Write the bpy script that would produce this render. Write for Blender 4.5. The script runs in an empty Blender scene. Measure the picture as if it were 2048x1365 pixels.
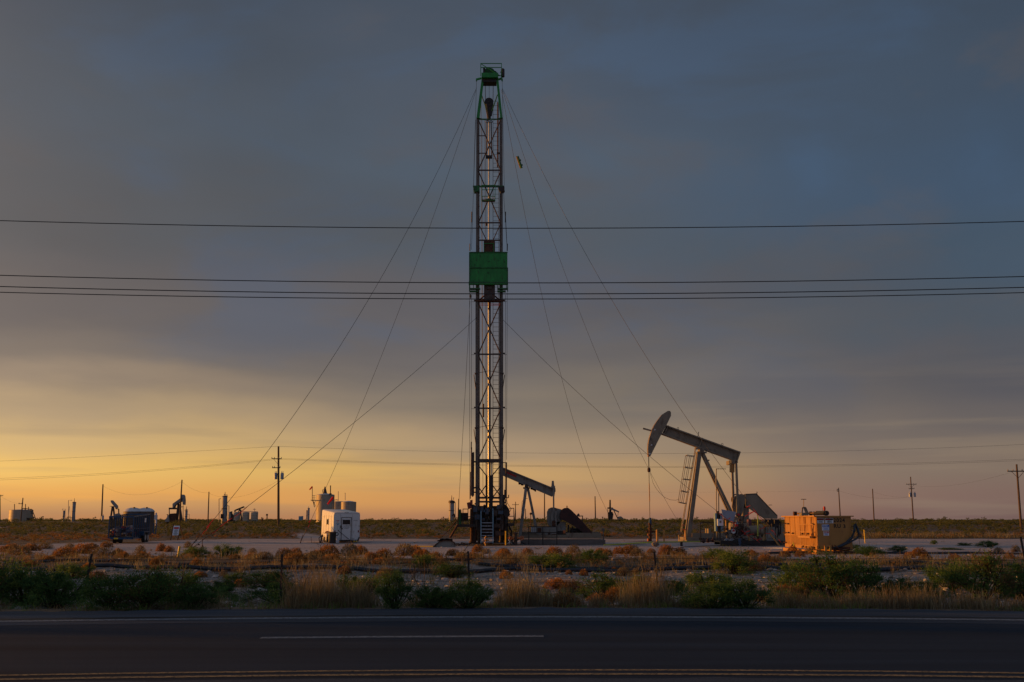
import bpy, bmesh, math, random
import numpy as np
from mathutils import Vector, Matrix
R = math.radians
D = bpy.data
C = bpy.context.scene.collection

# ------------------------------------------------------------------ camera
F = 1991.0                      # focal length in photo pixels (35 mm lens on a 36 mm wide frame, 2048 px)
PITCH = R(10.18); CAMZ = 1.6
cam_d = D.cameras.new('camera'); cam = D.objects.new('camera', cam_d); C.objects.link(cam)
cam_d.sensor_width = 36; cam_d.lens = 35.0
cam.location = (0, 0, CAMZ); cam.rotation_euler = (R(90) + PITCH, 0, 0)
cam_d.clip_start = 0.1; cam_d.clip_end = 20000
bpy.context.scene.camera = cam

# ------------------------------------------------------------------ sun and sky
SUN_AZ, SUN_EL = R(-80), R(3.7)      # azimuth from the view direction (+Y), negative = left
sd = D.lights.new('sun', 'SUN'); sun = D.objects.new('sun', sd); C.objects.link(sun)
sd.energy = 4.4; sd.angle = R(0.8); sd.color = (1.0, 0.40, 0.060)
sv = Vector((math.sin(SUN_AZ) * math.cos(SUN_EL), math.cos(SUN_AZ) * math.cos(SUN_EL), math.sin(SUN_EL)))
sun.rotation_euler = sv.to_track_quat('Z', 'Y').to_euler()
sun.location = sv * 50

W = D.worlds.new('World'); bpy.context.scene.world = W; W.use_nodes = True
nt = W.node_tree; nt.nodes.clear(); N = nt.nodes; L = nt.links
def nd(t, **k):
    n = N.new(t)
    for a, b in k.items(): setattr(n, a, b)
    return n
def mth(op, a, b=None, c=None, clamp=False):
    n = nd('ShaderNodeMath', operation=op); n.use_clamp = clamp
    for i, v in enumerate((a, b, c)):
        if v is None: continue
        if isinstance(v, (int, float)): n.inputs[i].default_value = v
        else: L.new(v, n.inputs[i])
    return n.outputs[0]
def s2l(c): return tuple(((v / 255) / 12.92 if v / 255 <= 0.04045 else ((v / 255 + 0.055) / 1.055) ** 2.4) for v in c)
tc = nd('ShaderNodeTexCoord'); sx = nd('ShaderNodeSeparateXYZ'); L.new(tc.outputs['Generated'], sx.inputs[0])
az = mth('ARCTAN2', sx.outputs[0], sx.outputs[1]); az = mth('MULTIPLY', az, 57.2958)
el = mth('MULTIPLY', mth('ARCSINE', sx.outputs[2]), 57.2958)
mp = nd('ShaderNodeMapping'); mp.inputs['Scale'].default_value = (2.2, 2.2, 9.0); mp.inputs['Rotation'].default_value = (0, R(-10), 0)
L.new(tc.outputs['Generated'], mp.inputs[0])
nz = nd('ShaderNodeTexNoise'); nz.inputs['Scale'].default_value = 1.6; nz.inputs['Detail'].default_value = 5; nz.inputs['Roughness'].default_value = 0.5
L.new(mp.outputs[0], nz.inputs['Vector'])
mp2 = nd('ShaderNodeMapping'); mp2.inputs['Scale'].default_value = (1.1, 1.1, 2.6); mp2.inputs['Rotation'].default_value = (0, R(28), 0); mp2.inputs['Location'].default_value = (3, 1, 5)
L.new(tc.outputs['Generated'], mp2.inputs[0])
nz2 = nd('ShaderNodeTexNoise'); nz2.inputs['Scale'].default_value = 3.2; nz2.inputs['Detail'].default_value = 4; nz2.inputs['Roughness'].default_value = 0.45
L.new(mp2.outputs[0], nz2.inputs['Vector'])
warp = mth('MULTIPLY', mth('SUBTRACT', nz.outputs[0], 0.5), mth('MINIMUM', mth('MULTIPLY', el, 0.55), 6.5))
warp2 = mth('MULTIPLY', mth('SUBTRACT', nz2.outputs[0], 0.5), mth('MINIMUM', mth('MULTIPLY', el, 0.35), 4.0))
elw = mth('ADD', mth('ADD', el, warp), warp2)
pos = mth('DIVIDE', elw, 32.0, clamp=True)
def ramp(stops):
    r = nd('ShaderNodeValToRGB'); L.new(pos, r.inputs[0]); e = r.color_ramp.elements
    r.color_ramp.interpolation = 'EASE'
    while len(e) > 1: e.remove(e[-1])
    for i, (p, c) in enumerate(stops):
        q = e[0] if i == 0 else e.new(min(1, p / 32.0)); q.position = min(1, p / 32.0); q.color = (*s2l(c), 1)
    return r.outputs[0]
rl = ramp([(0, (196, 134, 84)), (1.2, (240, 172, 88)), (2.8, (242, 194, 106)), (4.2, (214, 178, 120)), (5.6, (182, 156, 122)), (7.0, (152, 133, 115)), (8.6, (122, 111, 104)), (11.0, (102, 96, 97)), (16, (87, 89, 95)), (22, (78, 86, 97)), (29, (67, 76, 90))])
rc = ramp([(0, (172, 124, 94)), (1.0, (204, 149, 97)), (2.6, (204, 163, 108)), (4.2, (172, 147, 118)), (6.8, (128, 117, 107)), (9.7, (107, 101, 101)), (12.5, (95, 92, 97)), (16, (85, 91, 100)), (20, (83, 95, 110)), (24, (80, 89, 103)), (29, (72, 81, 95))])
rr = ramp([(0, (116, 92, 90)), (1.2, (128, 105, 97)), (3.0, (128, 112, 101)), (5.0, (105, 98, 98)), (7.5, (87, 86, 94)), (10, (77, 85, 97)), (14, (68, 84, 102)), (18, (66, 84, 106)), (23, (66, 80, 98)), (29, (64, 75, 91))])
def mixc(f, a, b, bt='MIX'):
    m = nd('ShaderNodeMix', data_type='RGBA', blend_type=bt); L.new(f, m.inputs[0]) if not isinstance(f, (int, float)) else setattr(m.inputs[0], 'default_value', f)
    for v, i in ((a, 6), (b, 7)):
        if isinstance(v, tuple): m.inputs[i].default_value = (*v[:3], 1)
        else: L.new(v, m.inputs[i])
    return m.outputs[2]
azw = mth('ADD', az, mth('MULTIPLY', mth('SUBTRACT', nz2.outputs[0], 0.5), 26.0))
def mrange(v, a, b, c=0.0, d=1.0):
    m = nd('ShaderNodeMapRange'); m.interpolation_type = 'SMOOTHSTEP'; L.new(v, m.inputs[0])
    for i, q in enumerate((a, b, c, d)): m.inputs[i + 1].default_value = q
    return m.outputs[0]
t1 = mrange(azw, -30, 4); t2 = mrange(azw, -2, 27)
colr = mixc(t2, mixc(t1, rl, rc), rr)
colr = mixc(mrange(az, -125, -85), rr, colr)          # behind the camera the sky is dull blue again
# soft cloud mottling: grey-brown cloud and bluer gaps
mp3 = nd('ShaderNodeMapping'); mp3.inputs['Scale'].default_value = (1.5, 1.5, 3.4); mp3.inputs['Rotation'].default_value = (R(10), R(-32), 0); mp3.inputs['Location'].default_value = (7, 2, 1)
L.new(tc.outputs['Generated'], mp3.inputs[0])
nz3 = nd('ShaderNodeTexNoise'); nz3.inputs['Scale'].default_value = 2.6; nz3.inputs['Detail'].default_value = 6; nz3.inputs['Roughness'].default_value = 0.55; nz3.inputs['Distortion'].default_value = 0.4
L.new(mp3.outputs[0], nz3.inputs['Vector'])
hi = mrange(el, 4, 12)
gaps = mth('MULTIPLY', mrange(nz3.outputs[0], 0.52, 0.70), mth('MULTIPLY', hi, 0.30))
grey = mth('MULTIPLY', mrange(nz3.outputs[0], 0.50, 0.34), mth('MULTIPLY', hi, 0.42))
colr = mixc(gaps, colr, s2l((70, 96, 128)))
colr = mixc(grey, colr, s2l((92, 87, 88)))
mp4 = nd('ShaderNodeMapping'); mp4.inputs['Scale'].default_value = (1.0, 1.0, 16.0); mp4.inputs['Rotation'].default_value = (0, R(-3), 0)
L.new(tc.outputs['Generated'], mp4.inputs[0])
nz4 = nd('ShaderNodeTexNoise'); nz4.inputs['Scale'].default_value = 3.0; nz4.inputs['Detail'].default_value = 5; L.new(mp4.outputs[0], nz4.inputs['Vector'])
streak = mth('MULTIPLY', mrange(nz4.outputs[0], 0.48, 0.66), mth('MULTIPLY', mrange(el, 9.5, 4.5), 0.30))
colr = mixc(streak, colr, s2l((150, 132, 112)))
mod = mth('ADD', 0.80, mth('MULTIPLY', nz2.outputs[0], 0.42))
colr = mixc(1.0, colr, (1, 1, 1), 'MULTIPLY')
vm = nd('ShaderNodeVectorMath', operation='SCALE'); L.new(colr, vm.inputs[0]); L.new(mod, vm.inputs['Scale'])
# sunset glow round the low sun, out of frame to the left
dt = nd('ShaderNodeVectorMath', operation='DOT_PRODUCT'); L.new(tc.outputs['Generated'], dt.inputs[0]); dt.inputs[1].default_value = tuple(sv)
glow = mth('POWER', mth('MAXIMUM', dt.outputs['Value'], 0.0), 6.0)
glow = mth('MULTIPLY', glow, mrange(el, -1, 3))
gl = nd('ShaderNodeVectorMath', operation='SCALE'); gl.inputs[0].default_value = (0.75, 0.47, 0.25); L.new(glow, gl.inputs['Scale'])
# the eastern sky behind the camera, pale and open
back = mth('MULTIPLY', mrange(mth('MULTIPLY', sx.outputs[1], -1.0), -0.25, 0.7), mrange(el, 0, 8))
bk = nd('ShaderNodeVectorMath', operation='SCALE'); bk.inputs[0].default_value = (0.085, 0.105, 0.175); L.new(back, bk.inputs['Scale'])
a1 = nd('ShaderNodeVectorMath', operation='ADD'); L.new(vm.outputs[0], a1.inputs[0]); L.new(gl.outputs[0], a1.inputs[1])
a2 = nd('ShaderNodeVectorMath', operation='ADD'); L.new(a1.outputs[0], a2.inputs[0]); L.new(bk.outputs[0], a2.inputs[1])
bg1 = nd('ShaderNodeBackground'); L.new(a2.outputs[0], bg1.inputs[0]); bg1.inputs[1].default_value = 1.0
sk = nd('ShaderNodeTexSky'); sk.sky_type = 'NISHITA'; sk.sun_disc = False; sk.sun_elevation = SUN_EL; sk.sun_rotation = SUN_AZ
sk.air_density = 1.2; sk.dust_density = 1.5
bg2 = nd('ShaderNodeBackground'); L.new(sk.outputs[0], bg2.inputs[0]); bg2.inputs[1].default_value = 0.08
mx = nd('ShaderNodeMixShader'); mx.inputs[0].default_value = 0.08      # the clear sky above, seen thinly through the cloud sheet
L.new(bg1.outputs[0], mx.inputs[1]); L.new(bg2.outputs[0], mx.inputs[2])
wo = nd('ShaderNodeOutputWorld'); L.new(mx.outputs[0], wo.inputs[0])
vs = bpy.context.scene.view_settings
vs.view_transform = 'Standard'; vs.look = 'None'; vs.exposure = 0.0; vs.gamma = 1.0

# ------------------------------------------------------------------ geometry helpers
def P(px, py, Y):
    """world point at depth Y that the photo shows at pixel (px, py)"""
    u = (px - 1024) / F; v = (682.5 - py) / F
    ry = math.cos(PITCH) - v * math.sin(PITCH); rz = math.sin(PITCH) + v * math.cos(PITCH)
    t = Y / ry
    return Vector((u * t, Y, CAMZ + rz * t))
def ss(x, a, b):
    t = min(1.0, max(0.0, (x - a) / (b - a))); return t * t * (3 - 2 * t)
def road_off(x): return -3.0 * (1 - math.exp(-0.011 * (x - 0.8) ** 2 / 3.0))
def tz(x, y):
    e = y - road_off(x)
    z = -0.02 - 0.36 * ss(e, 19.6, 22.5) + 0.38 * ss(e, 27, 40)
    z += 0.8 * ss(y, 98, 165)
    if e > 20:
        k = ss(e, 20, 24) * (1 - 0.8 * ss(e, 40, 44))
        z += k * 0.05 * (math.sin(x * 0.9 + y * 0.4) + math.sin(x * 0.37 - y * 0.8 + 1.3) + 0.6 * math.sin(x * 2.3 + y * 1.7))
    if y > 95:
        z += ss(y, 95, 200) * 0.22 * (math.sin(x * 0.05 + 1) + math.sin(y * 0.043 + x * 0.021) + 0.5 * math.sin(x * 0.13 - y * 0.05))
    return z
def G(px, py, z=0.0):
    v = (682.5 - py) / F
    ry = math.cos(PITCH) - v * math.sin(PITCH); rz = math.sin(PITCH) + v * math.cos(PITCH)
    t = (z - CAMZ) / rz
    return Vector(((px - 1024) / F * t, ry * t, z))
def X(px, Y, py=1060): return P(px, py, Y).x
class MB:
    def __init__(s): s.v = []; s.f = []
    def add(s, vs_, fs):
        o = len(s.v); s.v += [tuple(q) for q in vs_]; s.f += [tuple(i + o for i in f) for f in fs]; return s
    def box(s, c, d, rot=None):
        c = Vector(c); q = []
        for z in (-1, 1):
            for y in (-1, 1):
                for x in (-1, 1):
                    p = Vector((x * d[0] / 2, y * d[1] / 2, z * d[2] / 2))
                    if rot is not None: p = rot @ p
                    q.append(p + c)
        return s.add(q, [(0, 1, 3, 2), (4, 6, 7, 5), (0, 4, 5, 1), (2, 3, 7, 6), (0, 2, 6, 4), (1, 5, 7, 3)])
    def bb(s, lo, hi): return s.box([(a + b) / 2 for a, b in zip(lo, hi)], [abs(b - a) for a, b in zip(lo, hi)])
    def _fr(s, d):
        d = d.normalized(); u = Vector((0, 0, 1)) if abs(d.z) < 0.95 else Vector((0, 1, 0))
        a = d.cross(u).normalized(); return a, a.cross(d).normalized()
    def bar(s, a, b, w, h=None):
        h = h or w; a = Vector(a); b = Vector(b); p, q = s._fr(b - a); vs_ = []
        for c in (a, b):
            for i, j in ((-1, -1), (1, -1), (1, 1), (-1, 1)): vs_.append(c + p * (i * w / 2) + q * (j * h / 2))
        return s.add(vs_, [(0, 1, 2, 3), (7, 6, 5, 4), (0, 4, 5, 1), (1, 5, 6, 2), (2, 6, 7, 3), (3, 7, 4, 0)])
    def tube(s, a, b, r, r2=None, n=8):
        r2 = r if r2 is None else r2; a = Vector(a); b = Vector(b); p, q = s._fr(b - a); vs_ = []
        for c, rr in ((a, r), (b, r2)):
            for i in range(n):
                t = 2 * math.pi * i / n; vs_.append(c + p * (math.cos(t) * rr) + q * (math.sin(t) * rr))
        fs = [(i, (i + 1) % n, n + (i + 1) % n, n + i) for i in range(n)] + [tuple(range(n)), tuple(range(2 * n - 1, n - 1, -1))]
        return s.add(vs_, fs)
    def path(s, pts, r, n=6):
        pts = [Vector(p) for p in pts]; vs_ = []; m = len(pts)
        for k, c in enumerate(pts):
            d = pts[min(k + 1, m - 1)] - pts[max(k - 1, 0)]; p, q = s._fr(d)
            for i in range(n):
                t = 2 * math.pi * i / n; vs_.append(c + p * (math.cos(t) * r) + q * (math.sin(t) * r))
        fs = []
        for k in range(m - 1):
            for i in range(n): fs.append((k * n + i, k * n + (i + 1) % n, (k + 1) * n + (i + 1) % n, (k + 1) * n + i))
        fs += [tuple(range(n)), tuple(range(m * n - 1, (m - 1) * n - 1, -1))]
        return s.add(vs_, fs)
    def prism(s, poly, off):
        poly = [Vector(p) for p in poly]; off = Vector(off); n = len(poly)
        return s.add(poly + [p + off for p in poly], [tuple(range(n)), tuple(range(2 * n - 1, n - 1, -1))] + [(i, (i + 1) % n, n + (i + 1) % n, n + i) for i in range(n)])
    def lathe(s, prof, c, n=24, wob=0.0):
        c = Vector(c); vs_ = []
        for r, z in prof:
            for i in range(n):
                t = 2 * math.pi * i / n; rr = r * (1 + (wob if i % 2 else 0)); vs_.append(c + Vector((math.cos(t) * rr, math.sin(t) * rr, z)))
        fs = []
        for k in range(len(prof) - 1):
            for i in range(n): fs.append((k * n + i, k * n + (i + 1) % n, (k + 1) * n + (i + 1) % n, (k + 1) * n + i))
        fs += [tuple(range(n)), tuple(range(len(prof) * n - 1, (len(prof) - 1) * n - 1, -1))]
        return s.add(vs_, fs)
    def ball(s, c, r, sc=(1, 1, 1), n=8, m=6):
        prof = [(max(0.001, math.sin(math.pi * k / m)) * r, -math.cos(math.pi * k / m) * r) for k in range(m + 1)]
        c = Vector(c); vs_ = []
        for rr, z in prof:
            for i in range(n):
                t = 2 * math.pi * i / n; vs_.append(c + Vector((math.cos(t) * rr * sc[0], math.sin(t) * rr * sc[1], z * sc[2])))
        fs = [(k * n + i, k * n + (i + 1) % n, (k + 1) * n + (i + 1) % n, (k + 1) * n + i) for k in range(m) for i in range(n)]
        return s.add(vs_, fs)
    def ring(s, c, r, t, axis='y', n=14):
        c = Vector(c); pts = []
        for i in range(n + 1):
            a = 2 * math.pi * i / n
            o = {'y': (math.cos(a), 0, math.sin(a)), 'x': (0, math.cos(a), math.sin(a)), 'z': (math.cos(a), math.sin(a), 0)}[axis]
            pts.append(c + Vector(o) * r)
        return s.path(pts, t, 5)
def make_mesh(name, mb, m, inv=None):
    me = D.meshes.new(name)
    vs_ = [inv @ Vector(v) for v in mb.v] if inv is not None else mb.v
    me.from_pydata(vs_, [], mb.f)
    bm = bmesh.new(); bm.from_mesh(me); bmesh.ops.recalc_face_normals(bm, faces=bm.faces[:]); bm.to_mesh(me); bm.free()
    me.polygons.foreach_set('use_smooth', [True] * len(me.polygons)); me.set_sharp_from_angle(angle=R(35))
    if m: me.materials.append(m)
    return me
def tag(o, label=None, cat=None, group=None, kind=None):
    if label: o['label'] = label
    if cat: o['category'] = cat
    if group: o['group'] = group
    if kind: o['kind'] = kind
    return o
class Thing:
    def __init__(s, name, label, cat, loc=(0, 0, 0), rz=0.0, group=None, rx=0.0):
        o = D.objects.new(name, None); C.objects.link(o); o.empty_display_size = 0.3
        o.location = loc; o.rotation_euler = (rx, 0, rz); tag(o, label, cat, group); s.o = o
        s.M = Matrix.Translation(Vector(loc)) @ Matrix.Rotation(rz, 4, 'Z') @ Matrix.Rotation(rx, 4, 'X'); s.inv = s.M.inverted()
    def part(s, name, mb, m, parent=None, world=False, label=None):
        me = make_mesh(name, mb, m, s.inv if world else None)
        o = D.objects.new(name, me); C.objects.link(o); o.parent = parent or s.o
        if label: o['label'] = label
        return o
def solo(name, mb, m, label, cat, loc=None, group=None, kind=None):
    loc = Vector(loc) if loc is not None else Vector((0, 0, 0))
    me = make_mesh(name, mb, m, Matrix.Translation(-loc))
    o = D.objects.new(name, me); C.objects.link(o); o.location = loc
    return tag(o, label, cat, group, kind)
def copy_tree(o, parent=None):
    c = o.copy(); C.objects.link(c)
    if parent: c.parent = parent
    for ch in list(o.children): copy_tree(ch, c)
    return c
_txt = {}
def text_mb(body, size, depth=0.004, spacing=1.0):
    cu = D.curves.new('t', 'FONT'); cu.body = body; cu.size = size; cu.extrude = depth / 2; cu.align_x = 'CENTER'; cu.align_y = 'CENTER'; cu.space_character = spacing; cu.offset = size * 0.03
    ob = D.objects.new('t', cu); C.objects.link(ob); bpy.context.view_layer.update()
    me = D.meshes.new_from_object(ob.evaluated_get(bpy.context.evaluated_depsgraph_get()))
    mb = MB(); mb.add([v.co.copy() for v in me.vertices], [tuple(p.vertices) for p in me.polygons])
    D.objects.remove(ob); D.curves.remove(cu); D.meshes.remove(me)
    return mb
def xf(mb, M):
    mb.v = [tuple(M @ Vector(v)) for v in mb.v]; return mb

# ------------------------------------------------------------------ materials
def mat(name, col, rough=0.6, metal=0.0, var=0.25, scale=3.0, col2=None, amt=0.35, bump=0.15, attr=None, trans=0.0, stretch=(1, 1, 1), spec=0.4):
    m = D.materials.new(name); m.use_nodes = True; t = m.node_tree; n = t.nodes; l = t.links; b = n['Principled BSDF']
    b.inputs['Roughness'].default_value = rough; b.inputs['Metallic'].default_value = metal; b.inputs['Specular IOR Level'].default_value = spec
    tc_ = n.new('ShaderNodeTexCoord'); mpn = n.new('ShaderNodeMapping'); mpn.inputs['Scale'].default_value = stretch; l.new(tc_.outputs['Object'], mpn.inputs[0])
    a = n.new('ShaderNodeTexNoise'); a.inputs['Scale'].default_value = scale; a.inputs['Detail'].default_value = 6; a.inputs['Roughness'].default_value = 0.62; l.new(mpn.outputs[0], a.inputs['Vector'])
    r = n.new('ShaderNodeValToRGB'); l.new(a.outputs[0], r.inputs[0])
    r.color_ramp.elements[0].position = 0.35; r.color_ramp.elements[1].position = 0.68
    r.color_ramp.elements[0].color = (*[c * (1 - var) for c in col], 1); r.color_ramp.elements[1].color = (*[min(1, c * (1 + var)) for c in col], 1)
    out = r.outputs[0]
    if attr:
        at = n.new('ShaderNodeAttribute'); at.attribute_name = attr
        mu = n.new('ShaderNodeMix'); mu.data_type = 'RGBA'; mu.blend_type = 'MULTIPLY'; mu.inputs[0].default_value = 1
        l.new(at.outputs['Color'], mu.inputs[6]); l.new(out, mu.inputs[7]); out = mu.outputs[2]
    if col2:
        a2_ = n.new('ShaderNodeTexNoise'); a2_.inputs['Scale'].default_value = scale * 2.3; a2_.inputs['Detail'].default_value = 8; a2_.inputs['Roughness'].default_value = 0.7; l.new(mpn.outputs[0], a2_.inputs['Vector'])
        r2 = n.new('ShaderNodeMapRange'); l.new(a2_.outputs[0], r2.inputs[0]); r2.inputs[1].default_value = 0.62 - amt * 0.35; r2.inputs[2].default_value = 0.72 - amt * 0.25
        mi = n.new('ShaderNodeMix'); mi.data_type = 'RGBA'; l.new(r2.outputs[0], mi.inputs[0]); l.new(out, mi.inputs[6]); mi.inputs[7].default_value = (*col2, 1); out = mi.outputs[2]
    l.new(out, b.inputs['Base Color'])
    if bump:
        bp = n.new('ShaderNodeBump'); bp.inputs['Strength'].default_value = bump; bp.inputs['Distance'].default_value = 0.02; l.new(a.outputs[0], bp.inputs['Height']); l.new(bp.outputs[0], b.inputs['Normal'])
    if trans:
        b.inputs['Subsurface Weight'].default_value = 0.0
        tr = n.new('ShaderNodeBsdfTranslucent'); l.new(out, tr.inputs[0]); ms = n.new('ShaderNodeMixShader'); ms.inputs[0].default_value = trans
        l.new(b.outputs[0], ms.inputs[1]); l.new(tr.outputs[0], ms.inputs[2]); l.new(ms.outputs[0], n['Material Output'].inputs[0])
    return m
RUST = (0.10, 0.035, 0.014)
M_ = dict(
    steel=mat('dark_oily_steel', (0.062, 0.050, 0.042), 0.5, 0.3, 0.4, 4, RUST, 0.4),
    leg=mat('galvanised_mast_steel', (0.13, 0.108, 0.088), 0.5, 0.2, 0.25, 3, (0.07, 0.045, 0.03), 0.25),
    black=mat('black_steel', (0.02, 0.019, 0.018), 0.5, 0.1, 0.4, 3, (0.05, 0.02, 0.01), 0.4),
    rust=mat('rusty_steel', (0.11, 0.04, 0.017), 0.8, 0.0, 0.4, 6, (0.03, 0.014, 0.01), 0.5),
    green=mat('green_paint', (0.016, 0.23, 0.035), 0.45, 0, 0.22, 2.2, (0.03, 0.06, 0.015), 0.2, stretch=(2, 2, .5)),
    dgreen=mat('worn_green_paint', (0.014, 0.13, 0.024), 0.5, 0, 0.35, 4, (0.015, 0.018, 0.012), 0.4),
    tan=mat('tan_enamel', (0.24, 0.19, 0.13), 0.5, 0, 0.14, 1.2, (0.13, 0.085, 0.055), 0.3, stretch=(1, 1, .4)),
    grey=mat('pale_grey_enamel', (0.23, 0.215, 0.185), 0.5, 0, 0.14, 1.5, (0.11, 0.07, 0.045), 0.32, stretch=(1, 1, .4)),
    beige=mat('beige_tank_paint', (0.40, 0.33, 0.24), 0.55, 0, 0.1, 0.4, (0.2, 0.14, 0.09), 0.12, stretch=(1, 1, 0.3)),
    ochre=mat('yellow_tank_paint', (0.38, 0.19, 0.048), 0.5, 0, 0.12, 1.2, (0.16, 0.08, 0.035), 0.1, stretch=(1, 1, 0.6)),
    ochre_trim=mat('yellow_paint_trim', (0.44, 0.225, 0.06), 0.5, 0, 0.12, 2, (0.3, 0.13, 0.04), 0.2),
    white=mat('white_trailer_skin', (0.72, 0.71, 0.68), 0.35, 0, 0.04, 1.0, (0.45, 0.40, 0.34), 0.22, bump=0.03),
    offwhite=mat('weathered_white', (0.62, 0.62, 0.62), 0.5, 0, 0.1, 2, (0.25, 0.18, 0.13), 0.15),
    blue=mat('blue_trailer_paint', (0.014, 0.065, 0.14), 0.45, 0, 0.25, 3, RUST, 0.15),
    bluegrey=mat('blue_grey_panel', (0.19, 0.30, 0.36), 0.5, 0, 0.1, 2, (0.1, 0.1, 0.1), 0.1),
    alu=mat('dull_aluminium', (0.34, 0.36, 0.39), 0.5, 0.5, 0.15, 4, (0.1, 0.09, 0.08), 0.3),
    chrome=mat('bright_tubing_steel', (0.50, 0.50, 0.42), 0.3, 0.35, 0.12, 5),
    wood=mat('weathered_pole_wood', (0.10, 0.065, 0.042), 0.85, 0, 0.3, 6, (0.045, 0.03, 0.022), 0.4, stretch=(4, 4, 0.5)),
    wire=mat('wire_rope', (0.045, 0.042, 0.04), 0.6, 0.3, 0.2, 8),
    rubber=mat('black_rubber', (0.018, 0.018, 0.019), 0.75, 0, 0.2, 5),
    polypipe=mat('black_poly_pipe', (0.014, 0.017, 0.022), 0.42, 0, 0.3, 3, (0.06, 0.05, 0.045), 0.25),
    maroon=mat('maroon_belt_guard', (0.050, 0.015, 0.010), 0.6, 0, 0.25, 2, (0.02, 0.01, 0.009), 0.3),
    red=mat('red_paint', (0.50, 0.025, 0.02), 0.5, 0, 0.1, 4),
    tape=mat('fluorescent_red_tape', (0.8, 0.05, 0.04), 0.5, 0, 0.04, 8, trans=0.5, bump=0),
    orange=mat('orange_paint', (0.55, 0.14, 0.03), 0.5, 0, 0.1, 4),
    yellow=mat('yellow_marker_plastic', (0.80, 0.50, 0.03), 0.45, 0, 0.08, 4),
    lime=mat('lime_yellow_hose', (0.42, 0.46, 0.06), 0.5, 0, 0.1, 4),
    glass=mat('dark_window', (0.012, 0.014, 0.018), 0.12, 0, 0.1, 3, bump=0),
    concrete=mat('concrete', (0.17, 0.14, 0.12), 0.85, 0, 0.15, 3, (0.15, 0.12, 0.1), 0.3),
    signwhite=mat('sign_white', (0.68, 0.72, 0.76), 0.4, 0, 0.04, 3, bump=0),
    signblue=mat('sign_blue', (0.03, 0.12, 0.42), 0.4, 0, 0.05, 3, bump=0),
    stencil=mat('black_stencil_paint', (0.012, 0.011, 0.01), 0.6, 0, 0.1, 3, bump=0),
    tarp=mat('pale_blue_tarp', (0.40, 0.41, 0.48), 0.7, 0, 0.08, 3, trans=0.2),
    junk=mat('mixed_scrap', (1, 1, 1), 0.6, 0.1, 0.2, 6, attr='Col'),
    farsteel=mat('weathered_tower_steel', (0.28, 0.26, 0.24), 0.55, 0.1, 0.15, 1, (0.13, 0.07, 0.04), 0.2),
)
leafm = mat('leaf_green', (1, 1, 1), 0.65, 0, 0.25, 2.0, attr='Col', trans=0.5, bump=0, spec=0.2)
grassm = mat('dry_grass_straw', (1, 1, 1), 0.75, 0, 0.2, 2.0, attr='Col', trans=0.45, bump=0, spec=0.2)
rockm = mat('limestone_rubble', (1, 1, 1), 0.9, 0, 0.25, 9.0, attr='Col', bump=0.5, spec=0.2)
# ------------------------------------------------------------------ ground, road
def np_mesh(name, V, k, col, m, edge_uv=None):
    """V: (n*k,3) vertices, k corners per face, col: (n,3) per-face colour"""
    n = len(V) // k; me = D.meshes.new(name)
    me.vertices.add(len(V)); me.vertices.foreach_set('co', V.astype(np.float32).ravel())
    me.loops.add(n * k); me.loops.foreach_set('vertex_index', np.arange(n * k, dtype=np.int32))
    me.polygons.add(n); me.polygons.foreach_set('loop_start', np.arange(0, n * k, k, dtype=np.int32)); me.polygons.foreach_set('loop_total', np.full(n, k, dtype=np.int32))
    me.update(); a = me.color_attributes.new('Col', 'FLOAT_COLOR', 'POINT')
    c4 = np.ones((n * k, 4), dtype=np.float32); c4[:, :3] = np.repeat(col, k, axis=0); a.data.foreach_set('color', c4.ravel())
    me.materials.append(m); me.validate(); return me
def pad(x, y):
    """how much of the ground at (x, y) is bare pale caliche, 0..1"""
    w = 1.2 * math.sin(x * 0.31) + 0.8 * math.sin(x * 0.83 + 1.1) + 0.5 * math.sin(x * 2.1)
    near = 44 + w
    if x < -17: near = 44 + w + min(9, (-17 - x) * 0.6)
    if x > 12: near = 42 + w * 1.2
    far = 86.5 + 0.4 * w
    if x < -24: far = 86.5 - min(21, (-24 - x) * 2.4) + w * 0.4
    if x < -30: near = 50 + w * 0.7; far = max(far, 63)
    k = ss(y, near - 1.5, near + 2.5) * (1 - ss(y, far - 0.8, far + 0.8))
    # service road running back behind the white trailer
    cx = -16.5 - (y - 86) * 0.26
    k = max(k, (1 - ss(abs(x - cx), 0.9, 1.7)) * ss(y, 80, 86) * (1 - ss(y, 104, 128)))
    k = max(k, 0.9 * (1 - ss(abs(y - 150 - 0.05 * x), 1.0, 2.2)) * ss(-x, 20, 30) * (1 - ss(-x, 80, 95)))
    k = max(k, 0.9 * (1 - ss(abs(y - 110 + 0.2 * (x - 45)), 2, 4)) * ss(x, 38, 46))
    return k
def rubble(x, y): 
    e = y - road_off(x); return ss(e, 22.8, 25) * (1 - ss(e, 35, 39)) 
def stain(x, y):
    s = 0.0
    for cx, cy, rx, ry in ((-1.4, 65.5, 4.0, 3.2), (3.5, 66, 5.5, 2.2), (16.5, 63.5, 5.5, 2.6), (10.5, 75, 2.2, 1.8), (14, 49, 2.5, 2.5), (-12.2, 71.5, 2.6, 1.4), (-26.6, 71, 2.6, 1.6)):
        s = max(s, 1 - ss(((x - cx) / rx) ** 2 + ((y - cy) / ry) ** 2, 0.2, 1.6))
    # wheel ruts curving across the pad
    for k, (a, b_) in enumerate(((57, 0.045), (58.9, 0.045), (79, -0.05), (80.9, -0.05), (52, 0.02), (53.9, 0.02))):
        s = max(s, 0.5 * (1 - ss(abs(y - (a + b_ * x + 0.6 * math.sin(x * 0.12 + k // 2))), 0.15, 0.6)))
    return s
ys = list(np.arange(-30, 19, 2.0)) + list(np.arange(19, 48, 0.35)) + list(np.arange(48, 90, 0.5)) + list(np.arange(90, 100, 1.0)) + list(np.arange(100, 320, 5.0)) + list(np.geomspace(320, 7000, 24))
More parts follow.
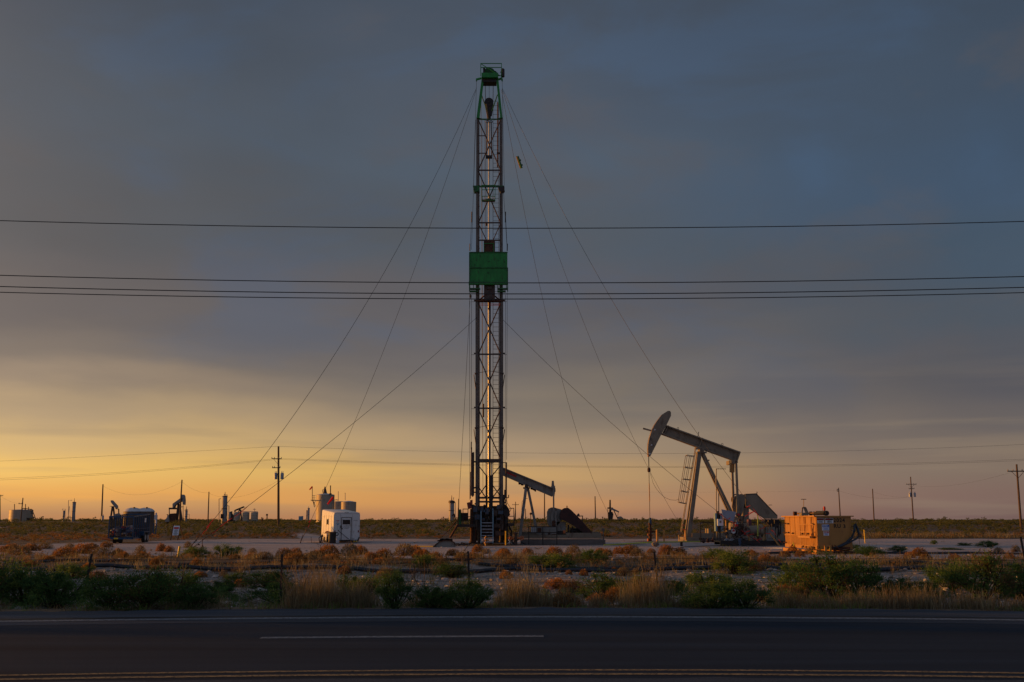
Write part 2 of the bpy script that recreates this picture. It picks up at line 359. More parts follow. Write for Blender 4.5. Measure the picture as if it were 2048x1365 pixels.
xh = list(np.arange(0, 34, 0.45)) + list(np.arange(34, 70, 1.5)) + list(np.arange(70, 220, 7)) + list(np.geomspace(220, 6000, 18))
xs = [-q for q in xh[:0:-1]] + xh
gv = []; gc = []
for y in ys:
    for x in xs:
        gv.append((x, y, tz(x, y))); gc.append((pad(x, y), rubble(x, y), stain(x, y), 1.0))
nx = len(xs); gf = [(j * nx + i, j * nx + i + 1, (j + 1) * nx + i + 1, (j + 1) * nx + i) for j in range(len(ys) - 1) for i in range(nx - 1)]
gm = D.meshes.new('ground'); gm.from_pydata(gv, [], gf); at = gm.color_attributes.new('Zone', 'FLOAT_COLOR', 'POINT')
at.data.foreach_set('color', np.array(gc, dtype=np.float32).ravel()); gm.polygons.foreach_set('use_smooth', [True] * len(gm.polygons))
m = D.materials.new('desert_ground'); m.use_nodes = True; t = m.node_tree; n = t.nodes; l = t.links; b = n['Principled BSDF']; b.inputs['Roughness'].default_value = 0.95; b.inputs['Specular IOR Level'].default_value = 0.15
tcg = n.new('ShaderNodeTexCoord')
def gnoise(sc, det=6, rough=0.6, stretch=None):
    q = n.new('ShaderNodeTexNoise'); q.inputs['Scale'].default_value = sc; q.inputs['Detail'].default_value = det; q.inputs['Roughness'].default_value = rough
    if stretch:
        mm = n.new('ShaderNodeMapping'); mm.inputs['Scale'].default_value = stretch; l.new(tcg.outputs['Object'], mm.inputs[0]); l.new(mm.outputs[0], q.inputs['Vector'])
    else: l.new(tcg.outputs['Object'], q.inputs['Vector'])
    return q.outputs[0]
def gramp(f, st):
    q = n.new('ShaderNodeValToRGB'); l.new(f, q.inputs[0]); e = q.color_ramp.elements
    e[0].position, e[0].color = st[0][0], (*st[0][1], 1); e[1].position, e[1].color = st[-1][0], (*st[-1][1], 1)
    for p, c in st[1:-1]: k = e.new(p); k.color = (*c, 1)
    return q.outputs[0]
def gmix(f, a, b_, bt='MIX'):
    q = n.new('ShaderNodeMix'); q.data_type = 'RGBA'; q.blend_type = bt
    l.new(f, q.inputs[0]) if not isinstance(f, float) else setattr(q.inputs[0], 'default_value', f)
    l.new(a, q.inputs[6]); l.new(b_, q.inputs[7]); return q.outputs[2]
soil = gramp(gnoise(0.9, 8), [(0.3, (0.09, 0.062, 0.04)), (0.5, (0.16, 0.115, 0.075)), (0.7, (0.25, 0.2, 0.15))])
padc = gramp(gnoise(0.35, 9, 0.65, (0.6, 1.6, 1)), [(0.28, (0.31, 0.26, 0.24)), (0.5, (0.44, 0.385, 0.36)), (0.72, (0.52, 0.46, 0.43))])
rubc = gramp(gnoise(4.0, 9, 0.75), [(0.3, (0.13, 0.115, 0.10)), (0.5, (0.27, 0.245, 0.22)), (0.7, (0.42, 0.385, 0.35))])
zn = n.new('ShaderNodeAttribute'); zn.attribute_name = 'Zone'; zs = n.new('ShaderNodeSeparateColor'); l.new(zn.outputs['Color'], zs.inputs[0])
def gedge(o):
    ad = n.new('ShaderNodeMath'); ad.operation = 'ADD'; l.new(o, ad.inputs[0]); sb = n.new('ShaderNodeMath'); sb.operation = 'MULTIPLY_ADD'
    l.new(gnoise(1.3, 8, 0.7), sb.inputs[0]); sb.inputs[1].default_value = 1.1; sb.inputs[2].default_value = -0.55; l.new(sb.outputs[0], ad.inputs[1])
    mr = n.new('ShaderNodeMapRange'); l.new(ad.outputs[0], mr.inputs[0]); mr.inputs[1].default_value = 0.38; mr.inputs[2].default_value = 0.62; return mr.outputs[0]
gcol = gmix(gedge(zs.outputs[1]), soil, rubc); gcol = gmix(gedge(zs.outputs[0]), gcol, padc)
stn = gramp(gedge(zs.outputs[2]), [(0.0, (1, 1, 1)), (1.0, (0.42, 0.40, 0.38))]); gcol = gmix(1.0, gcol, stn, 'MULTIPLY')
l.new(gcol, b.inputs['Base Color'])
bp = n.new('ShaderNodeBump'); bp.inputs['Strength'].default_value = 0.7; bp.inputs['Distance'].default_value = 0.04; l.new(gnoise(7, 6, 0.7), bp.inputs['Height']); l.new(bp.outputs[0], b.inputs['Normal'])
gm.materials.append(m); go = D.objects.new('ground', gm); C.objects.link(go); tag(go, kind='structure')

def asphalt(name, c, sc=60):
    m = D.materials.new(name); m.use_nodes = True; t = m.node_tree; n = t.nodes; l = t.links; b = n['Principled BSDF']; b.inputs['Roughness'].default_value = 0.92; b.inputs['Specular IOR Level'].default_value = 0.1
    tc_ = n.new('ShaderNodeTexCoord')
    a = n.new('ShaderNodeTexNoise'); a.inputs['Scale'].default_value = sc; a.inputs['Detail'].default_value = 3; a.inputs['Roughness'].default_value = 0.8; l.new(tc_.outputs['Object'], a.inputs['Vector'])
    mp_ = n.new('ShaderNodeMapping'); mp_.inputs['Scale'].default_value = (0.06, 1.3, 1); l.new(tc_.outputs['Object'], mp_.inputs[0])
    s_ = n.new('ShaderNodeTexNoise'); s_.inputs['Scale'].default_value = 1.4; s_.inputs['Detail'].default_value = 4; l.new(mp_.outputs[0], s_.inputs['Vector'])
    r = n.new('ShaderNodeValToRGB'); l.new(a.outputs[0], r.inputs[0]); r.color_ramp.elements[0].position = 0.3; r.color_ramp.elements[1].position = 0.75
    r.color_ramp.elements[0].color = (*[q * 0.55 for q in c], 1); r.color_ramp.elements[1].color = (*[q * 1.6 for q in c], 1)
    mr = n.new('ShaderNodeMapRange'); l.new(s_.outputs[0], mr.inputs[0]); mr.inputs[1].default_value = 0.3; mr.inputs[2].default_value = 0.7; mr.inputs[3].default_value = 0.72; mr.inputs[4].default_value = 1.25
    v_ = n.new('ShaderNodeVectorMath'); v_.operation = 'SCALE'; l.new(r.outputs[0], v_.inputs[0]); l.new(mr.outputs[0], v_.inputs['Scale']); l.new(v_.outputs[0], b.inputs['Base Color'])
    bp = n.new('ShaderNodeBump'); bp.inputs['Strength'].default_value = 0.6; bp.inputs['Distance'].default_value = 0.01; l.new(a.outputs[0], bp.inputs['Height']); l.new(bp.outputs[0], b.inputs['Normal'])
    return m
m_asph = asphalt('asphalt', (0.020, 0.034, 0.053)); m_shld = asphalt('shoulder_asphalt', (0.056, 0.072, 0.092), 40)
m_wline = mat('worn_white_road_paint', (0.21, 0.25, 0.28), 0.7, 0, 0.3, 9, (0.06, 0.06, 0.065), 0.45, spec=0.1)
m_yline = mat('worn_yellow_road_paint', (0.36, 0.25, 0.12), 0.7, 0, 0.3, 9, (0.06, 0.055, 0.05), 0.45, spec=0.1)
def strip(name, y0, y1, z, m, x0=-400, x1=400, wob=0.0, curve=True):
    rnd = random.Random(len(name)); vs_ = []; xx = [x for x in np.arange(-400, 400.1, 2.0 if not wob else 0.35) if x0 <= x <= x1]
    if wob: xx = [x for x in np.arange(-30, 30.1, 0.3)] + [400]; xx = [-400] + xx
    xx = sorted(set([x0] + [float(x) for x in xx if x0 < x < x1] + [x1]))
    for x in xx:
        o = road_off(x); vs_ += [(x, y0 + o, z), (x, y1 + o + rnd.uniform(-wob, wob), z)]
    f = [(2 * i, 2 * i + 2, 2 * i + 3, 2 * i + 1) for i in range(len(xx) - 1)]
    mb = MB(); mb.add(vs_, f); me = make_mesh(name, mb, m); o = D.objects.new(name, me); C.objects.link(o); tag(o, kind='structure')
strip('road', -12, 16.55, 0.000, m_asph)
strip('road_shoulder', 16.55, 18.95, 0.002, m_shld, wob=0.18)
yw = lambda py: G(1024, py).y
strip('road_edge_line', yw(1236.0), yw(1233.0), 0.006, m_wline)
m_tar = mat('tar_seam', (0.012, 0.013, 0.016), 0.6, 0, 0.2, 6, spec=0.1)
strip('road_tar_seam', yw(1232.2), yw(1229.6), 0.004, m_tar, wob=0.06)
strip('road_lane_line', yw(1274.8), yw(1271.6), 0.004, m_wline, X(538, yw(1273)) * 1.0, X(1086, yw(1273)))
strip('road_lane_line', yw(1274.8), yw(1271.6), 0.004, m_wline, X(1086, yw(1273)) + 9.1, X(1086, yw(1273)) + 12.2)
strip('road_lane_line', yw(1274.8), yw(1271.6), 0.004, m_wline, X(538, yw(1273)) - 12.2, X(538, yw(1273)) - 9.1)
strip('road_centre_line', yw(1341.8), yw(1339.2), 0.004, m_yline)
strip('road_centre_line', yw(1350.2), yw(1347.0), 0.004, m_yline)
strip('road_patch', yw(1378), yw(1356), 0.003, m_shld, wob=0.06)

# ------------------------------------------------------------------ vegetation and stones
RS = np.random.RandomState(7)
GREENS = np.array([(0.045, 0.085, 0.028), (0.062, 0.105, 0.030), (0.085, 0.125, 0.032), (0.130, 0.155, 0.034), (0.19, 0.19, 0.04)])
OLIVES = np.array([(0.10, 0.115, 0.045), (0.13, 0.135, 0.05), (0.17, 0.155, 0.065), (0.085, 0.10, 0.04), (0.20, 0.15, 0.08)])
RUSTS = np.array([(0.22, 0.085, 0.030), (0.30, 0.115, 0.038), (0.37, 0.155, 0.052), (0.17, 0.080, 0.036), (0.26, 0.14, 0.068)])
STRAW = np.array([(0.26, 0.19, 0.115), (0.32, 0.235, 0.145), (0.20, 0.135, 0.08), (0.24, 0.14, 0.075)])
def quads(cen, dirs, length, width, rs):
    n = len(cen); d = dirs / (np.linalg.norm(dirs, axis=1, keepdims=True) + 1e-9)
    r = rs.normal(size=(n, 3)); s = np.cross(d, r); s /= (np.linalg.norm(s, axis=1, keepdims=True) + 1e-9)
    l_ = (length * (0.6 + 0.8 * rs.rand(n)))[:, None]; w_ = (width * (0.6 + 0.8 * rs.rand(n)))[:, None]
    V = np.stack([cen - s * w_ / 2, cen + s * w_ / 2, cen + d * l_ + s * w_ * 0.25, cen + d * l_ - s * w_ * 0.25], 1)
    return V.reshape(-1, 3)
def bush_np(rs, w, h, d, n, pal, leaf=0.06, clumps=16, tint=0.0):
    """irregular shrub: leaf sprays round many branch ends"""
    a = rs.rand(clumps) * 2 * np.pi; rr = np.sqrt(rs.rand(clumps)) * 0.42
    hh = h * (0.12 + 0.80 * rs.rand(clumps) ** 0.8) * (1 - 2.2 * rr ** 2) * (0.75 + 0.35 * rs.rand(clumps))
    cc = np.stack([np.cos(a) * rr * w, np.sin(a) * rr * d, hh], 1); cs = (0.045 + 0.10 * rs.rand(clumps) ** 1.4)
    k = rs.randint(0, clumps, n); off = rs.normal(size=(n, 3)) * cs[k][:, None] * np.array([w, d, h * 0.9]) * 0.75
    p = cc[k] + off
    # feathery upright sprays at the top of each clump
    up = rs.rand(n) < 0.15; p[up, 2] += np.abs(rs.normal(size=up.sum())) * h * 0.12
    low = p[:, 2] < 0.02 * h; p[low, 2] = rs.rand(low.sum()) * h * 0.3
    p[:, 0] = np.clip(p[:, 0], -0.56 * w, 0.56 * w); p[:, 2] = np.clip(p[:, 2], 0.01, h * 1.12)
    dirs = (p - np.array([0, 0, -0.4 * h])) + rs.normal(size=(n, 3)) * 0.45 * h
    cb = rs.randint(0, len(pal), clumps); ci = np.where(rs.rand(n) < 0.55, cb[k], rs.randint(0, len(pal), n))
    col = pal[ci] * (0.8 + 0.4 * rs.rand(n, 1)); 
    return quads(p, dirs, leaf, leaf * 0.38, rs), col, cc
def stems_np(rs, cc, r=0.012, colr_=(0.07, 0.05, 0.035)):
    V = []; 
    for c in cc:
        b0 = np.array([c[0] * 0.12, c[1] * 0.12, 0.0]); mid = (b0 + c) / 2 + rs.normal(size=3) * 0.05 * np.linalg.norm(c)
        for p, q in ((b0, mid), (mid, c * 1.02)):
            for s in (np.array([1.0, 0, 0]), np.array([0, 1.0, 0])):
                V += [p - s * r, p + s * r, q + s * r * 0.7, q - s * r * 0.7]
    V = np.array(V); return V, np.tile(np.array(colr_), (len(V) // 4, 1)) * (0.7 + 0.6 * rs.rand(len(V) // 4, 1))
def mk_bush(name, seed, w, h, d, n, pal, leaf, clumps):
    rs = np.random.RandomState(seed); V, c, cc = bush_np(rs, w, h, d, n, pal, leaf, clumps)
    return np_mesh(name + '_crown', V, 4, c, leafm), (lambda sv_: np_mesh(name + '_stem', sv_[0], 4, sv_[1], leafm))(stems_np(rs, cc))
def mk_round(seed, w, h, n, pal):
    """low rounded dry shrub: fine upright twigs ending in a dense dome"""
    rs = np.random.RandomState(seed); a = rs.rand(n) * 2 * np.pi; ph = np.arccos(rs.rand(n)); lob = 1 + 0.13 * np.sin(3 * a + seed) + 0.08 * np.sin(5 * a + seed * 2)
    rr = (0.72 + 0.28 * rs.rand(n) ** 0.5) * lob
    p = np.stack([np.cos(a) * np.sin(ph) * rr * w / 2, np.sin(a) * np.sin(ph) * rr * w / 2, np.cos(ph) * rr * h], 1); dirs = p * np.array([1, 1, 1.6]) + rs.normal(size=p.shape) * 0.12
    col = pal[rs.randint(0, len(pal), n)] * (0.65 + 0.7 * rs.rand(n, 1))
    V = quads(p * 0.93, dirs, 0.075, 0.022, rs); m_ = n // 5; q = p[:m_] * 0.85
    V2 = quads(q * 0.1, q, np.linalg.norm(q, axis=1).mean() * 1.0, 0.012, rs)
    return np_mesh('round_shrub', np.vstack([V, V2]), 4, np.vstack([col, np.tile((0.12, 0.06, 0.03), (m_, 1))]), leafm)
def grass_np(rs, cx, cy, cz, n, h, spread, pal, wid=0.012, lean=0.25):
    m_ = len(cx); k = np.repeat(np.arange(m_), n); N_ = len(k); b0 = np.stack([cx[k] + rs.normal(size=N_) * spread, cy[k] + rs.normal(size=N_) * spread, cz[k]], 1)
    hh = (h[k] * (0.45 + 0.75 * rs.rand(N_))); ln = rs.normal(size=(N_, 2)) * lean * hh[:, None]
    mid = b0 + np.stack([ln[:, 0] * 0.35, ln[:, 1] * 0.35, hh * 0.6], 1); top = b0 + np.stack([ln[:, 0], ln[:, 1], hh], 1)
    a = rs.rand(N_) * np.pi; s = np.stack([np.cos(a), np.sin(a), np.zeros(N_)], 1) * wid * (0.5 + rs.rand(N_, 1)) / 2
    V = np.stack([b0 - s, b0 + s, mid + s * 0.8, mid - s * 0.8, mid - s * 0.8, mid + s * 0.8, top + s * 0.35, top - s * 0.35], 1).reshape(-1, 3)
    cl = pal[rs.randint(0, len(pal), m_)][k] * (0.7 + 0.6 * rs.rand(N_, 1)); return V, np.repeat(cl, 2, axis=0)
tzv = lambda xs_, ys_: np.array([tz(a, b_) for a, b_ in zip(xs_, ys_)])

GREENS = GREENS * np.array([1.25, 1.55, 1.5]); OLIVES = OLIVES * np.array([1.05, 1.1, 0.9]); RUSTS = RUSTS * np.array([1.3, 1.55, 1.3]); STRAW = STRAW * np.array([1.0, 1.2, 1.15])
# large green shrubs: (px centre, py of the foot, width px, height px, tone, label)
DK = GREENS[:3]; LT = GREENS[1:]; MDP = GREENS[:4]
bushes = [
 (48, 1206, 150, 100, LT, 'tall yellow-green shrub at the far left roadside, crown reaching highest of the left clump'),
 (-30, 1215, 130, 120, MDP, 'dark green shrub cut by the left edge of the photo'),
 (112, 1214, 150, 92, DK, 'dark green bush right of the tall yellow-green shrub at the far left roadside'),
 (148, 1150, 70, 40, LT, 'small green shrub behind the far left roadside clump'),
 (222, 1218, 130, 78, DK, 'dark green bush at the foot of the leftmost rusty fence post'),
 (292, 1216, 150, 96, MDP, 'broad green bush between the leftmost fence post and the thin wire stay'),
 (345, 1200, 110, 80, LT, 'yellow-topped shrub in the middle of the left roadside thicket'),
 (392, 1214, 90, 56, DK, 'low dark green bush at the right end of the left thicket'),
 (437, 1196, 78, 48, DK, 'small dark green bush alone on the pale rubble left of the second fence post'),
 (455, 1112, 56, 34, LT, 'sparse yellow-green bush on the near pad edge left of the white trailer'),
 (392, 1112, 66, 24, LT, 'little green bush below the leaning black rod near the yellow post'),
 (536, 1150, 120, 36, MDP, 'wide low green shrub lying in front of the second fence post'),
 (475, 1148, 70, 30, MDP, 'low green shrub left of the wide low one near the second fence post'),
 (560, 1206, 140, 44, DK, 'low spreading dark bush under the second fence post'),
 (706, 1186, 76, 50, DK, 'dark upright bush behind the tallest roadside grass'),
 (730, 1198, 60, 56, LT, 'narrow green bush with a light top just right of the tallest roadside grass'),
 (790, 1216, 76, 74, DK, 'tall dark green bush left of the bare branching sapling'),
 (870, 1216, 90, 50, DK, 'low dark green bush right of the bare branching sapling'),
 (935, 1216, 100, 60, DK, 'dark green bush at the foot of the third fence post'),
 (848, 1126, 60, 26, LT, 'small yellow-green bush among the rust shrubs left of the rig'),
 (905, 1152, 90, 30, MDP, 'flat green bush on the rubble in front of the rig'),
 (1090, 1124, 70, 28, LT, 'small green shrub among rust bushes below the headless pumpjack'),
 (1120, 1128, 70, 30, LT, 'green shrub right beside another, below the headless pumpjack'),
 (1187, 1118, 70, 30, LT, 'green shrub at the right end of the headless pumpjack base'),
 (1205, 1198, 100, 50, MDP, 'green bush left of the leaning fourth fence post'),
 (1270, 1196, 90, 46, MDP, 'green bush right behind the pale roadside grass near the fourth fence post'),
 (1430, 1116, 54, 24, LT, 'round green bush standing on the pad edge before the gas engine'),
 (1418, 1160, 100, 52, LT, 'bright green shrub in front of the two black pipes'),
 (1468, 1164, 90, 46, LT, 'bright green shrub right of its twin in front of the black pipes'),
 (1345, 1190, 70, 36, LT, 'small bright green bush right of the leaning fourth fence post'),
 (1425, 1216, 110, 52, DK, 'dark green bush by the road left of the rust domes'),
 (1492, 1216, 110, 58, DK, 'dense dark green bush by the road below the gas engine'),
 (1590, 1196, 110, 78, LT, 'left half of the big light green shrub below the yellow tank'),
 (1660, 1200, 140, 88, MDP, 'tallest green shrub standing directly below the yellow tank'),
 (1718, 1198, 100, 70, DK, 'dark right flank bush next to the tallest shrub below the yellow tank'),
 (1784, 1188, 90, 44, DK, 'low dark bush on the rubble right of the yellow tank shrubs'),
 (1740, 1110, 60, 22, DK, 'small dark bush on the pad right of the yellow tank'),
 (1795, 1102, 40, 14, DK, 'tiny dark bush on bare gravel right of the yellow tank'),
 (1846, 1199, 80, 44, LT, 'low yellow-green bush between the two right thickets'),
 (1905, 1180, 100, 60, LT, 'bright shrub at the left end of the far right thicket'),
 (1966, 1196, 130, 84, MDP, 'highest green shrub of the far right thicket'),
 (2040, 1200, 130, 84, DK, 'dark shrub cut by the right edge of the photo'),
 (1975, 1092, 44, 14, DK, 'small dark bush alone on the pale pad near the right edge'),
 (1868, 1086, 16, 9, LT, 'tiny round light green bush alone in the middle of the right pad'),
 (1930, 1089, 34, 7, DK, 'flat dark weed patch on the right pad'),
 (1900, 1097, 50, 5, DK, 'long thin weed patch low on the right pad'),
 (1700, 1098, 40, 16, MDP, 'green weed tuft at the right foot of the yellow tank'),
]
protos = {}
DEAD = np.array([(0.16, 0.10, 0.05)])
for kk, (pal, nm) in enumerate(((DK, 'dk'), (np.vstack([MDP, DEAD]), 'md'), (np.vstack([LT, MDP[2:3]]), 'lt'))):
    for s in range(3):
        protos[(nm, s)] = mk_bush('shrub', 11 + kk * 5 + s, 1.0, 1.0, 0.9, 6500, pal, 0.036, 34)
def by_foot(px, py):
    """ground point seen at the pixel, on the real terrain"""
    p = G(px, py)
    for _ in range(12): p = G(px, py, tz(p.x, p.y))
    return p
rnd = random.Random(3)
for i, (px, py, w, h, pal, lab) in enumerate(bushes):
    nm = 'dk' if pal is DK else 'md' if pal is MDP else 'lt'; p = by_foot(px, min(py + 3, 1218)); sc = p.y / F
    cr, st = protos[(nm, i % 3)]
    o = D.objects.new('shrub', None); C.objects.link(o); o.location = (p.x, p.y, tz(p.x, p.y) - 0.02); o.rotation_euler = (0, 0, 0)
    k_ = 0.92 if px < 480 else 1.08; wm, hm = w * sc * 1.06, h * sc * k_; o.scale = (wm * rnd.choice((1, -1)), wm * rnd.uniform(0.7, 1.0), hm)
    tag(o, lab, 'shrub', 'green desert shrubs')
    for nme, me in (('crown', cr), ('stem', st)):
        c = D.objects.new(nme, me); C.objects.link(c); c.parent = o
# rust-coloured rounded dry shrubs
rounds = [mk_round(s, 1.0, 0.62, 1500, RUSTS[(0, 1, 2)[s % 3]:][:3] if s % 2 else RUSTS) for s in range(4)] + [mk_round(9, 1.0, 0.6, 1400, RUSTS[[0, 3, 4]]), mk_round(10, 1.0, 0.7, 1100, STRAW[[0, 2, 3]])]
spec = [(38,1110,50,18),(60,1102,40,14),(128,1113,48,18),(165,1108,46,20),(182,1098,30,12),(205,1112,44,16),(236,1112,28,14),(247,1116,26,13),(196,1148,44,20),(176,1140,30,14),(281,1108,22,16),(268,1122,28,12),(284,1116,30,12),(322,1103,20,16),(338,1104,20,12),(376,1096,17,12),(312,1133,32,18),(310,1140,30,10),(392,1136,30,18),(400,1148,28,12),(448,1148,20,14),(481,1152,26,16),(470,1118,22,10),(505,1106,18,9),(503,1118,30,12),(527,1122,40,14),(570,1115,36,18),(592,1112,26,16),(590,1130,50,22),(575,1136,34,14),(618,1126,36,18),(632,1116,34,16),(657,1112,44,22),(662,1122,40,14),(690,1140,30,16),(700,1112,40,22),(720,1110,34,18),(742,1118,30,14),(768,1118,38,20),(760,1136,34,14),(772,1146,50,20),(808,1112,44,22),(830,1110,36,18),(845,1116,40,18),(870,1118,30,14),(884,1128,30,14),(905,1112,30,14),(925,1122,34,16),(950,1120,38,16),(955,1104,26,14),(972,1108,22,10),(1005,1118,40,18),(1008,1108,26,12),(1022,1130,34,20),(1012,1138,30,16),(1034,1120,22,10),(1055,1110,24,14),(1108,1110,36,16),(1136,1124,30,20),(1148,1106,30,14),(1156,1116,24,10),(1200,1110,26,14),(1212,1112,30,14),(1238,1108,26,14),(1260,1108,40,18),(1275,1112,30,14),(1302,1106,20,9),(1333,1110,34,20),(1360,1110,28,14),(1228,1146,16,12),(1247,1152,34,16),(1272,1150,20,12),(1352,1152,34,18),(1168,1152,20,14),(1138,1150,16,10),(1118,1144,14,10),(1450,1118,30,14),(1510,1140,40,20),(1502,1112,30,12),(1530,1122,34,16),(1552,1126,30,14),(1585,1106,22,14),(1600,1114,22,12),(1625,1108,30,14),(1570,1114,24,12),(1740,1112,22,12),(1838,1112,34,16),(1820,1116,24,12),(1850,1120,28,12),(1997,1106,20,10),(2032,1104,18,12),(2020,1118,24,10),(1910,1118,26,10),(1113,1188,50,20),(1145,1186,56,26),(1135,1170,40,16),(1130,1212,60,24),(1195,1206,44,20),(1230,1206,50,30),(1572,1202,70,30),(1612,1204,60,34),(1640,1210,50,26),(1530,1206,50,24),(60,1132,30,12),(95,1124,34,12),(90,1098,30,12),(212,1095,26,12),(140,1100,24,12),(25,1098,28,10),(10,1105,34,14)]
groups_ = 'rust-coloured rounded dry shrubs'
lm = [(0, 'far left end of the strip before the gravel pad'), (215, 'gravel strip below the blue cage trailer'), (345, 'strip near the yellow post and leaning black rods'), (520, 'strip left of the white trailer, beside the second fence post'), (640, 'strip below the white trailer'), (745, 'strip between the white trailer and the rig'), (930, 'strip in front of the workover rig'), (1040, 'strip in front of the headless pumpjack'), (1190, 'strip in front of the wellhead'), (1330, 'strip below the large pumpjack'), (1490, 'strip around the foot of the yellow tank'), (1730, 'bare gravel right of the yellow tank'), (2100, '')]
for i, (px, py, w, h) in enumerate(spec):
    p = by_foot(px, py); sc = p.y / F; o = D.objects.new('round_shrub', rounds[i % 6 if i % 5 else 5]); C.objects.link(o)
    o.location = (p.x, p.y, tz(p.x, p.y) - 0.02); o.rotation_euler = (0, 0, rnd.uniform(0, 6)); s_ = w * sc * 0.98; o.scale = (s_, s_, h * sc / 0.62 * 1.0)
    where = [b_ for a, b_ in lm if a <= px][-1]
    size = 'broad' if w >= 44 else 'medium' if w >= 28 else 'small'
    if py > 1160: where = 'rubble beside the road'
    elif py > 1128: where += ', nearer the road'
    tag(o, ' '.join(f'{size} rust-brown domed dry shrub, {where}'.split()[:16]), 'dry shrub', groups_)
# many more dry tufts fill the strip: one mass of undergrowth
def put(V, c, x, y, z, s, rot): 
    ca, sa = math.cos(rot), math.sin(rot); Q = V.copy(); Q[:, 0] = (V[:, 0] * ca - V[:, 1] * sa) * s[0] + x; Q[:, 1] = (V[:, 0] * sa + V[:, 1] * ca) * s[0] + y; Q[:, 2] = V[:, 2] * s[1] + z; return Q
def mass(name, label, cat, seed, count, region, palv, lo, hi, hr, nl, leaf, keep, m=leafm):
    rs = np.random.RandomState(seed); base = []
    for q in range(5): base.append(bush_np(rs, 1, 1, 1, nl, palv, leaf, 7)[:2])
    Vs, Cs = [], []; k = 0; tries = 0
    while k < count and tries < count * 30:
        tries += 1; x, y = region(rs)
        if rs.rand() > keep(x, y): continue
        V, c = base[rs.randint(5)]; s = lo + (hi - lo) * rs.rand() ** 1.5; Vs.append(put(V, c, x, y, tz(x, y), (s, s * hr * (0.7 + 0.6 * rs.rand())), rs.rand() * 6.28))
        Cs.append(c * (0.8 + 0.4 * rs.rand())); k += 1
    o = D.objects.new(name, np_mesh(name, np.vstack(Vs), 4, np.vstack(Cs), m)); C.objects.link(o); return tag(o, label, cat, kind='stuff')
def fan(y0, y1, margin=4, pw=1.0):
    def f(rs):
        y = y0 + (y1 - y0) * rs.rand() ** pw; h = 0.53 * y + margin; return rs.uniform(-h * 1.12, h), y
    return f
clump = lambda x, y, f=0.35, o=0.0: 0.5 + 0.5 * math.sin(x * f + o + 2 * math.sin(y * f * 0.7)) * math.sin(y * f * 0.9 + 1.7 * math.sin(x * f * 0.5 + o))
bare = lambda x, y: 1 - pad(x, y)
mass('dry_undergrowth', 'low rust and straw tufts covering the strip between fence and pad', 'undergrowth', 21, 950, fan(34.5, 46, 8), np.vstack([RUSTS[[0, 1, 3, 4]], STRAW[:2], OLIVES[:2]]), 0.2, 0.55, 0.55, 170, 0.09, lambda x, y: bare(x, y) * (0.25 + 0.75 * clump(x, y)))
mass('pad_weeds', 'thin scattered weeds on the bare gravel pad', 'weeds', 24, 120, fan(48, 84, 4), np.vstack([OLIVES, RUSTS[:2]]), 0.12, 0.45, 0.35, 60, 0.14, lambda x, y: 0.5 * pad(x, y) * clump(x, y, 0.2, 5) + 0.02)
mass('green_undergrowth', 'low green weeds along the fence and roadside', 'undergrowth', 22, 420, fan(19.5, 27, 8), DK, 0.3, 0.9, 0.5, 320, 0.05, lambda x, y: (1.0 if x < -4.3 else 0.75 if x > 3 else 0.35 if y > 22 else 0.12) * clump(x, y, 0.6, 2))
# scrubland beyond the pad, in belts that thin out with distance
mass('desert_scrub', 'belt of rust and straw scrub along the far edge of the pad', 'scrub', 31, 1000, fan(60, 104, 6), np.vstack([RUSTS[[0, 1, 3, 4]], OLIVES[3:4]]), 0.4, 1.1, 0.45, 160, 0.10, lambda x, y: bare(x, y) * (0.5 + 0.5 * clump(x, y, 0.2)))
mass('desert_scrub', 'green desert scrub spreading behind the pad towards the tanks', 'scrub', 32, 3000, fan(94, 190, 8, 0.8), OLIVES[[0, 1, 3, 0, 2]], 0.7, 1.8, 0.5, 170, 0.10, lambda x, y: bare(x, y) * (0.35 + 0.65 * clump(x, y, 0.12)))
mass('desert_scrub', 'rust patches among the green scrub behind the pad', 'scrub', 33, 1000, fan(94, 200, 8, 0.8), RUSTS[[0, 3, 4]], 0.5, 1.4, 0.36, 130, 0.10, lambda x, y: bare(x, y) * clump(x, y, 0.09, 3))
mass('desert_scrub', 'distant dark green scrub reaching the horizon', 'scrub', 34, 6000, fan(185, 620, 20, 0.75), OLIVES[:4], 1.2, 3.2, 0.31, 80, 0.16, lambda x, y: 0.4 + 0.6 * clump(x, y, 0.05))
mass('desert_scrub', 'ragged far scrub forming the horizon line', 'scrub', 35, 2200, fan(600, 1500, 40, 1.0), OLIVES[:4], 3, 8, 0.13, 50, 0.2, lambda x, y: 1)
# low sun comes along the road: unseen thicket added left of the frame to shade road and verge
mass('shading_thicket', 'unseen mesquite thicket added for shade beyond the left edge of the photo', 'thicket', 36, 60, lambda rs: (rs.uniform(-62, -19), rs.uniform(20, 33)), MDP, 2.4, 4.2, 0.72, 1200, 0.07, lambda x, y: 1)

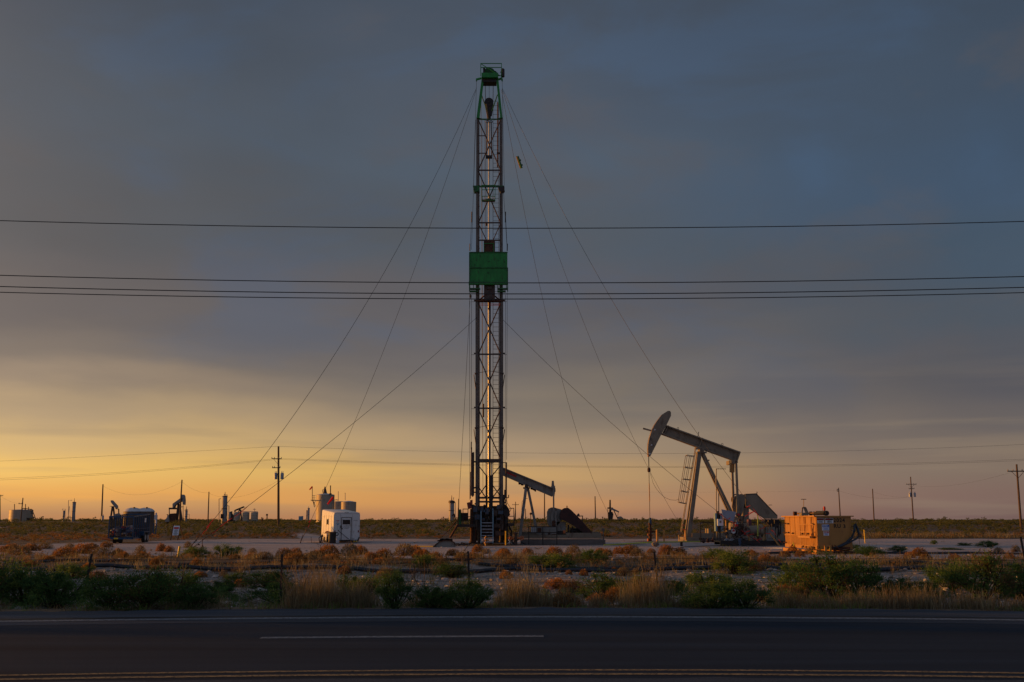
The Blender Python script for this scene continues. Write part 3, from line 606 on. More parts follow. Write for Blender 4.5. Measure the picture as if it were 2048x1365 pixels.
# grass
def grass_obj(name, label, spec_, seed, n, spread, wid, pal=STRAW, lean=0.22):
    rs = np.random.RandomState(seed); xx, yy, hh = map(np.array, zip(*spec_(rs))); V, c = grass_np(rs, xx, yy, tzv(xx, yy) - 0.02, n, hh, spread, pal, wid, lean)
    o = D.objects.new(name, np_mesh(name, V, 4, c, grassm)); C.objects.link(o); return tag(o, label, 'grass', kind='stuff')
tall = [(400, 470, .3), (600, 700, .78), (690, 760, .50), (824, 850, .26), (868, 900, .28), (1000, 1085, .62), (1100, 1155, .34), (1180, 1200, .3), (1238, 1330, .66), (1372, 1400, .5), (1520, 1565, .42), (1565, 1650, .26), (1660, 1705, .36), (1715, 1765, .42), (1775, 1850, .46), (1865, 1925, .36), (1940, 2060, .28)]
def sp_tall(rs):
    out = []
    for a, b_, h in tall:
        for _ in range(int((b_ - a) * 0.75)):
            px = rs.uniform(a, b_); x = X(px, 20.3); y = 19.4 + road_off(x) + abs(rs.normal()) * 0.75
            edge = min(px - a, b_ - px) / max(1, (b_ - a) / 2); out.append((x, y, h * (0.4 + 0.6 * min(1, edge * 2)) * rs.uniform(0.5, 1.12)))
    return out
grass_obj('roadside_grass', 'tall straw-coloured dry grass standing along the road shoulder', sp_tall, 41, 17, 0.10, 0.009)
def sp_verge(rs):
    out = []
    while len(out) < 900:
        x = rs.uniform(-16, 15)
        if rs.rand() < clump(x, 3, 1.3): out.append((x, 19.1 + road_off(x) + abs(rs.normal()) * 0.5, rs.uniform(0.05, 0.17)))
    return out
grass_obj('verge_grass', 'short mixed grass fringe where the asphalt shoulder ends', sp_verge, 42, 12, 0.07, 0.009, np.vstack([STRAW * 0.8, GREENS[2:4] * 1.2]), 0.4)
def sp_mid(rs):
    out = []
    while len(out) < 900:
        y = rs.uniform(33, 46); x = rs.uniform(-0.55 * y - 2, 0.55 * y)
        if rs.rand() < bare(x, y) * clump(x, y, 0.5, 1): out.append((x, y, rs.uniform(0.15, 0.42)))
    return out
grass_obj('strip_grass', 'thin straw grass between the dry shrubs in front of the pad', sp_mid, 43, 14, 0.12, 0.014)
def sp_far(rs):
    out = []
    while len(out) < 900:
        x = rs.uniform(20, 58); y = rs.uniform(87, 100); 
        if rs.rand() < clump(x, y, 0.3) * (1.2 if x < 34 else 0.6): out.append((x, y, rs.uniform(0.2, 0.55)))
    return out
grass_obj('far_grass', 'straw grass along the far edge of the pad at the right', sp_far, 44, 12, 0.3, 0.03)

# stones
def ico(rs):
    t_ = (1 + 5 ** 0.5) / 2; v = np.array([(-1, t_, 0), (1, t_, 0), (-1, -t_, 0), (1, -t_, 0), (0, -1, t_), (0, 1, t_), (0, -1, -t_), (0, 1, -t_), (t_, 0, -1), (t_, 0, 1), (-t_, 0, -1), (-t_, 0, 1)]) / 1.9
    f = np.array([(0, 11, 5), (0, 5, 1), (0, 1, 7), (0, 7, 10), (0, 10, 11), (1, 5, 9), (5, 11, 4), (11, 10, 2), (10, 7, 6), (7, 1, 8), (3, 9, 4), (3, 4, 2), (3, 2, 6), (3, 6, 8), (3, 8, 9), (4, 9, 5), (2, 4, 11), (6, 2, 10), (8, 6, 7), (9, 8, 1)])
    return v * (0.7 + 0.6 * rs.rand(12, 1)), f
def stones(name, label, seed, n, region, lo, hi, pw):
    rs = np.random.RandomState(seed); base = [ico(rs) for _ in range(8)]; Vs = []; Cs = []
    for _ in range(n):
        x, y = region(rs); v, f = base[rs.randint(8)]; s = lo + (hi - lo) * rs.rand() ** pw; a = rs.rand() * 6.28; ca, sa = math.cos(a), math.sin(a)
        q = v * np.array([s, s * rs.uniform(0.6, 1), s * rs.uniform(0.35, 0.6)]); q = np.stack([q[:, 0] * ca - q[:, 1] * sa + x, q[:, 0] * sa + q[:, 1] * ca + y, q[:, 2] + tz(x, y) + s * 0.1], 1)
        Vs.append(q[f].reshape(-1, 3)); Cs.append(np.tile(np.array((0.42, 0.38, 0.34)) * rs.uniform(0.4, 1.35), (20, 1)))
    o = D.objects.new(name, np_mesh(name, np.vstack(Vs), 3, np.vstack(Cs), rockm)); C.objects.link(o); return tag(o, label, 'stones', kind='stuff')
def reg_rub(rs):
    y = rs.uniform(23.5, 35); return rs.uniform(-0.56 * y, 0.56 * y), y
stones('rubble', 'pale limestone rubble covering the bank behind the fence', 51, 5200, reg_rub, 0.025, 0.13, 3.0)
stones('gravel', 'scattered small stones on the verge and strip', 52, 1500, lambda rs: (lambda y: (rs.uniform(-0.55 * y, 0.55 * y), y))(rs.uniform(35, 60)), 0.02, 0.09, 3)
rb = np.random.RandomState(5)
for px, py, w, lab in ((1012, 1158, 18, 'white boulder on the rubble bank in front of the rig, largest stone'), (1163, 1196, 12, 'pale stone by the orange bushes near the road'), (570, 1201, 13, 'flat pale stone in the verge below the second fence post'), (835, 1150, 10, 'small pale stone on the rubble behind the bare sapling'), (1098, 1176, 9, 'pale stone on the rubble left of the orange bushes'), (432, 1184, 11, 'pale stone beside the small bush on the left rubble')):
    p = by_foot(px, py); s = w * p.y / F / 1.8; v, f = ico(rb); q = v * np.array([s, s * 0.8, s * 0.5]); o = D.objects.new('boulder', np_mesh('boulder', q[f].reshape(-1, 3), 3, np.tile((0.40, 0.37, 0.34), (20, 1)), rockm)); C.objects.link(o)
    o.location = (p.x, p.y, tz(p.x, p.y) + 0.05); tag(o, lab, 'boulder', 'loose pale boulders')
# bare sapling and a few dead twigs
def twig(name, px, py, h, lab, seed, lean=-0.3):
    p = by_foot(px, py); T = Thing(name, lab, 'bare sapling', (p.x, p.y, tz(p.x, p.y))); rs = random.Random(seed); tr = MB(); br = MB()
    pts = [Vector((0, 0, 0))]
    for k in range(6): pts.append(pts[-1] + Vector((lean * 0.12 + rs.uniform(-.05, .05), rs.uniform(-.03, .03), h / 7)) * 1.0)
    tr.path(pts, 0.012, 6)
    def grow(a, d, ln, r, dep):
        b_ = a + d * ln; br.tube(a, b_, r, r * 0.6, 5)
        if dep:
            for _ in range(3): grow(b_, (d + Vector((rs.uniform(-.8, .8), rs.uniform(-.6, .6), rs.uniform(-.1, .6)))).normalized(), ln * 0.65, r * 0.6, dep - 1)
    for q in pts[2:]:
        for _ in range(2): grow(q, Vector((rs.uniform(-.9, .9), rs.uniform(-.5, .5), rs.uniform(.3, 1))).normalized(), h * 0.16, 0.006, 2)
    T.part('trunk', tr, M_['wood']); T.part('branches', br, M_['wood'])
twig('bare_sapling', 842, 1186, 0.95, 'bare leafless sapling leaning left on the rubble in front of the rig', 4)
twig('bare_sapling', 640, 1108, 0.9, 'thin bare twigs sticking up on the pad edge left of the white trailer', 8, 0.3)
def sp_tuft(rs):
    out = []
    while len(out) < 420:
        y = rs.uniform(20.5, 31); x = rs.uniform(-0.55 * y - 1, 0.55 * y)
        if rs.rand() < clump(x, y, 0.8, 4): out.append((x, y, rs.uniform(0.12, 0.4)))
    return out
grass_obj('bank_grass', 'thin dry grass tufts scattered over the rubble bank and between the bushes', sp_tuft, 47, 10, 0.06, 0.009, np.vstack([STRAW, OLIVES[:2]]), 0.35)
# ------------------------------------------------------------------ wire fence
fence_e = 25.3
FT = []
def fence_pt(px):
    x = X(px, fence_e, 1150); return Vector((x, fence_e + road_off(x) * 0.35, 0))
prof = [(183, 1108, -1.5, 'first rusty fence post from the left'), (565, 1109, 1.5, 'second rusty fence post from the left, before the white trailer'), (938, 1103, 4, 'third rusty fence post, in front of the rig'), (1312, 1104, 9, 'fourth rusty fence post, leaning left below the wellhead'), (2043, 1074, 5, 'rusty post at the right edge, tallest of the fence')]
T = None; protoP = None
for px, py, lean, lab in prof:
    b_ = fence_pt(px + lean * 0.5); b_.z = tz(b_.x, b_.y) - 0.1; top = P(px - lean * 0.4, py, b_.y)
    T = Thing('fence_post', lab, 'fence post', b_, group='rusty fence posts beside the road')
    mb = MB(); w = 0.05; mb.bar(b_, top, w, 0.016); mb.bar(b_ + Vector((0, .018, 0)), top + Vector((0, .018, 0)), 0.01, 0.03); T.part('post', mb, M_['black'], world=True)
    st_ = MB()
    d_ = top - b_
    for k in range(8): st_.box(b_ + d_ * (0.2 + 0.1 * k) + Vector((0, -.016, 0)), (0.042, 0.012, 0.012))
    T.part('studs', st_, M_['black'], world=True)
for h, lab in ((0.97, 'top barbed wire strand of the roadside fence'), (0.68, 'second barbed wire strand of the roadside fence'), (0.42, 'third barbed wire strand of the roadside fence'), (0.2, 'lowest barbed wire strand of the roadside fence')):
    mb = MB(); pts = []
    for i in range(-26, 27):
        x = i * 0.75; y = fence_e + road_off(x) * 0.35 - 0.03; pts.append((x, y, -0.33 + h + 0.02 * math.sin(x * 1.3 + h * 9)))
    mb.path(pts, 0.0045, 4)
    for i in range(0, 300):
        x = -19.5 + i * 0.13; y = fence_e + road_off(x) * 0.35 - 0.03; z = -0.33 + h + 0.02 * math.sin(x * 1.3 + h * 9); mb.bar((x - .012, y, z - .012), (x + .012, y, z + .014), 0.004)
    solo('barbed_wire', mb, M_['rust'], lab, 'barbed wire', group='barbed wire strands of the roadside fence')
for px, lab in ((374, 'thin wire stay of the fence in the left thicket'), (690, 'thin wire stay of the fence behind the tall grass'), (747, 'thin wire stay of the fence left of the dark bush'), (779, 'thin wire stay of the fence over the dark bush'), (849, 'thin wire stay of the fence beside the sapling')):
    b_ = fence_pt(px); mb = MB(); mb.path([(b_.x + 0.01 * math.sin(k * 2), b_.y - 0.04, -0.3 + k * 0.16) for k in range(7)], 0.005, 4); solo('fence_stay', mb, M_['rust'], lab, 'wire stay', group='wire stays of the fence')
# black poly pipes lying on the ground
def ground_pipe(name, x0, x1, y, r, lab, seed, m='polypipe', dy=0.0):
    rs = random.Random(seed); pts = []; n_ = int((x1 - x0) / 0.9)
    for i in range(n_ + 1):
        x = x0 + (x1 - x0) * i / n_; yy = y + dy * (i / n_) + 0.10 * math.sin(x * 0.35 + seed) + 0.05 * math.sin(x * 0.9); pts.append((x, yy, tz(x, yy) + r * 1.1 + 0.015 * math.sin(x * 1.7 + seed)))
    mb = MB(); mb.path(pts, r, 8); return solo(name, mb, M_[m], lab, 'pipe', group='flow pipes lying on the ground')
ground_pipe('flow_pipe', -22, 22, 34.6, 0.07, 'nearer thick black pipe lying in front of the rig along the whole fence', 1)
ground_pipe('flow_pipe', -1.2, 22, 36.4, 0.06, 'second thick black pipe just behind the nearer one, right half', 4)
ground_pipe('flow_pipe', -21, -1.5, 38.0, 0.045, 'thin dark pipe behind the rust shrubs in the left half', 6, dy=0.8)
ground_pipe('flow_pipe', 12.4, 26, 49.2, 0.05, 'dark pipe past the foot of the yellow tank', 9, dy=-2)
# ------------------------------------------------------------------ overhead wires near the road
def sagline(name, Y, z0, k, lab, r, x0=0.0, m='wire', dx=0, span=42, grp='overhead wires crossing the whole sky'):
    mb = MB(); mb.path([(x, Y, z0 + k * (x - x0) ** 2) for x in np.linspace(-span, span, 57)], r, 6); return solo(name, mb, M_[m], lab, 'power line', group=grp)
for py, py0, Y, lab, x0 in ((457, 442.5, 27.5, 'topmost single wire crossing the whole sky', 0.4), (566.3, 552, 26, 'upper wire of the three close overhead wires', 0.6), (588.3, 574, 25.2, 'middle wire of the three close overhead wires', 0.4), (598.6, 585, 26.8, 'lowest wire of the three close overhead wires', 0.2)):
    z = P(1024, py, Y).z; z1 = P(1024, py0, Y).z; sagline('power_line', Y, z, (z1 - z) / (0.514 * Y * 1.04) ** 2, lab, 0.0125, x0)
# ------------------------------------------------------------------ distant poles and lines
def pole(px, ytop, ybase, Y, lab, lean=0, arms=(), trans=(), r=0.13, grp='wooden utility poles on the plain'):
    zb = tz(X(px, Y), Y) - 0.3; b_ = Vector((X(px + lean, Y, ybase), Y, zb)); t_ = P(px, ytop, Y)
    T = Thing('utility_pole', lab, 'utility pole', b_, group=grp); mb = MB(); mb.tube(b_, t_, r * 1.15, r * 0.8, 8); T.part('pole_shaft', mb, M_['wood'], world=True)
    for (ay, hw, off, brace) in arms:
        c = P(px, ay, Y); c.x = t_.x + (b_.x - t_.x) * (ay - ytop) / (ybase - ytop) + off; a = MB(); a.box(c + Vector((0, -.14, 0)), (2 * hw, 0.10, 0.12))
        o = T.part('crossarm', a, M_['wood'], world=True)
        ins = MB()
        for s in (-0.95, -0.45, 0.45, 0.95): ins.lathe([(0.045, 0), (0.06, .08), (0.03, .16), (0.02, .2)], c + Vector((s * hw, -.14, 0.06)), 8)
        T.part('insulators', ins, M_['grey'], world=True, parent=None)
        if brace:
            bm_ = MB()
            for s in (-1, 1): bm_.bar(c + Vector((s * hw * 0.6, -.15, -.05)), c + Vector((-off, -.15, -0.8)), 0.04)
            T.part('brace', bm_, M_['rust'], world=True)
    for (ty, offp) in trans:
        c = P(px, ty, Y); c.x = t_.x + (b_.x - t_.x) * (ty - ytop) / (ybase - ytop) + offp; a = MB(); a.lathe([(0.02, -.5), (.24, -.48), (.25, .35), (.2, .44), (.05, .48)], c, 14); a.tube(c + Vector((.1, 0, .45)), c + Vector((.1, 0, .75)), .05, .03, 6); a.tube(c + Vector((-.1, 0, .45)), c + Vector((-.1, 0, .75)), .05, .03, 6)
        T.part('transformer', a, M_['alu'], world=True)
    return T
pole(557, 893, 1055, 150, 'tall wooden pole with crossarm and transformer cans left of the white trailer', 0, ((918, 0.75, -0.25, True), (936, 0.6, -0.3, False)), ((952.5, -0.42), (952.5, 0.55)), 0.17)
pole(206, 969, 1046, 210, 'bare wooden pole standing left of the blue cage trailer', -3, (), ((1036, 0.2),), 0.16)
pole(364, 960, 1047, 190, 'wooden pole right beside the distant dark pumpjack', -5, (), (), 0.15)
pole(418, 984, 1045, 215, 'slim pole left of the tall vertical separator', -2, (), (), 0.13)
pole(46, 996, 1047, 230, 'short leaning pole in front of the far left tank', -5, ((1008, 0.5, -0.3, False),), (), 0.14)
pole(0, 990, 1045, 240, 'pole top cut by the left edge of the photo', 0, ((992, 0.8, 0, False),), (), 0.14)
pole(1821, 954, 1046, 235, 'pole with two crossarms and a pair of transformers right of the yellow tank', 6, ((969, 1.2, 0, True), (978, 0.65, 0, False)), ((990, -0.42), (990, 0.72)), 0.15)
pole(1677, 976, 1042, 250, 'bare pole rising just behind the yellow tank', 4, ((980, 0.25, -0.25, False), (983, .25, -.25, False)), (), 0.15)
pole(1745, 978, 1042, 250, 'bare pole midway between the yellow tank and the transformer pole', 3, (), (), 0.15)
pole(2033, 929, 1055, 118, 'leaning pole with a single long crossarm at the right edge', 9, ((943, 1.2, 0, True),), (), 0.13)
pole(1089, 985, 1042, 200, 'thin pole behind the beam end of the headless pumpjack', 0, (), (), 0.12)
pole(1190, 993, 1040, 240, 'short brown pole between the two large pumpjacks', 1, (), (), 0.14)
pole(1031, 1004, 1042, 280, 'small far cross-armed pole right of the rig platform', 0, ((1010, 0.9, 0, False),), (), 0.12)
pole(1051, 1018, 1042, 280, 'small far bare pole seen between the legs of the headless pumpjack', 0, (), (), 0.12)
def catenary(name, a, b_, sagpx, lab, r=0.03, n=24, m='wire', cat='power line', grp='wires strung between distant poles'):
    a = Vector(a); b_ = Vector(b_); mb = MB(); pts = []
    for i in range(n + 1):
        t_ = i / n; p = a.lerp(b_, t_); p.z -= sagpx * 4 * t_ * (1 - t_); pts.append(p)
    mb.path(pts, r, 5); return solo(name, mb, M_[m], lab, cat, group=grp)
for (a, b_, s, lab) in (((207, 973, 210), (363, 964, 190), 2.1, 'drooping wire between the two left poles'), ((364, 964, 190), (418, 986, 215), 0.6, 'short wire from the left pole down to the slim pole'), ((418, 987, 215), (556, 962, 150), 1.6, 'drooping wire from the slim pole to the tall transformer pole'), ((1678, 982, 250), (1820, 994, 235), 1.0, 'wire joining the bare pole behind the yellow tank with the transformer pole'), ((1746, 984, 250), (1820, 994, 235), 0.5, 'wire joining the second bare pole with the transformer pole'), ((1240, 984, 300), (1677, 981, 250), 0.3, 'faint low wire left of the pole behind the yellow tank'), ((1821, 970, 235), (2030, 943, 118), 1.0, 'faint wire climbing to the leaning pole at the right edge'), ((0, 992, 240), (44, 1008, 230), 0.4, 'short wire at the far left edge of the photo')):
    catenary('pole_wire', P(*a), P(*b_), s, lab, 0.008 if 'faint' in lab else 0.011)
for (pa, pb, s, lab) in (((-300, 962, 150), (557, 917, 150), 0.9, 'lower pair wire running left from the transformer pole'), ((-300, 966, 152), (557, 919, 150), 0.9, 'lowest wire running left from the transformer pole'), ((-300, 935, 150), (557, 893, 150), 0.2, 'top wire running left from the transformer pole'), ((557, 917, 150), (2500, 895, 150), 1.95, 'lower wire running right from the transformer pole behind the rig'), ((557, 919, 150), (2500, 898, 152), 1.95, 'lowest wire running right from the transformer pole behind the rig'), ((557, 893, 150), (2500, 862, 150), 2.1, 'top wire running right from the transformer pole behind the rig')):
    catenary('pole_wire', P(*pa), P(*pb), s, lab, 0.013, 40)

# ------------------------------------------------------------------ workover rig
YR = 66.0
def M(px, py, Y=YR): return P(px, py, Y)
rb_ = G(978, 1090); rig = Thing('workover_rig', 'tall lattice workover rig with green crown and green racking board in the centre', 'workover rig', (M(978, 1090).x, YR, 0))
A = lambda nm, mb, m, **k: rig.part(nm, mb, M_[m] if isinstance(m, str) else m, world=True, **k)
YF, YB = 65.3, 66.6
for (xt, xb, Y, lab) in ((954.7, 953.6, YF, 'l'), (1003.3, 1003.8, YF, 'r'), (957, 957, YB, 'l'), (1001, 1001, YB, 'r')):
    mb = MB(); mb.bar(M(xt, 236, Y), M(xb, 604, Y), 0.135, 0.135); A('leg', mb, 'leg')
    mb = MB(); mb.bar(M(xb, 604, Y), M(xb, 1060, Y), 0.175, 0.175); A('leg', mb, 'leg')
def xbay(x0, x1, y0, y1, Y, r=0.035):
    mb = MB(); mb.tube(M(x0, y0, Y), M(x1, y1, Y), r, n=6); mb.tube(M(x1, y0, Y + .02), M(x0, y1, Y + .02), r, n=6); return mb
XR = 0.043
for (y0, y1) in ((241, 340), (343, 446), (448, 480), (607, 708), (711, 816), (819, 918)):
    if y1 - y0 < 40: 
        mb = MB(); mb.tube(M(957, y0, YF), M(973, 481, YF), .033, n=6); mb.tube(M(1001, y0, YF), M(986, 481, YF), .033, n=6)
    else: mb = xbay(957, 1001, y0, y1, YF, XR)
    A('cross_brace', mb, 'steel')
for (y, hh, m) in ((239, .08, 'dgreen'), (272, .05, 'steel'), (307, .05, 'steel'), (341, .09, 'steel'), (446, .09, 'steel'), (481, .09, 'steel'), (603, .16, 'rust'), (709, .10, 'steel'), (817, .10, 'steel'), (922, .24, 'steel'), (996, .13, 'black'), (1004, .12, 'black')):
    mb = MB(); x1_ = 1002 if y not in (272, 307) else 972
    mb.bar(M(955, y, YF), M(x1_, y, YF), 0.06, hh); A('girt', mb, m)
for y in (341, 446, 603, 709, 817, 922):   # side girts front to back
    mb = MB()
    for x in (954, 1003): mb.bar(M(x, y, YF), M(x, y, YB), .05, .07)
    mb.bar(M(957, y, YB), M(1001, y, YB), .05, .07); A('side_girt', mb, 'steel')
# lower sub-bays beside the tubing columns
mb = MB()
for a, b_ in (((956, 930), (972, 951)), ((1002, 930), (985, 951)), ((956, 973), (972, 996)), ((972, 971), (956, 994)), ((1002, 973), (985, 996)), ((985, 971), (1002, 994))): mb.tube(M(*a, YF), M(*b_, YF), .038, n=6)
A('knee_brace', mb, 'black')
for x in (973.6, 983.4):
    mb = MB(); mb.bar(M(x, 951, YF + .1), M(x, 1050, YF + .1), .15, .15); A('hydraulic_ram', mb, 'black')
    mb = MB(); mb.tube(M(x, 922, YF + .1), M(x, 951, YF + .1), .045, n=8); A('ram_rod', mb, 'chrome')
# foot flanges beside the girts
mb = MB()
for y in (603, 709, 817):
    for x0, x1 in ((948, 953), (1004, 1010)): mb.bar(M(x0, y - 1.5, YF), M(x1, y - 1.5, YF), .1, .1)
    mb.tube(M(943, y + 1, YF), M(949, y + 1, YF), .012, n=5); mb.tube(M(1009, y + 1, YF), M(1014, y + 1, YF), .012, n=5)
A('flange_stub', mb, 'steel')
for y in (746, 855):
    for s, xl in ((-1, 953), (1, 1004)):
        mb = MB(); mb.path([M(978 - s * 1, y - 4, YF - .1), M(xl, y + 1, YF - .15), M(xl + s * 4, y, YF - .15)], .016, 5); mb.ball(M(xl + s * 2, y + 2, YF - .15), .06); mb.tube(M(xl + s * 5.2, y + 4, YF - .15), M(xl + s * 1.5, y + 32, YF - .15), .025, n=6); A('lock_linkage', mb, 'steel')
# tubing hanging in the mast, its sunny side bright
for (x, y0, y1, r, m) in ((978, 244, 1040, .055, 'chrome'), (980.3, 604, 1015, .045, 'steel'), (976.2, 604, 900, .03, 'leg')):
    mb = MB(); mb.tube(M(x, y0, 65.9 if r > .05 else 66.1), M(x - .5, y1, 65.9 if r > .05 else 66.1), r, n=12)
    A('tubing_string', mb, m)
# ladder
mb = MB(); 
for x in (986, 997.5): mb.tube(M(x, 200, YB - .1), M(x, 1000, YB - .1), .018, n=5)
A('ladder_rail', mb, 'leg')
mb = MB()
for k in range(90): mb.tube(M(986, 203 + k * 8.85, YB - .1), M(997.5, 203 + k * 8.85, YB - .1), .013, n=5)
A('ladder_rungs', mb, 'leg')
mb = MB()
for k in range(12): mb.tube(M(957, 287 + k * 21, YF - .02), M(960, 287 + k * 21, YF - .02), .018, n=5)
A('step_pegs', mb, 'steel')
# crown
mb = MB(); mb.bar(M(963.5, 156, YF), M(996.5, 156, YF), .9, .34); A('crown_beam', mb, 'green')
mb = MB(); mb.prism([M(963, 160, YF - .2), M(967.5, 160, YF - .2), M(959, 236, YF - .2), M(953, 236, YF - .2)], (0, .14, 0)); mb.prism([M(963, 160, YB), M(967.5, 160, YB), M(959, 236, YB), M(953, 236, YB)], (0, .12, 0)); A('crown_leg', mb, 'green')
mb = MB(); mb.prism([M(992.5, 160, YF - .2), M(997, 160, YF - .2), M(1005, 236, YF - .2), M(1000.5, 236, YF - .2)], (0, .14, 0)); mb.prism([M(992.5, 160, YB), M(997, 160, YB), M(1005, 236, YB), M(1000.5, 236, YB)], (0, .12, 0)); A('crown_leg', mb, 'green')
mb = MB(); mb.tube(M(963, 190, YF), M(974, 222, YF), .035, n=6); mb.tube(M(995, 190, YF), M(984, 222, YF), .035, n=6); mb.tube(M(957, 237, YF), M(970, 240, YF), .04, n=6); mb.tube(M(1001, 237, YF), M(988, 240, YF), .04, n=6); A('crown_brace', mb, 'dgreen')
mb = MB(); mb.bar(M(965, 165.5, YF + .1), M(993, 165.5, YF + .1), .7, .22); A('crown_frame', mb, 'black')
mb = MB()
for s, x0, x1 in ((-1, 953, 963), (1, 997, 1004.5)): mb.bar(M(x0, 159.5, YF), M(x1, 157, YF), .1, .12); mb.bar(M(x0 + (0 if s < 0 else 7.5), 158, YF), M(x0 + (0 if s < 0 else 7.5), 163, YF), .08)
A('outrigger', mb, 'green')
mb = MB()
for (a, b_) in (((961.5, 127.5), (1003, 127.5)), ((961.5, 135.5), (1003, 135.5)), ((961.5, 127.5), (961.5, 153)), ((1003, 127.5), (1003, 162)), ((963, 129), (1000, 152)), ((996, 152), (1003, 152))):
    for Y in (YF - .2, YB): mb.bar(M(*a, Y), M(*b_, Y), .045)
for x in (961.5, 1003): mb.bar(M(x, 127.5, YF - .2), M(x, 127.5, YB), .045); mb.bar(M(x, 135.5, YF - .2), M(x, 135.5, YB), .045)
A('crown_railing', mb, 'green')
for (x, y, r, yy) in ((977, 144.5, .30, 65.5), (981, 144.5, .27, 66.0), (988.5, 147, .17, 65.6)):
    c = M(x, y, yy); mb = MB(); mb.tube(c + Vector((0, -.07, 0)), c + Vector((0, .07, 0)), r, n=20); mb.ring(c, r, .03, 'y', 20); A('crown_sheave', mb, 'dgreen')
mb = MB(); mb.bar(M(968.2, 136, YF), M(968.2, 152, YF), .14, .1); mb.prism([M(970, 152, YF), M(988, 152, YF), M(984, 145, YF), M(973, 145, YF)], (0, .3, 0)); A('sheave_housing', mb, 'black')
mb = MB(); mb.lathe([(.05, -.35), (.13, -.3), (.13, .25), (.05, .32)], M(1005.5, 146, YF), 10); mb.bar(M(1000, 145, YF), M(1005, 144, YF), .04); A('crown_lamp', mb, 'black')
# travelling block, elevator links
tb = MB(); c = M(978, 206, 65.8); tb.tube(c + Vector((0, -.16, 0)), c + Vector((0, .16, 0)), .31, n=22); tb.tube(c + Vector((0, -.18, 0)), c + Vector((0, -.16, 0)), .1, n=12)
tb.prism([M(969.5, 210, 65.66), M(986.8, 210, 65.66), M(983.5, 230, 65.66), M(974, 230, 65.66)], (0, .28, 0)); tbo = A('travelling_block', tb, 'black')
mb = MB(); mb.prism([M(971, 208, 65.6), M(973.3, 208, 65.6), M(977.3, 238, 65.6), M(974.4, 238, 65.6)], (0, .36, 0)); A('block_cheek', mb, 'ochre')
mb = MB(); mb.lathe([(.06, -.0), (.13, .1), (.14, .55), (.08, .7)], M(978, 241, 65.8), 10); mb.ring(M(974, 244, 65.8), .08, .035); mb.ring(M(982, 244, 65.8), .08, .035); A('hook', mb, 'black', )
for x0, x1 in ((974, 973.2), (982.2, 983.6)):
    mb = MB(); mb.tube(M(x0, 246, 65.7), M(x1, 312, 65.7), .04, n=6); A('elevator_link', mb, 'black')
mb = MB(); mb.box(M(978, 314.5, 65.75), (.44, .3, .16)); mb.tube(M(972, 316, 65.6), M(975, 316, 65.6), .06, n=8); A('elevator', mb, 'black')
mb = MB()
for x, x2 in ((970.3, 971), (986.5, 986), (978.4, 978.4)): mb.tube(M(x, 166, 65.8), M(x2, 199, 65.8), .022 if x != 978.4 else .012, n=5)
for x in (964, 969.5, 971.5): mb.tube(M(x, 240, 66.3), M(x + 2, 1000, 66.3), .011, n=4)
mb.tube(M(962, 190, 66.4), M(966, 1000, 66.4), .013, n=4)
A('drill_line', mb, 'wire')
mb = MB(); mb.tube(M(967, 808, 66.2), M(967, 835, 66.2), .05, n=8); mb.tube(M(973, 448, 66.2), M(973, 452, 66.2), .07, n=8); A('line_weight', mb, 'black')
mb = MB(); mb.tube(M(995.5, 205, YB), M(995.2, 335, YB), .045, n=6); mb.box(M(998, 307, YB), (.3, .1, .12)); A('standpipe', mb, 'rust')
# belly board at 376
mb = MB(); mb.bar(M(946, 373.5, YF - .1), M(1008, 373.5, YF - .1), .12, .10); A('cross_tube', mb, 'dgreen')
mb = MB(); mb.prism([M(946, 373, YF - .2), M(959, 374, YF - .2), M(959, 383, YF - .2), M(948, 383.5, YF - .2)], (0, .5, 0)); A('pulley_box', mb, 'dgreen')
mb = MB(); mb.prism([M(996, 374, YF - .2), M(1009, 373, YF - .2), M(1009, 381, YF - .2), M(1003, 384.5, YF - .2), M(999, 381, YF - .2)], (0, .5, 0)); mb.ring(M(1006, 383, YF - .3), .12, .012); A('pulley_box', mb, 'black')
mb = MB()
for (a, b_) in (((963.5, 371), (990.5, 371)), ((963.5, 371), (963.5, 402)), ((990.5, 371), (990, 402)), ((963.5, 393), (990.5, 393)), ((963.5, 402.5), (990.5, 401)), ((963.5, 380), (990.5, 380)), ((971, 398.5), (985, 398.5))):
    mb.bar(M(*a, YF - .5), M(*b_, YF - .5), .035)
mb.bar(M(963.5, 402, YF - .5), M(963.5, 402, YF), .03); mb.bar(M(990.5, 402, YF - .5), M(990.5, 402, YF), .03); A('basket_frame', mb, 'green')
mb = MB(); mb.box((M(963.5, 402, YF - .25) + M(990.5, 402, YF - .25)) / 2, (.88, .5, .03))
for k in range(8): mb.tube(M(965 + k * 3.4, 393, YF - .5), M(965 + k * 3.4, 402, YF - .5), .008, n=4)
A('basket_floor', mb, 'leg')
# side cables and ropes on both flanks
mb = MB()
for (a, b_) in (((953, 162), (947, 372)), ((1004.3, 162), (1008.5, 372)), ((951.5, 240), (943, 500)), ((1007, 384), (1014.5, 503)), ((944, 424), (939.8, 503)), ((1011, 424), (1014.6, 503)), ((939, 585), (939.5, 1000)), ((943, 590), (942.5, 900)), ((1014.5, 585), (1013, 920)), ((1011, 590), (1010, 980)), ((940, 602), (929.5, 800)), ((929.5, 800), (917.5, 1008))):
    mb.tube(M(*a, YF - .3), M(*b_, YF - .3), .0125, n=5)
A('hang_line', mb, 'wire')
mb = MB()
for (x, y0, y1) in ((943.5, 424, 445), (1011, 424, 445), (940, 488, 502), (1014.7, 488, 502), (942.7, 884, 898), (917.4, 998, 1022)):
    mb = MB(); mb.tube(M(x, y0, YF - .3), M(x - .3, y1, YF - .3), .035, n=6); A('rope_clamp', mb, 'black')
mb = MB(); mb.lathe([(.02, -.15), (.06, 0), (.02, .15)], M(941, 593, YF - .3), 8); A('rope_clamp', mb, 'black')
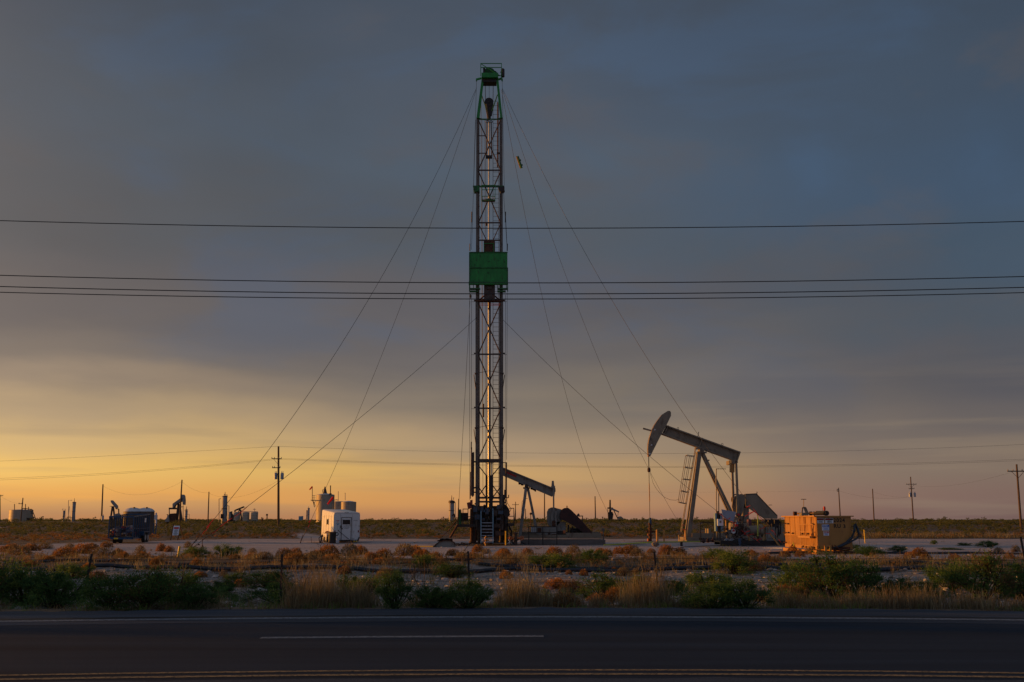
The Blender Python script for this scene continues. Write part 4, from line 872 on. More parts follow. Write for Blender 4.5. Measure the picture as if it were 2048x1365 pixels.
# racking board
for (y0, y1, x0, x1) in ((505, 535.6, 939.5, 1014.8), (536.2, 563, 939, 1015)):
    mb = MB(); a = M(x0, y0, 64.75); b_ = M(x1, y1, 64.75); mb.bb((a.x, 64.73, b_.z), (b_.x, 64.78, a.z)); A('board_panel', mb, 'green')
mb = MB(); 
for y in (505, 536, 563): mb.bar(M(939, y, 64.7), M(1015.5, y, 64.7), .05, .05)
for x in (939, 1015.3): mb.bar(M(x, 505 if x < 950 else 536, 64.7), M(x, 584, 64.7), .06)
A('panel_frame', mb, 'dgreen')
mb = MB()
for x, y in ((960.5, 512), (978, 523), (996, 521), (1009, 524), (976, 546), (950, 530)): mb.box(M(x, y, 64.715), (.09, .02, .07))
A('panel_bolts', mb, 'dgreen')
mb = MB(); mb.bar(M(937.5, 567, 64.8), M(1016.2, 567, 64.8), .25, .20); A('board_beam', mb, 'green')
for (x0, x1) in ((939.5, 960.5), (994.5, 1015.5)):
    mb = MB(); xo = 940 if x0 < 950 else 1015
    for y in (578.5, 583.5): mb.bar(M(x0, y, 64.9), M(x1 - (0 if y < 580 else 4), y, 64.9), .3, .08)
    for x in (x0, x0 + 7, x1 - 3): mb.bar(M(x, 569, 64.9), M(x + .8, 579, 64.9), .045)
    mb.bar(M(xo, 568, 64.9), M(xo, 568, 66.8), .08, .1)
    for k in range(7): mb.bar(M(x0 + 2 + k * 3, 578, 64.9), M(x0 + 2 + k * 3, 578, 66.5), .04)
    A('finger_board', mb, 'dgreen')
mb = MB()
for x in (957, 1001): mb.tube(M(x, 602, YF), M(972 if x < 970 else 985, 589, 65.0), .05, n=6); mb.tube(M(x + (2 if x < 970 else -2), 602, YF), M(973 if x < 970 else 984, 597, 65.0), .04, n=6)
A('board_strut', mb, 'rust')
mb = MB(); a = M(967.5, 481.5, 65.1); b_ = M(989.8, 505, 65.1); mb.bb((a.x, 65.1, b_.z - .5), (b_.x, 65.5, a.z)); A('windwall', mb, 'rust')
mb = MB(); a = M(968, 570, 64.98); b_ = M(989.8, 601, 64.98); mb.bb((a.x, 65.0, b_.z), (b_.x, 65.35, a.z)); mb.box(M(978, 576, 64.97), (.42, .06, .2)); A('board_hatch', mb, 'steel')
mb = MB()
for (a, b_) in (((968, 487.5), (988, 487.5)), ((968, 487.5), (968, 505)), ((987, 487.5), (987, 505))): mb.bar(M(*a, 65.05), M(*b_, 65.05), .04)
A('hatch_frame', mb, 'green')
mb = MB(); mb.bar(M(948.5, 602, YF - .1), M(1009.5, 602, YF - .1), .1, .1); A('board_foot', mb, 'rust')
mb = MB(); mb.tube(M(959, 608.5, YF - .1), M(1000, 608.5, YF - .1), .02, n=5); mb.tube(M(959, 611.5, YF - .1), M(1000, 611.5, YF - .1), .012, n=5); A('bumper_rod', mb, 'tape')
mb = MB(); mb.tube(M(978.6, 602, 65.6), M(978.6, 616, 65.6), .06, n=8); mb.ball(M(978.6, 618, 65.6), .09); A('hook_weight', mb, 'black')
# attachments beside the lower mast
for (x, y0, y1, r, m) in ((942.8, 895, 992, .045, 'leg'), (945.6, 906, 994, .05, 'steel'), (947.6, 906, 992, .035, 'steel'), (941, 944, 998, .03, 'leg'), (1012.6, 925, 996, .05, 'steel'), (1009.8, 980, 996, .05, 'steel'), (1007.5, 990, 1012, .06, 'black'), (1017.4, 990, 996, .03, 'black')):
    mb = MB(); mb.tube(M(x, y0, YF - .2), M(x - .3, y1, YF - .2), r, n=8); A('stand_rod', mb, m)
mb = MB(); mb.bar(M(945, 924, YF - .2), M(953, 924, YF - .2), .1, .1); mb.bar(M(1003, 925.5, YF - .2), M(1013.5, 926, YF - .2), .05, .05); mb.bar(M(942, 985, YF - .2), M(953, 985, YF - .2), .06, .08); mb.bar(M(946, 977, YF - .2), M(953, 975, YF - .2), .1, .1); mb.bar(M(1005, 996, YF - .2), M(1017, 996, YF - .2), .06, .06); mb.bar(M(945, 906, YF - .2), M(948, 906, YF - .2), .06, .08); A('side_bracket', mb, 'black')
rh = random.Random(12)
mb = MB()
for k in range(6):
    x = 1008 + rh.uniform(-2, 6); mb.path([M(x, 996, YF - .3), M(x + rh.uniform(-2, 4), 1006 + rh.uniform(0, 6), YF - .4), M(x + rh.uniform(0, 9), 1018, YF - .3), M(x + rh.uniform(-3, 4), 1030, YF - .2)], .022, 5)
for k in range(7):
    x = 1016 + rh.uniform(0, 6); mb.path([M(x, 1050, YF - .6), M(x + rh.uniform(0, 10), 1066 + rh.uniform(-4, 6), YF - .7), M(x + rh.uniform(0, 8), 1080, YF - .8), M(1026 + rh.uniform(-8, 8), 1090, YF - .9)], .028, 5)
for k in range(4):
    x = 958 + rh.uniform(0, 30); mb.path([M(x, 925, YF - .1), M(x + 3, 928 + rh.uniform(0, 4), YF - .2), M(x + 8, 925, YF - .1)], .012, 4)
A('hoses', mb, 'rubber')
# carrier rear, rams, tanks: the dark mass under the mast
mb = MB(); a = M(948, 1030, 66.4); b_ = M(961, 1091, 66.4); mb.bb((a.x, 66.0, 0.25), (b_.x, 68.6, a.z)); A('carrier_frame', mb, 'black')
mb = MB(); a = M(988, 1033, 66.4); b_ = M(1016, 1086, 66.4); mb.bb((a.x, 65.9, 0.12), (b_.x, 68.8, a.z)); mb.bb((a.x, 65.5, a.z - .9), (b_.x - .1, 65.9, a.z - .75)); A('carrier_frame', mb, 'black')
mb = MB(); a = M(955, 1012, 66.6); b_ = M(1008, 1050, 66.6); mb.bb((a.x, 67.0, b_.z), (b_.x, 70.5, a.z)); A('engine_housing', mb, 'black')
mb = MB(); mb.bb((M(961, 1050, 66).x, 66.3, .5), (M(988, 1050, 66).x, 70, M(960, 1046, 66).z)); mb.bb((M(961, 1050, 66).x, 64.9, .1), (M(988, 1050, 66).x, 66.2, .22)); A('sub_base', mb, 'black')
for (x, y0, y1, r, m) in ((943.5, 1018, 1086, .11, 'rust'), (948, 1012, 1088, .09, 'black'), (958, 1018, 1088, .1, 'black'), (951, 1055, 1088, .06, 'rust'), (1012, 1020, 1085, .12, 'black'), (1001, 1018, 1085, .07, 'steel'), (971.5, 1015, 1037, .05, 'steel'), (993, 1016, 1050, .045, 'steel'), (1006.5, 1012, 1048, .045, 'steel')):
    mb = MB(); mb.tube(M(x, y0, 65.2), M(x, y1, 65.2), r, n=10); mb.tube(M(x, y1 - 3, 65.2), M(x, y1, 65.2), r * 1.7, n=10); A('jack_leg', mb, m)
mb = MB()
for k in range(26):
    x = rh.choice((rh.uniform(942, 960), rh.uniform(989, 1017))); y = rh.uniform(1018, 1080); mb.box(M(x, y, rh.uniform(65.1, 65.8)), (rh.uniform(.1, .45), rh.uniform(.1, .4), rh.uniform(.08, .4)))
for k in range(18):
    x = rh.uniform(945, 1012); y = rh.uniform(1010, 1030); mb.tube(M(x, y, 65.5), M(x + rh.uniform(-9, 9), y + rh.uniform(-6, 8), 65.6), rh.uniform(.03, .08), n=6)
mb.bar(M(941, 1030, 65.9), M(1017, 1030, 65.9), .2, .2); mb.bar(M(941, 1060, 65.9), M(1017, 1060, 65.9), .2, .2); A('floor_machinery', mb, 'steel')
mb = MB()
for k in range(9):
    x = rh.choice((rh.uniform(945, 957), rh.uniform(992, 1008), rh.uniform(960, 975))); mb.box(M(x, rh.uniform(1013, 1040), 65.0), (rh.uniform(.15, .35), .15, rh.uniform(.12, .4)))
A('valve_block', mb, mat('dark_blue_machine_paint', (0.03, 0.07, 0.11), .5, 0, .3, 4, RUST, .4))
mb = MB(); mb.prism([M(941, 1012, 65), M(947, 1009, 65), M(951, 1012, 65), M(950, 1020, 65), M(944, 1022, 65)], (0, .7, 0)); mb.prism([M(1008, 1014, 65), M(1014, 1012, 65), M(1019, 1020, 65), M(1019, 1033, 65), M(1012, 1036, 65), M(1008, 1030, 65)], (0, .9, 0)); A('drum_guard', mb, 'black')
mb = MB(); mb.prism([M(933.5, 1006, 64.9), M(940, 1004.5, 64.9), M(944, 1016, 64.9), M(936, 1019, 64.9)], (0, .3, 0)); mb.prism([M(940, 1001, 64.9), M(945, 1000, 64.9), M(945, 1010, 64.9), M(941, 1012, 64.9)], (0, .25, 0)); A('power_tong', mb, mat('dull_red_tong', (.2, .03, .02), .5, 0, .3, 4, RUST, .3))
# stairs
mb = MB()
for x in (962, 986): mb.bar(M(x, 1024, 65.0), M(x, 1088, 63.6), .05, .2)
st = A('stairs', mb, 'bluegrey')
for k in range(7):
    mb = MB(); t_ = k / 7; mb.box((M(974, 1046 + k * 6.4, 64.6 - k * .15)), (.74, .2, .05)); A('tread', mb, 'alu', parent=st)
mb = MB()
for x in (962, 986): mb.tube(M(x, 1017, 65.1), M(x, 1046, 64.9), .03, n=6)
A('stair_handrail', mb, 'bluegrey')
# work platforms with railings
def platform(x0, x1, y, Y, rails, m='black'):
    mb = MB(); a = M(x0, y, Y); b_ = M(x1, y + 5.5, Y); mb.bb((a.x, Y - .7, b_.z), (b_.x, Y + 1.1, a.z)); pf = A('work_platform', mb, m)
    mb = MB()
    for (p, q) in rails:
        for yy in (Y - .68, Y + 1.05): mb.bar(M(*p, yy), M(*q, yy), .045)
    A('railing', mb, m, parent=pf)
platform(916, 951, 1049, 65, (((926, 1018), (926, 1049)), ((926, 1018.5), (936, 1018.5)), ((936, 1018), (936, 1049)), ((936, 1034), (950, 1034)), ((926, 1033), (936, 1033))))
platform(1016, 1028.5, 1047, 65, (((1027.6, 1017), (1027.6, 1050)), ((1018, 1017), (1028, 1017)), ((1018, 1033), (1028, 1033)), ((1018, 1040), (1024, 1052)), ((1031, 1018), (1028, 1050))))
mb = MB(); mb.prism([M(917, 1020, 64.4), M(920, 1019, 64.4), M(922.5, 1052, 64.4), M(917.5, 1052, 64.4)], (0, 1.6, 0)); A('platform_gate', mb, 'dgreen')
mb = MB(); mb.bar(M(917, 1016, 64.3), M(916, 1052, 64.3), .07); mb.bar(M(915, 1050, 64.3), M(900, 1076, 64.0), .12, .12); mb.bar(M(914, 1040, 64.5), M(897, 1062, 64.2), .05); mb.bar(M(908, 1028, 64.5), M(911, 1040, 64.5), .08); mb.bar(M(904, 1033, 64.5), M(908, 1028, 64.5), .07); mb.bar(M(912, 1045, 64.5), M(884, 1074, 64.2), .03); A('folding_ramp', mb, 'rust')
mb = MB(); a = M(922, 1026, 65.6); b_ = M(935, 1042, 65.6); mb.bb((a.x, 65.6, b_.z), (b_.x, 66.4, a.z)); A('tool_box', mb, 'maroon')
# blowout preventer and wellhead bits under the floor
mb = MB(); c = Vector((M(972, 1080, 64.2).x, 64.2, 0)); mb.lathe([(.07, 0), (.07, .12), (.13, .14), (.13, .22), (.07, .24), (.08, .4), (.12, .42), (.12, .5), (.05, .52), (.05, .62)], c, 12); mb.tube(c + Vector((-.18, 0, .33)), c + Vector((.18, 0, .33)), .04, n=8); solo('ground_valve', mb, M_['ochre_trim'], 'short valve stack standing on the ground before the rig stairs', 'valve', c)
wh = Thing('small_wellhead', 'small yellowish wellhead between the rig and the headless pumpjack', 'wellhead', (M(1031, 1090, 64.5).x, 64.5, 0))
mb = MB(); mb.lathe([(.12, 0), (.12, .3), (.2, .32), (.2, .4), (.1, .42), (.1, .7), (.16, .72), (.16, .8), (.05, .82)], (0, 0, 0), 12); wh.part('casing', mb, M_['steel'])
mb = MB(); mb.tube((-.5, 0, .45), (.5, 0, .45), .05, n=8); mb.ring((.4, -.1, .45), .12, .02); mb.ring((-.3, -.1, .45), .1, .02); wh.part('side_valve', mb, M_['orange'])
mb = MB(); mb.tube((-.62, 0, 0), (-.62, 0, .9), .045, n=8); wh.part('guard_post', mb, M_['yellow'])
# ------------------------------------------------------------------ guy wires
def guy(name, a, b_, sag, lab, flags=(), r=0.0115, extra=None):
    T = Thing(name, lab, 'guy wire', b_, group='guy wires staying the rig mast'); a = Vector(a); b_ = Vector(b_); n_ = 30; pts = []
    for i in range(n_ + 1):
        t_ = i / n_; p = a.lerp(b_, t_); p.z -= sag * 4 * t_ * (1 - t_); pts.append(p)
    mb = MB(); mb.path(pts, r, 5); T.part('wire', mb, M_['wire'], world=True)
    mb = MB(); d_ = (pts[-2] - pts[-1]).normalized(); mb.tube(pts[-1] + d_ * .5, pts[-1] + d_ * 1.0, .02, n=6); T.part('turnbuckle', mb, M_['black'], world=True)
    for (t0, t1, dz) in flags:
        fb = MB(); k0 = a.lerp(b_, t0); k1 = a.lerp(b_, t1); 
        for q, t_ in ((k0, t0), (k1, t1)): q.z -= sag * 4 * t_ * (1 - t_)
        mid = (k0 + k1) / 2 + Vector((0.02, -.03, dz)); fb.bar(k0, mid, .008, .02); fb.bar(mid, k1 + Vector((0, 0, dz * .5)), .008, .014); T.part('warning_tape', fb, M_['tape'], world=True)
    return T, pts
gA = by_foot(366, 1111)
guy('guy_wire', M(953, 176, YF), gA, 2.5, 'outermost left guy wire from the crown to the rods near the yellow post', ((.925, .945, .05), (.932, .955, -.06)))
guy('guy_wire', M(953, 178, YB), G(600, 1087), 1.7, 'steep left guy wire passing the top of the tall tank', ((.945, .957, -.05), (.962, .972, .03)))
guy('guy_wire', M(955, 634, YF), by_foot(358, 1116), 0.35, 'low left guy wire from below the racking board past the transformer cans', ((.835, .87, -.05), (.875, .905, .03), (.905, .925, -.03)))
guy('guy_wire', M(1005, 178, YB), G(1572, 1096), 2.4, 'outermost right guy wire from the crown over the large pumpjack beam', ((.9, .93, -.1), (.955, .97, .08), (.975, .985, -.05)))
Tg, pg = guy('guy_wire', M(1004, 178, YB), Vector((X(1378, 88), 88, 0)), 3.2, 'right guy wire carrying a green tool, ending by the large pumpjack ladder', ((.955, .965, -.05), (.985, .995, -.03)))
guy('guy_wire', M(1003, 180, YF), Vector((X(1292, 100), 100, .1)), 9.6, 'steepest right guy wire sagging behind the small pumpjack', ())
guy('guy_wire', M(1002, 636, YF), G(1528, 1094), 0.6, 'low right guy wire from below the racking board to the engine skid', ((.84, .87, -.08), (.88, .9, .08), (.92, .95, -.1), (.96, .985, .1)))
# green tool on the right guy line
a = P(1035, 313, 66.6); b_ = P(1043, 337, 66.9); T = Thing('hanging_winch', 'small green winch tool hanging on the right guy wire beside the mast top', 'winch', (a + b_) / 2)
mb = MB(); mb.bar(a, b_, .1, .16); T.part('body', mb, M_['dgreen'], world=True)
mb = MB(); mb.bar(a + Vector((-.07, 0, 0)), b_ + Vector((-.07, 0, 0)), .04, .1); T.part('side_plate', mb, M_['ochre'], world=True)
mb = MB(); 
for t_ in (.35, .75): q = a.lerp(b_, t_); mb.bar(q, q + Vector((.15, 0, .03)), .09)
T.part('lug', mb, M_['dgreen'], world=True)
# bundle of rods at the left anchor
T = Thing('anchor_rods', 'dark leaning rods and clamps at the left guy anchor near the yellow post', 'anchor', (gA.x, gA.y, 0))
mb = MB()
for (x0, y0, x1, y1) in ((368, 1110, 394, 1079), (374, 1109, 398, 1088), (366, 1112, 384, 1094)): mb.tube(P(x0, y0, gA.y), P(x1, y1, gA.y), .012, n=6)
T.part('rods', mb, M_['rust'], world=True)
mb = MB()
for (x, y) in ((389, 1085), (392, 1082), (398, 1090), (386, 1100)): mb.box(P(x, y, gA.y), (.06, .05, .05))
T.part('clamps', mb, M_['black'], world=True)
mb = MB()
for x0, x1 in ((405, 400), (405, 409), (405, 404)): mb.tube(P(x1, 1104, 51), P(x0, 1078 if x1 == 404 else 1090, 51), .018, n=5)
solo('marker_tripod', mb, M_['rust'], 'thin dark tripod stake right of the leaning rods', 'stake', P(404, 1104, 51))
# ------------------------------------------------------------------ large pumpjack on the right
def pl(pts, Y): return [P(x, y, Y) for x, y in pts]
YJ = 76.0
T = Thing('pumpjack', 'large tan pumpjack with raised horsehead on the right', 'pumpjack', (X(1400, YJ), YJ, 0))
J = lambda nm, mb, m, **k: T.part(nm, mb, M_[m] if isinstance(m, str) else m, world=True, **k)
mb = MB(); mb.prism(pl([(1335.8, 822), (1340, 822.3), (1342, 825), (1342, 832), (1333, 851), (1322.6, 869.4), (1301, 912.5), (1296.8, 912.5), (1296.0, 898), (1296.6, 888), (1299, 876), (1304, 860), (1309, 850), (1315, 841), (1324, 829.5)], YJ - .3), (0, .6, 0)); hh_ = J('horsehead', mb, 'tan')
mb = MB(); mb.bar(P(1286, 857.4, YJ), P(1303, 862, YJ), .1, .12); J('head_bar', mb, 'tan', parent=hh_)
mb = MB()
for i, (x, y) in enumerate(((1309.5, 860), (1303, 890.5), (1299.5, 908))): c = P(x, y, YJ - .31); mb.tube(c, c + Vector((0, -.03, 0)), .06, n=10)
J('bolt', mb, 'offwhite', parent=hh_)
# I-section walking beam
tl, tr_, br_, bl = (1333, 850.5), (1481.7, 904), (1475, 924), (1324, 868.5)
mb = MB(); mb.prism(pl([(1332.5, 852.5), (1481, 906), (1475.6, 922), (1325, 866.6)], YJ - .06), (0, .12, 0))
mb.prism(pl([tl, tr_, (1481, 906.3), (1332.3, 852.8)], YJ - .32), (0, .64, 0)); mb.prism(pl([(1325, 866.3), (1475.8, 921.6), br_, bl], YJ - .32), (0, .64, 0))
for t_ in (.02, .48, .98):
    a = P(1333 + 148 * t_, 851 + 53.5 * t_, YJ); b_ = P(1324.5 + 151 * t_, 868 + 55 * t_, YJ); mb.bar(a, b_, .60, .04)
bm_ = J('walking_beam', mb, 'tan')
mb = MB()
for (x, y) in ((1356, 857), (1444.5, 889)): mb.ring(P(x, y, YJ), .07, .018, 'y', 10)
mb.tube(P(1396, 873, YJ - .3), P(1397.5, 864, YJ - .3), .03, n=5); J('lifting_eye', mb, 'tan', parent=bm_)
mb = MB(); c = P(1402, 901.5, YJ); mb.tube(c + Vector((0, -.5, 0)), c + Vector((0, .5, 0)), .17, n=16); mb.box(c + Vector((0, 0, -.16)), (.7, .9, .12)); mb.box(c + Vector((0, 0, .15)), (.9, .7, .1)); J('saddle_bearing', mb, 'tan')
# samson post
for s in (-1, 1):
    mb = MB(); mb.bar(P(1398, 905, YJ) + Vector((0, s * .22, 0)), Vector((X(1374, YJ, 1078), YJ + s * .5, .15)), .30, .30); J('post_leg', mb, 'tan')
    mb = MB(); mb.bar(P(1404, 905, YJ) + Vector((0, s * .2, 0)), Vector((P(1460, 1024, YJ).x, YJ + s * .45, P(1460, 1024, YJ).z)), .20, .20); J('rear_leg', mb, 'tan')
mb = MB(); mb.bar(P(1407, 925, YJ) - Vector((0, .3, 0)), P(1417, 921, YJ) - Vector((0, .3, 0)), .1, .1); J('post_tie', mb, 'tan')
# caged ladder
ld = MB()
for dy in (-.25, .2): ld.tube(P(1391.5, 895, 74.6) + Vector((0, dy, 0)), P(1362, 1064, 74.4) + Vector((0, dy, 0)), .028, n=6)
lo = J('ladder', ld, 'tan'); rg = MB()
for k in range(22): t_ = k / 22; p = P(1391.5, 895, 74.6).lerp(P(1362, 1064, 74.4), t_); rg.tube(p + Vector((0, -.25, 0)), p + Vector((0, .2, 0)), .015, n=5)
J('rungs', rg, 'tan', parent=lo)
cg = MB()
for (xo, yo, xi, yi) in ((1372.7, 911, 1388, 913.5), (1369.5, 935, 1384, 937.5), (1366, 958.5, 1380, 960.5), (1362, 982, 1376, 985.5), (1357.5, 1005, 1371.5, 1008)):
    for dy in (-.4, .35): cg.tube(P(xo, yo, 74.5) + Vector((0, dy, 0)), P(xi, yi, 74.5) + Vector((0, dy, 0)), .025, n=5)
    cg.tube(P(xo, yo, 74.5) + Vector((0, -.4, 0)), P(xo, yo, 74.5) + Vector((0, .35, 0)), .025, n=5)
for (a, b_) in (((1372.7, 911), (1357.5, 1005)), ((1380.5, 912), (1364.5, 1006.5))):
    for dy in (-.4, .35): cg.tube(P(*a, 74.5) + Vector((0, dy, 0)), P(*b_, 74.5) + Vector((0, dy, 0)), .022, n=5)
J('safety_cage', cg, 'tan', parent=lo)
# equaliser, pitmans, cranks
mb = MB(); a = P(1462, 929, YJ - .6); mb.prism(pl([(1461, 926), (1469, 926), (1469, 945), (1466, 946), (1460.5, 944)], YJ - .75), (0, .3, 0)); J('pitman_bearing', mb, 'ochre')
mb = MB(); mb.bar(P(1467, 924, YJ - .9), P(1467, 924, YJ - .9) + Vector((0, 2.0, 0)), .25, .3); mb.bar(P(1468, 920, YJ), P(1473, 927, YJ), .5, .2); J('equaliser', mb, 'tan')
mb = MB(); mb.bar(P(1472.2, 927, YJ - .9), P(1476.5, 1030, YJ - .9), .15, .17); J('pitman', mb, 'tan')
mb = MB(); mb.bar(P(1464.5, 938, YJ + 1.1), P(1467.5, 1024, YJ + 1.1), .15, .19); J('pitman', mb, 'tan')
for (dy, dx) in ((-.75, 0), (.95, -14)):
    pts_ = [(1477, 990.5), (1482, 988.3), (1489, 989.8), (1491.3, 995), (1488.5, 1011), (1484, 1029), (1481, 1034), (1476, 1035.5), (1473, 1032), (1473.5, 1012), (1473, 1000)]
    if dx: pts_ = [(1466, 1000), (1470, 993), (1477, 990), (1484, 995), (1484, 1010), (1474, 1024), (1467, 1026), (1464, 1014)]
    mb = MB(); mb.prism(pl(pts_, YJ + dy), (0, .22, 0)); cr = J('crank', mb, 'tan')
    if not dx:
        mb = MB(); c = P(1477.2, 1029.5, YJ - .98); mb.tube(c, c + Vector((0, .25, 0)), .17, n=16); J('crank_pin', mb, 'steel', parent=cr)
        mb = MB(); mb.tube(c + Vector((0, -.03, 0)), c, .09, n=12); J('pin_cap', mb, 'red', parent=cr)
mb = MB(); mb.ring(P(1474, 1000, YJ + 1.2), .42, .05, 'y', 20); J('brake_drum', mb, 'tan')
mb = MB(); mb.prism(pl([(1487, 1016), (1498, 1016), (1498, 1052), (1487, 1052)], YJ - .4), (0, 1.1, 0)); mb.prism(pl([(1465, 1045), (1498, 1045), (1500, 1079), (1463, 1079)], YJ - .5), (0, 1.3, 0)); mb.prism(pl([(1467, 1034), (1486, 1032), (1484, 1048), (1466, 1048)], YJ - .45), (0, 1.1, 0)); J('gearbox', mb, 'tan')
mb = MB(); mb.prism(pl([(1488, 1008), (1492, 1008), (1497, 1016), (1487, 1018)], YJ - .3), (0, .8, 0)); J('gear_cover', mb, 'black')
mb = MB(); mb.prism(pl([(1491, 988), (1514, 987), (1516, 991), (1555, 1031), (1555, 1038), (1531, 1038), (1498.5, 1016), (1492, 1014)], YJ - .62), (0, .45, 0)); bg = J('belt_guard', mb, 'tan')
mb = MB(); mb.tube(P(1514, 987, YJ - .5), P(1514, 984, YJ - .5), .03, n=5); mb.tube(P(1537, 1010.5, YJ - .5), P(1544, 1010.5, YJ - .5), .02, n=5)
e0 = [(1492, 989), (1513, 988.3), (1554, 1031.5)]
for q in range(2): mb.bar(P(*e0[q], YJ - .64), P(*e0[q + 1], YJ - .64), .03, .05)
J('guard_trim', mb, 'steel', parent=bg)
mb = MB(); c0 = Vector((X(1369, YJ), 0, 0)); mb.bb((X(1366, YJ), YJ - 1.6, .12), (X(1390, YJ), YJ + 1.6, .32)); mb.bb((X(1380, YJ), YJ - .8, .3), (X(1560, YJ), YJ - .6, .62)); mb.bb((X(1380, YJ), YJ + .6, .3), (X(1560, YJ), YJ + .8, .62)); mb.bb((X(1378, YJ), YJ - .7, .3), (X(1381, YJ), YJ + .7, .62)); mb.bb((X(1414, YJ), YJ - .75, .3), (X(1418, YJ), YJ + .75, .95)); J('base_skid', mb, 'tan')
mb = MB(); mb.bb((X(1364, YJ), YJ - 1.9, -.1), (X(1398, YJ), YJ + 1.9, .12)); mb.bb((X(1398, YJ), YJ - 1.2, -.1), (X(1562, YJ), YJ + 1.3, .29)); J('foundation', mb, 'concrete')
mb = MB(); mb.bb((X(1369.5, 74.6), 74.4, .15), (X(1372.5, 74.6), 74.7, .85)); J('ladder_foot', mb, 'ochre_trim')
# bridle and polished rod
mb = MB()
for dy in (-.08, .08): mb.tube(P(1297.3, 912, YJ) + Vector((0, dy, 0)), P(1297.8, 938, YJ) + Vector((0, dy, 0)), .022, n=5)
br0 = J('bridle', mb, 'black'); mb = MB(); mb.lathe([(.03, -.22), (.12, -.15), (.12, .06), (.06, .16)], P(1297.9, 939.5, YJ), 10); J('carrier_bar', mb, 'maroon', parent=br0)
mb = MB(); mb.tube(P(1297.3, 900, YJ), P(1296.5, 914, YJ), .05, n=6); J('wireline_hanger', mb, 'orange', parent=br0)
mb = MB(); mb.tube(P(1297.9, 943, YJ), P(1299.8, 1042, YJ), .024, n=8); J('polished_rod', mb, 'leg'); mb = MB(); mb.tube(P(1298.4, 968, YJ), P(1299.2, 1003, YJ), .036, n=8); J('sunlit_rod_stretch', mb, 'ochre_trim')  # sunlit lower stretch of the rod put in as an ochre sleeve
mb = MB(); mb.path([P(x, y, YJ) for x, y in ((1300, 946), (1303, 955), (1306, 966), (1312, 977), (1320, 987), (1329, 995), (1340, 1000), (1351, 1001), (1358, 999))], .012, 5); J('load_cell_cable', mb, 'wire')
# wellhead under it
T2 = Thing('wellhead', 'wellhead with blue and red valves under the large horsehead', 'wellhead', (X(1300, YJ), YJ, 0))
mb = MB(); mb.lathe([(.12, 0), (.12, .4), (.19, .42), (.19, .52), (.11, .54), (.11, .9), (.17, .92), (.17, 1.0), (.09, 1.02), (.09, 1.25), (.13, 1.27), (.13, 1.36), (.04, 1.4)], (0, 0, 0), 12); T2.part('casing', mb, M_['rust'])
mb = MB(); mb.lathe([(.11, 1.28), (.12, 1.5), (.09, 1.52), (.09, 1.72), (.05, 1.75)], (0.02, -.02, 0), 10); T2.part('stuffing_box', mb, M_['blue'])
mb = MB(); mb.tube((-.25, 0, .72), (.5, 0, .72), .06, n=8); mb.tube((.5, 0, .72), (.5, 0, .1), .05, n=8); mb.ring((-.2, -.12, .75), .1, .02); T2.part('flow_tee', mb, M_['rust'])
mb = MB(); mb.tube((-.17, -.1, .0), (-.17, -.1, .22), .07, n=8); mb.ring((-.15, -.14, .5), .07, .025); T2.part('valve_handle', mb, M_['orange'])
for px, h, lab in ((1314, .85, 'thicker yellow guard post right of the wellhead'), (1327.5, .80, 'thinner yellow guard post right of the wellhead')):
    mb = MB(); mb.lathe([(.085 if px < 1320 else .055, -.1), (.085 if px < 1320 else .055, h), (.03, h + .05)], (0, 0, 0), 10); solo('guard_post', mb, M_['ochre_trim'], lab, 'guard post', group='guard posts at the wellhead').location = (X(px, 75.5), 75.5, 0)
mb = MB(); mb.tube((X(1314, 75.5), 75.5, .82), (X(1327.5, 75.5), 75.5, .78), .02, n=6); solo('guard_rail', mb, M_['leg'], 'thin rail joining the two guard posts by the wellhead', 'rail', (X(1320, 75.5), 75.5, .8))
# yellow-green flow line across the pad with a wrapped ball on it
pts = [by_foot(x, y) + Vector((0, 0, z)) for x, y, z in ((1208, 1093, .08), (1240, 1092, .1), (1270, 1092, .16), (1300, 1092, .2), (1330, 1091, .2), (1365, 1089, .16), (1400, 1087, .12))]
mb = MB(); mb.path(pts, .04, 8); solo('flow_line', mb, M_['lime'], 'long yellow-green flow line crossing the pad between the two pumpjacks', 'pipe')
mb = MB(); mb.path([by_foot(x, y) + Vector((0, 0, .12)) for x, y in ((1400, 1087), (1418, 1085.5), (1440, 1083))], .045, 8)
for x, y in ((1407, 1087), (1416, 1086), (1426, 1085)): mb.ball(by_foot(x, y) + Vector((0, 0, .14)), .13); mb.tube(by_foot(x, y) + Vector((0, 0, -.05)), by_foot(x, y) + Vector((0, 0, .36)), .03, n=6)
solo('valve_manifold', mb, M_['maroon'], 'dark red valves at the right end of the yellow-green flow line', 'valve')
mb = MB(); c = by_foot(1310.5, 1094) + Vector((0, 0, .16)); mb.ball(c, .2, (1.15, .9, .72), 12, 8)
for k in range(7): mb.ring(c + Vector((0, 0, 0)), .2, .012, 'x', 10) if k == 0 else mb.ball(c + Vector((random.Random(k).uniform(-.18, .18), -.1, random.Random(k + 9).uniform(-.1, .1))), .07)
solo('wrapped_bundle', mb, M_['junk'] if False else M_['concrete'], 'grey wrapped bundle tied on the yellow-green line below the wellhead', 'bundle')
mb = MB(); c = by_foot(1363, 1093); mb.box(c + Vector((0, 0, .12)), (.14, .14, .26)); mb.box(c + Vector((0, 0, .26)), (.18, .18, .04)); solo('block', mb, M_['black'], 'small dark block under the yellow-green line', 'block')
mb = MB(); mb.path([by_foot(x, y) + Vector((0, 0, .03)) for x, y in ((1340, 1100), (1370, 1095), (1400, 1094), (1420, 1096))], .02, 6); solo('loose_hose', mb, M_['rubber'], 'thin black hose on the pad below the yellow-green line', 'hose')
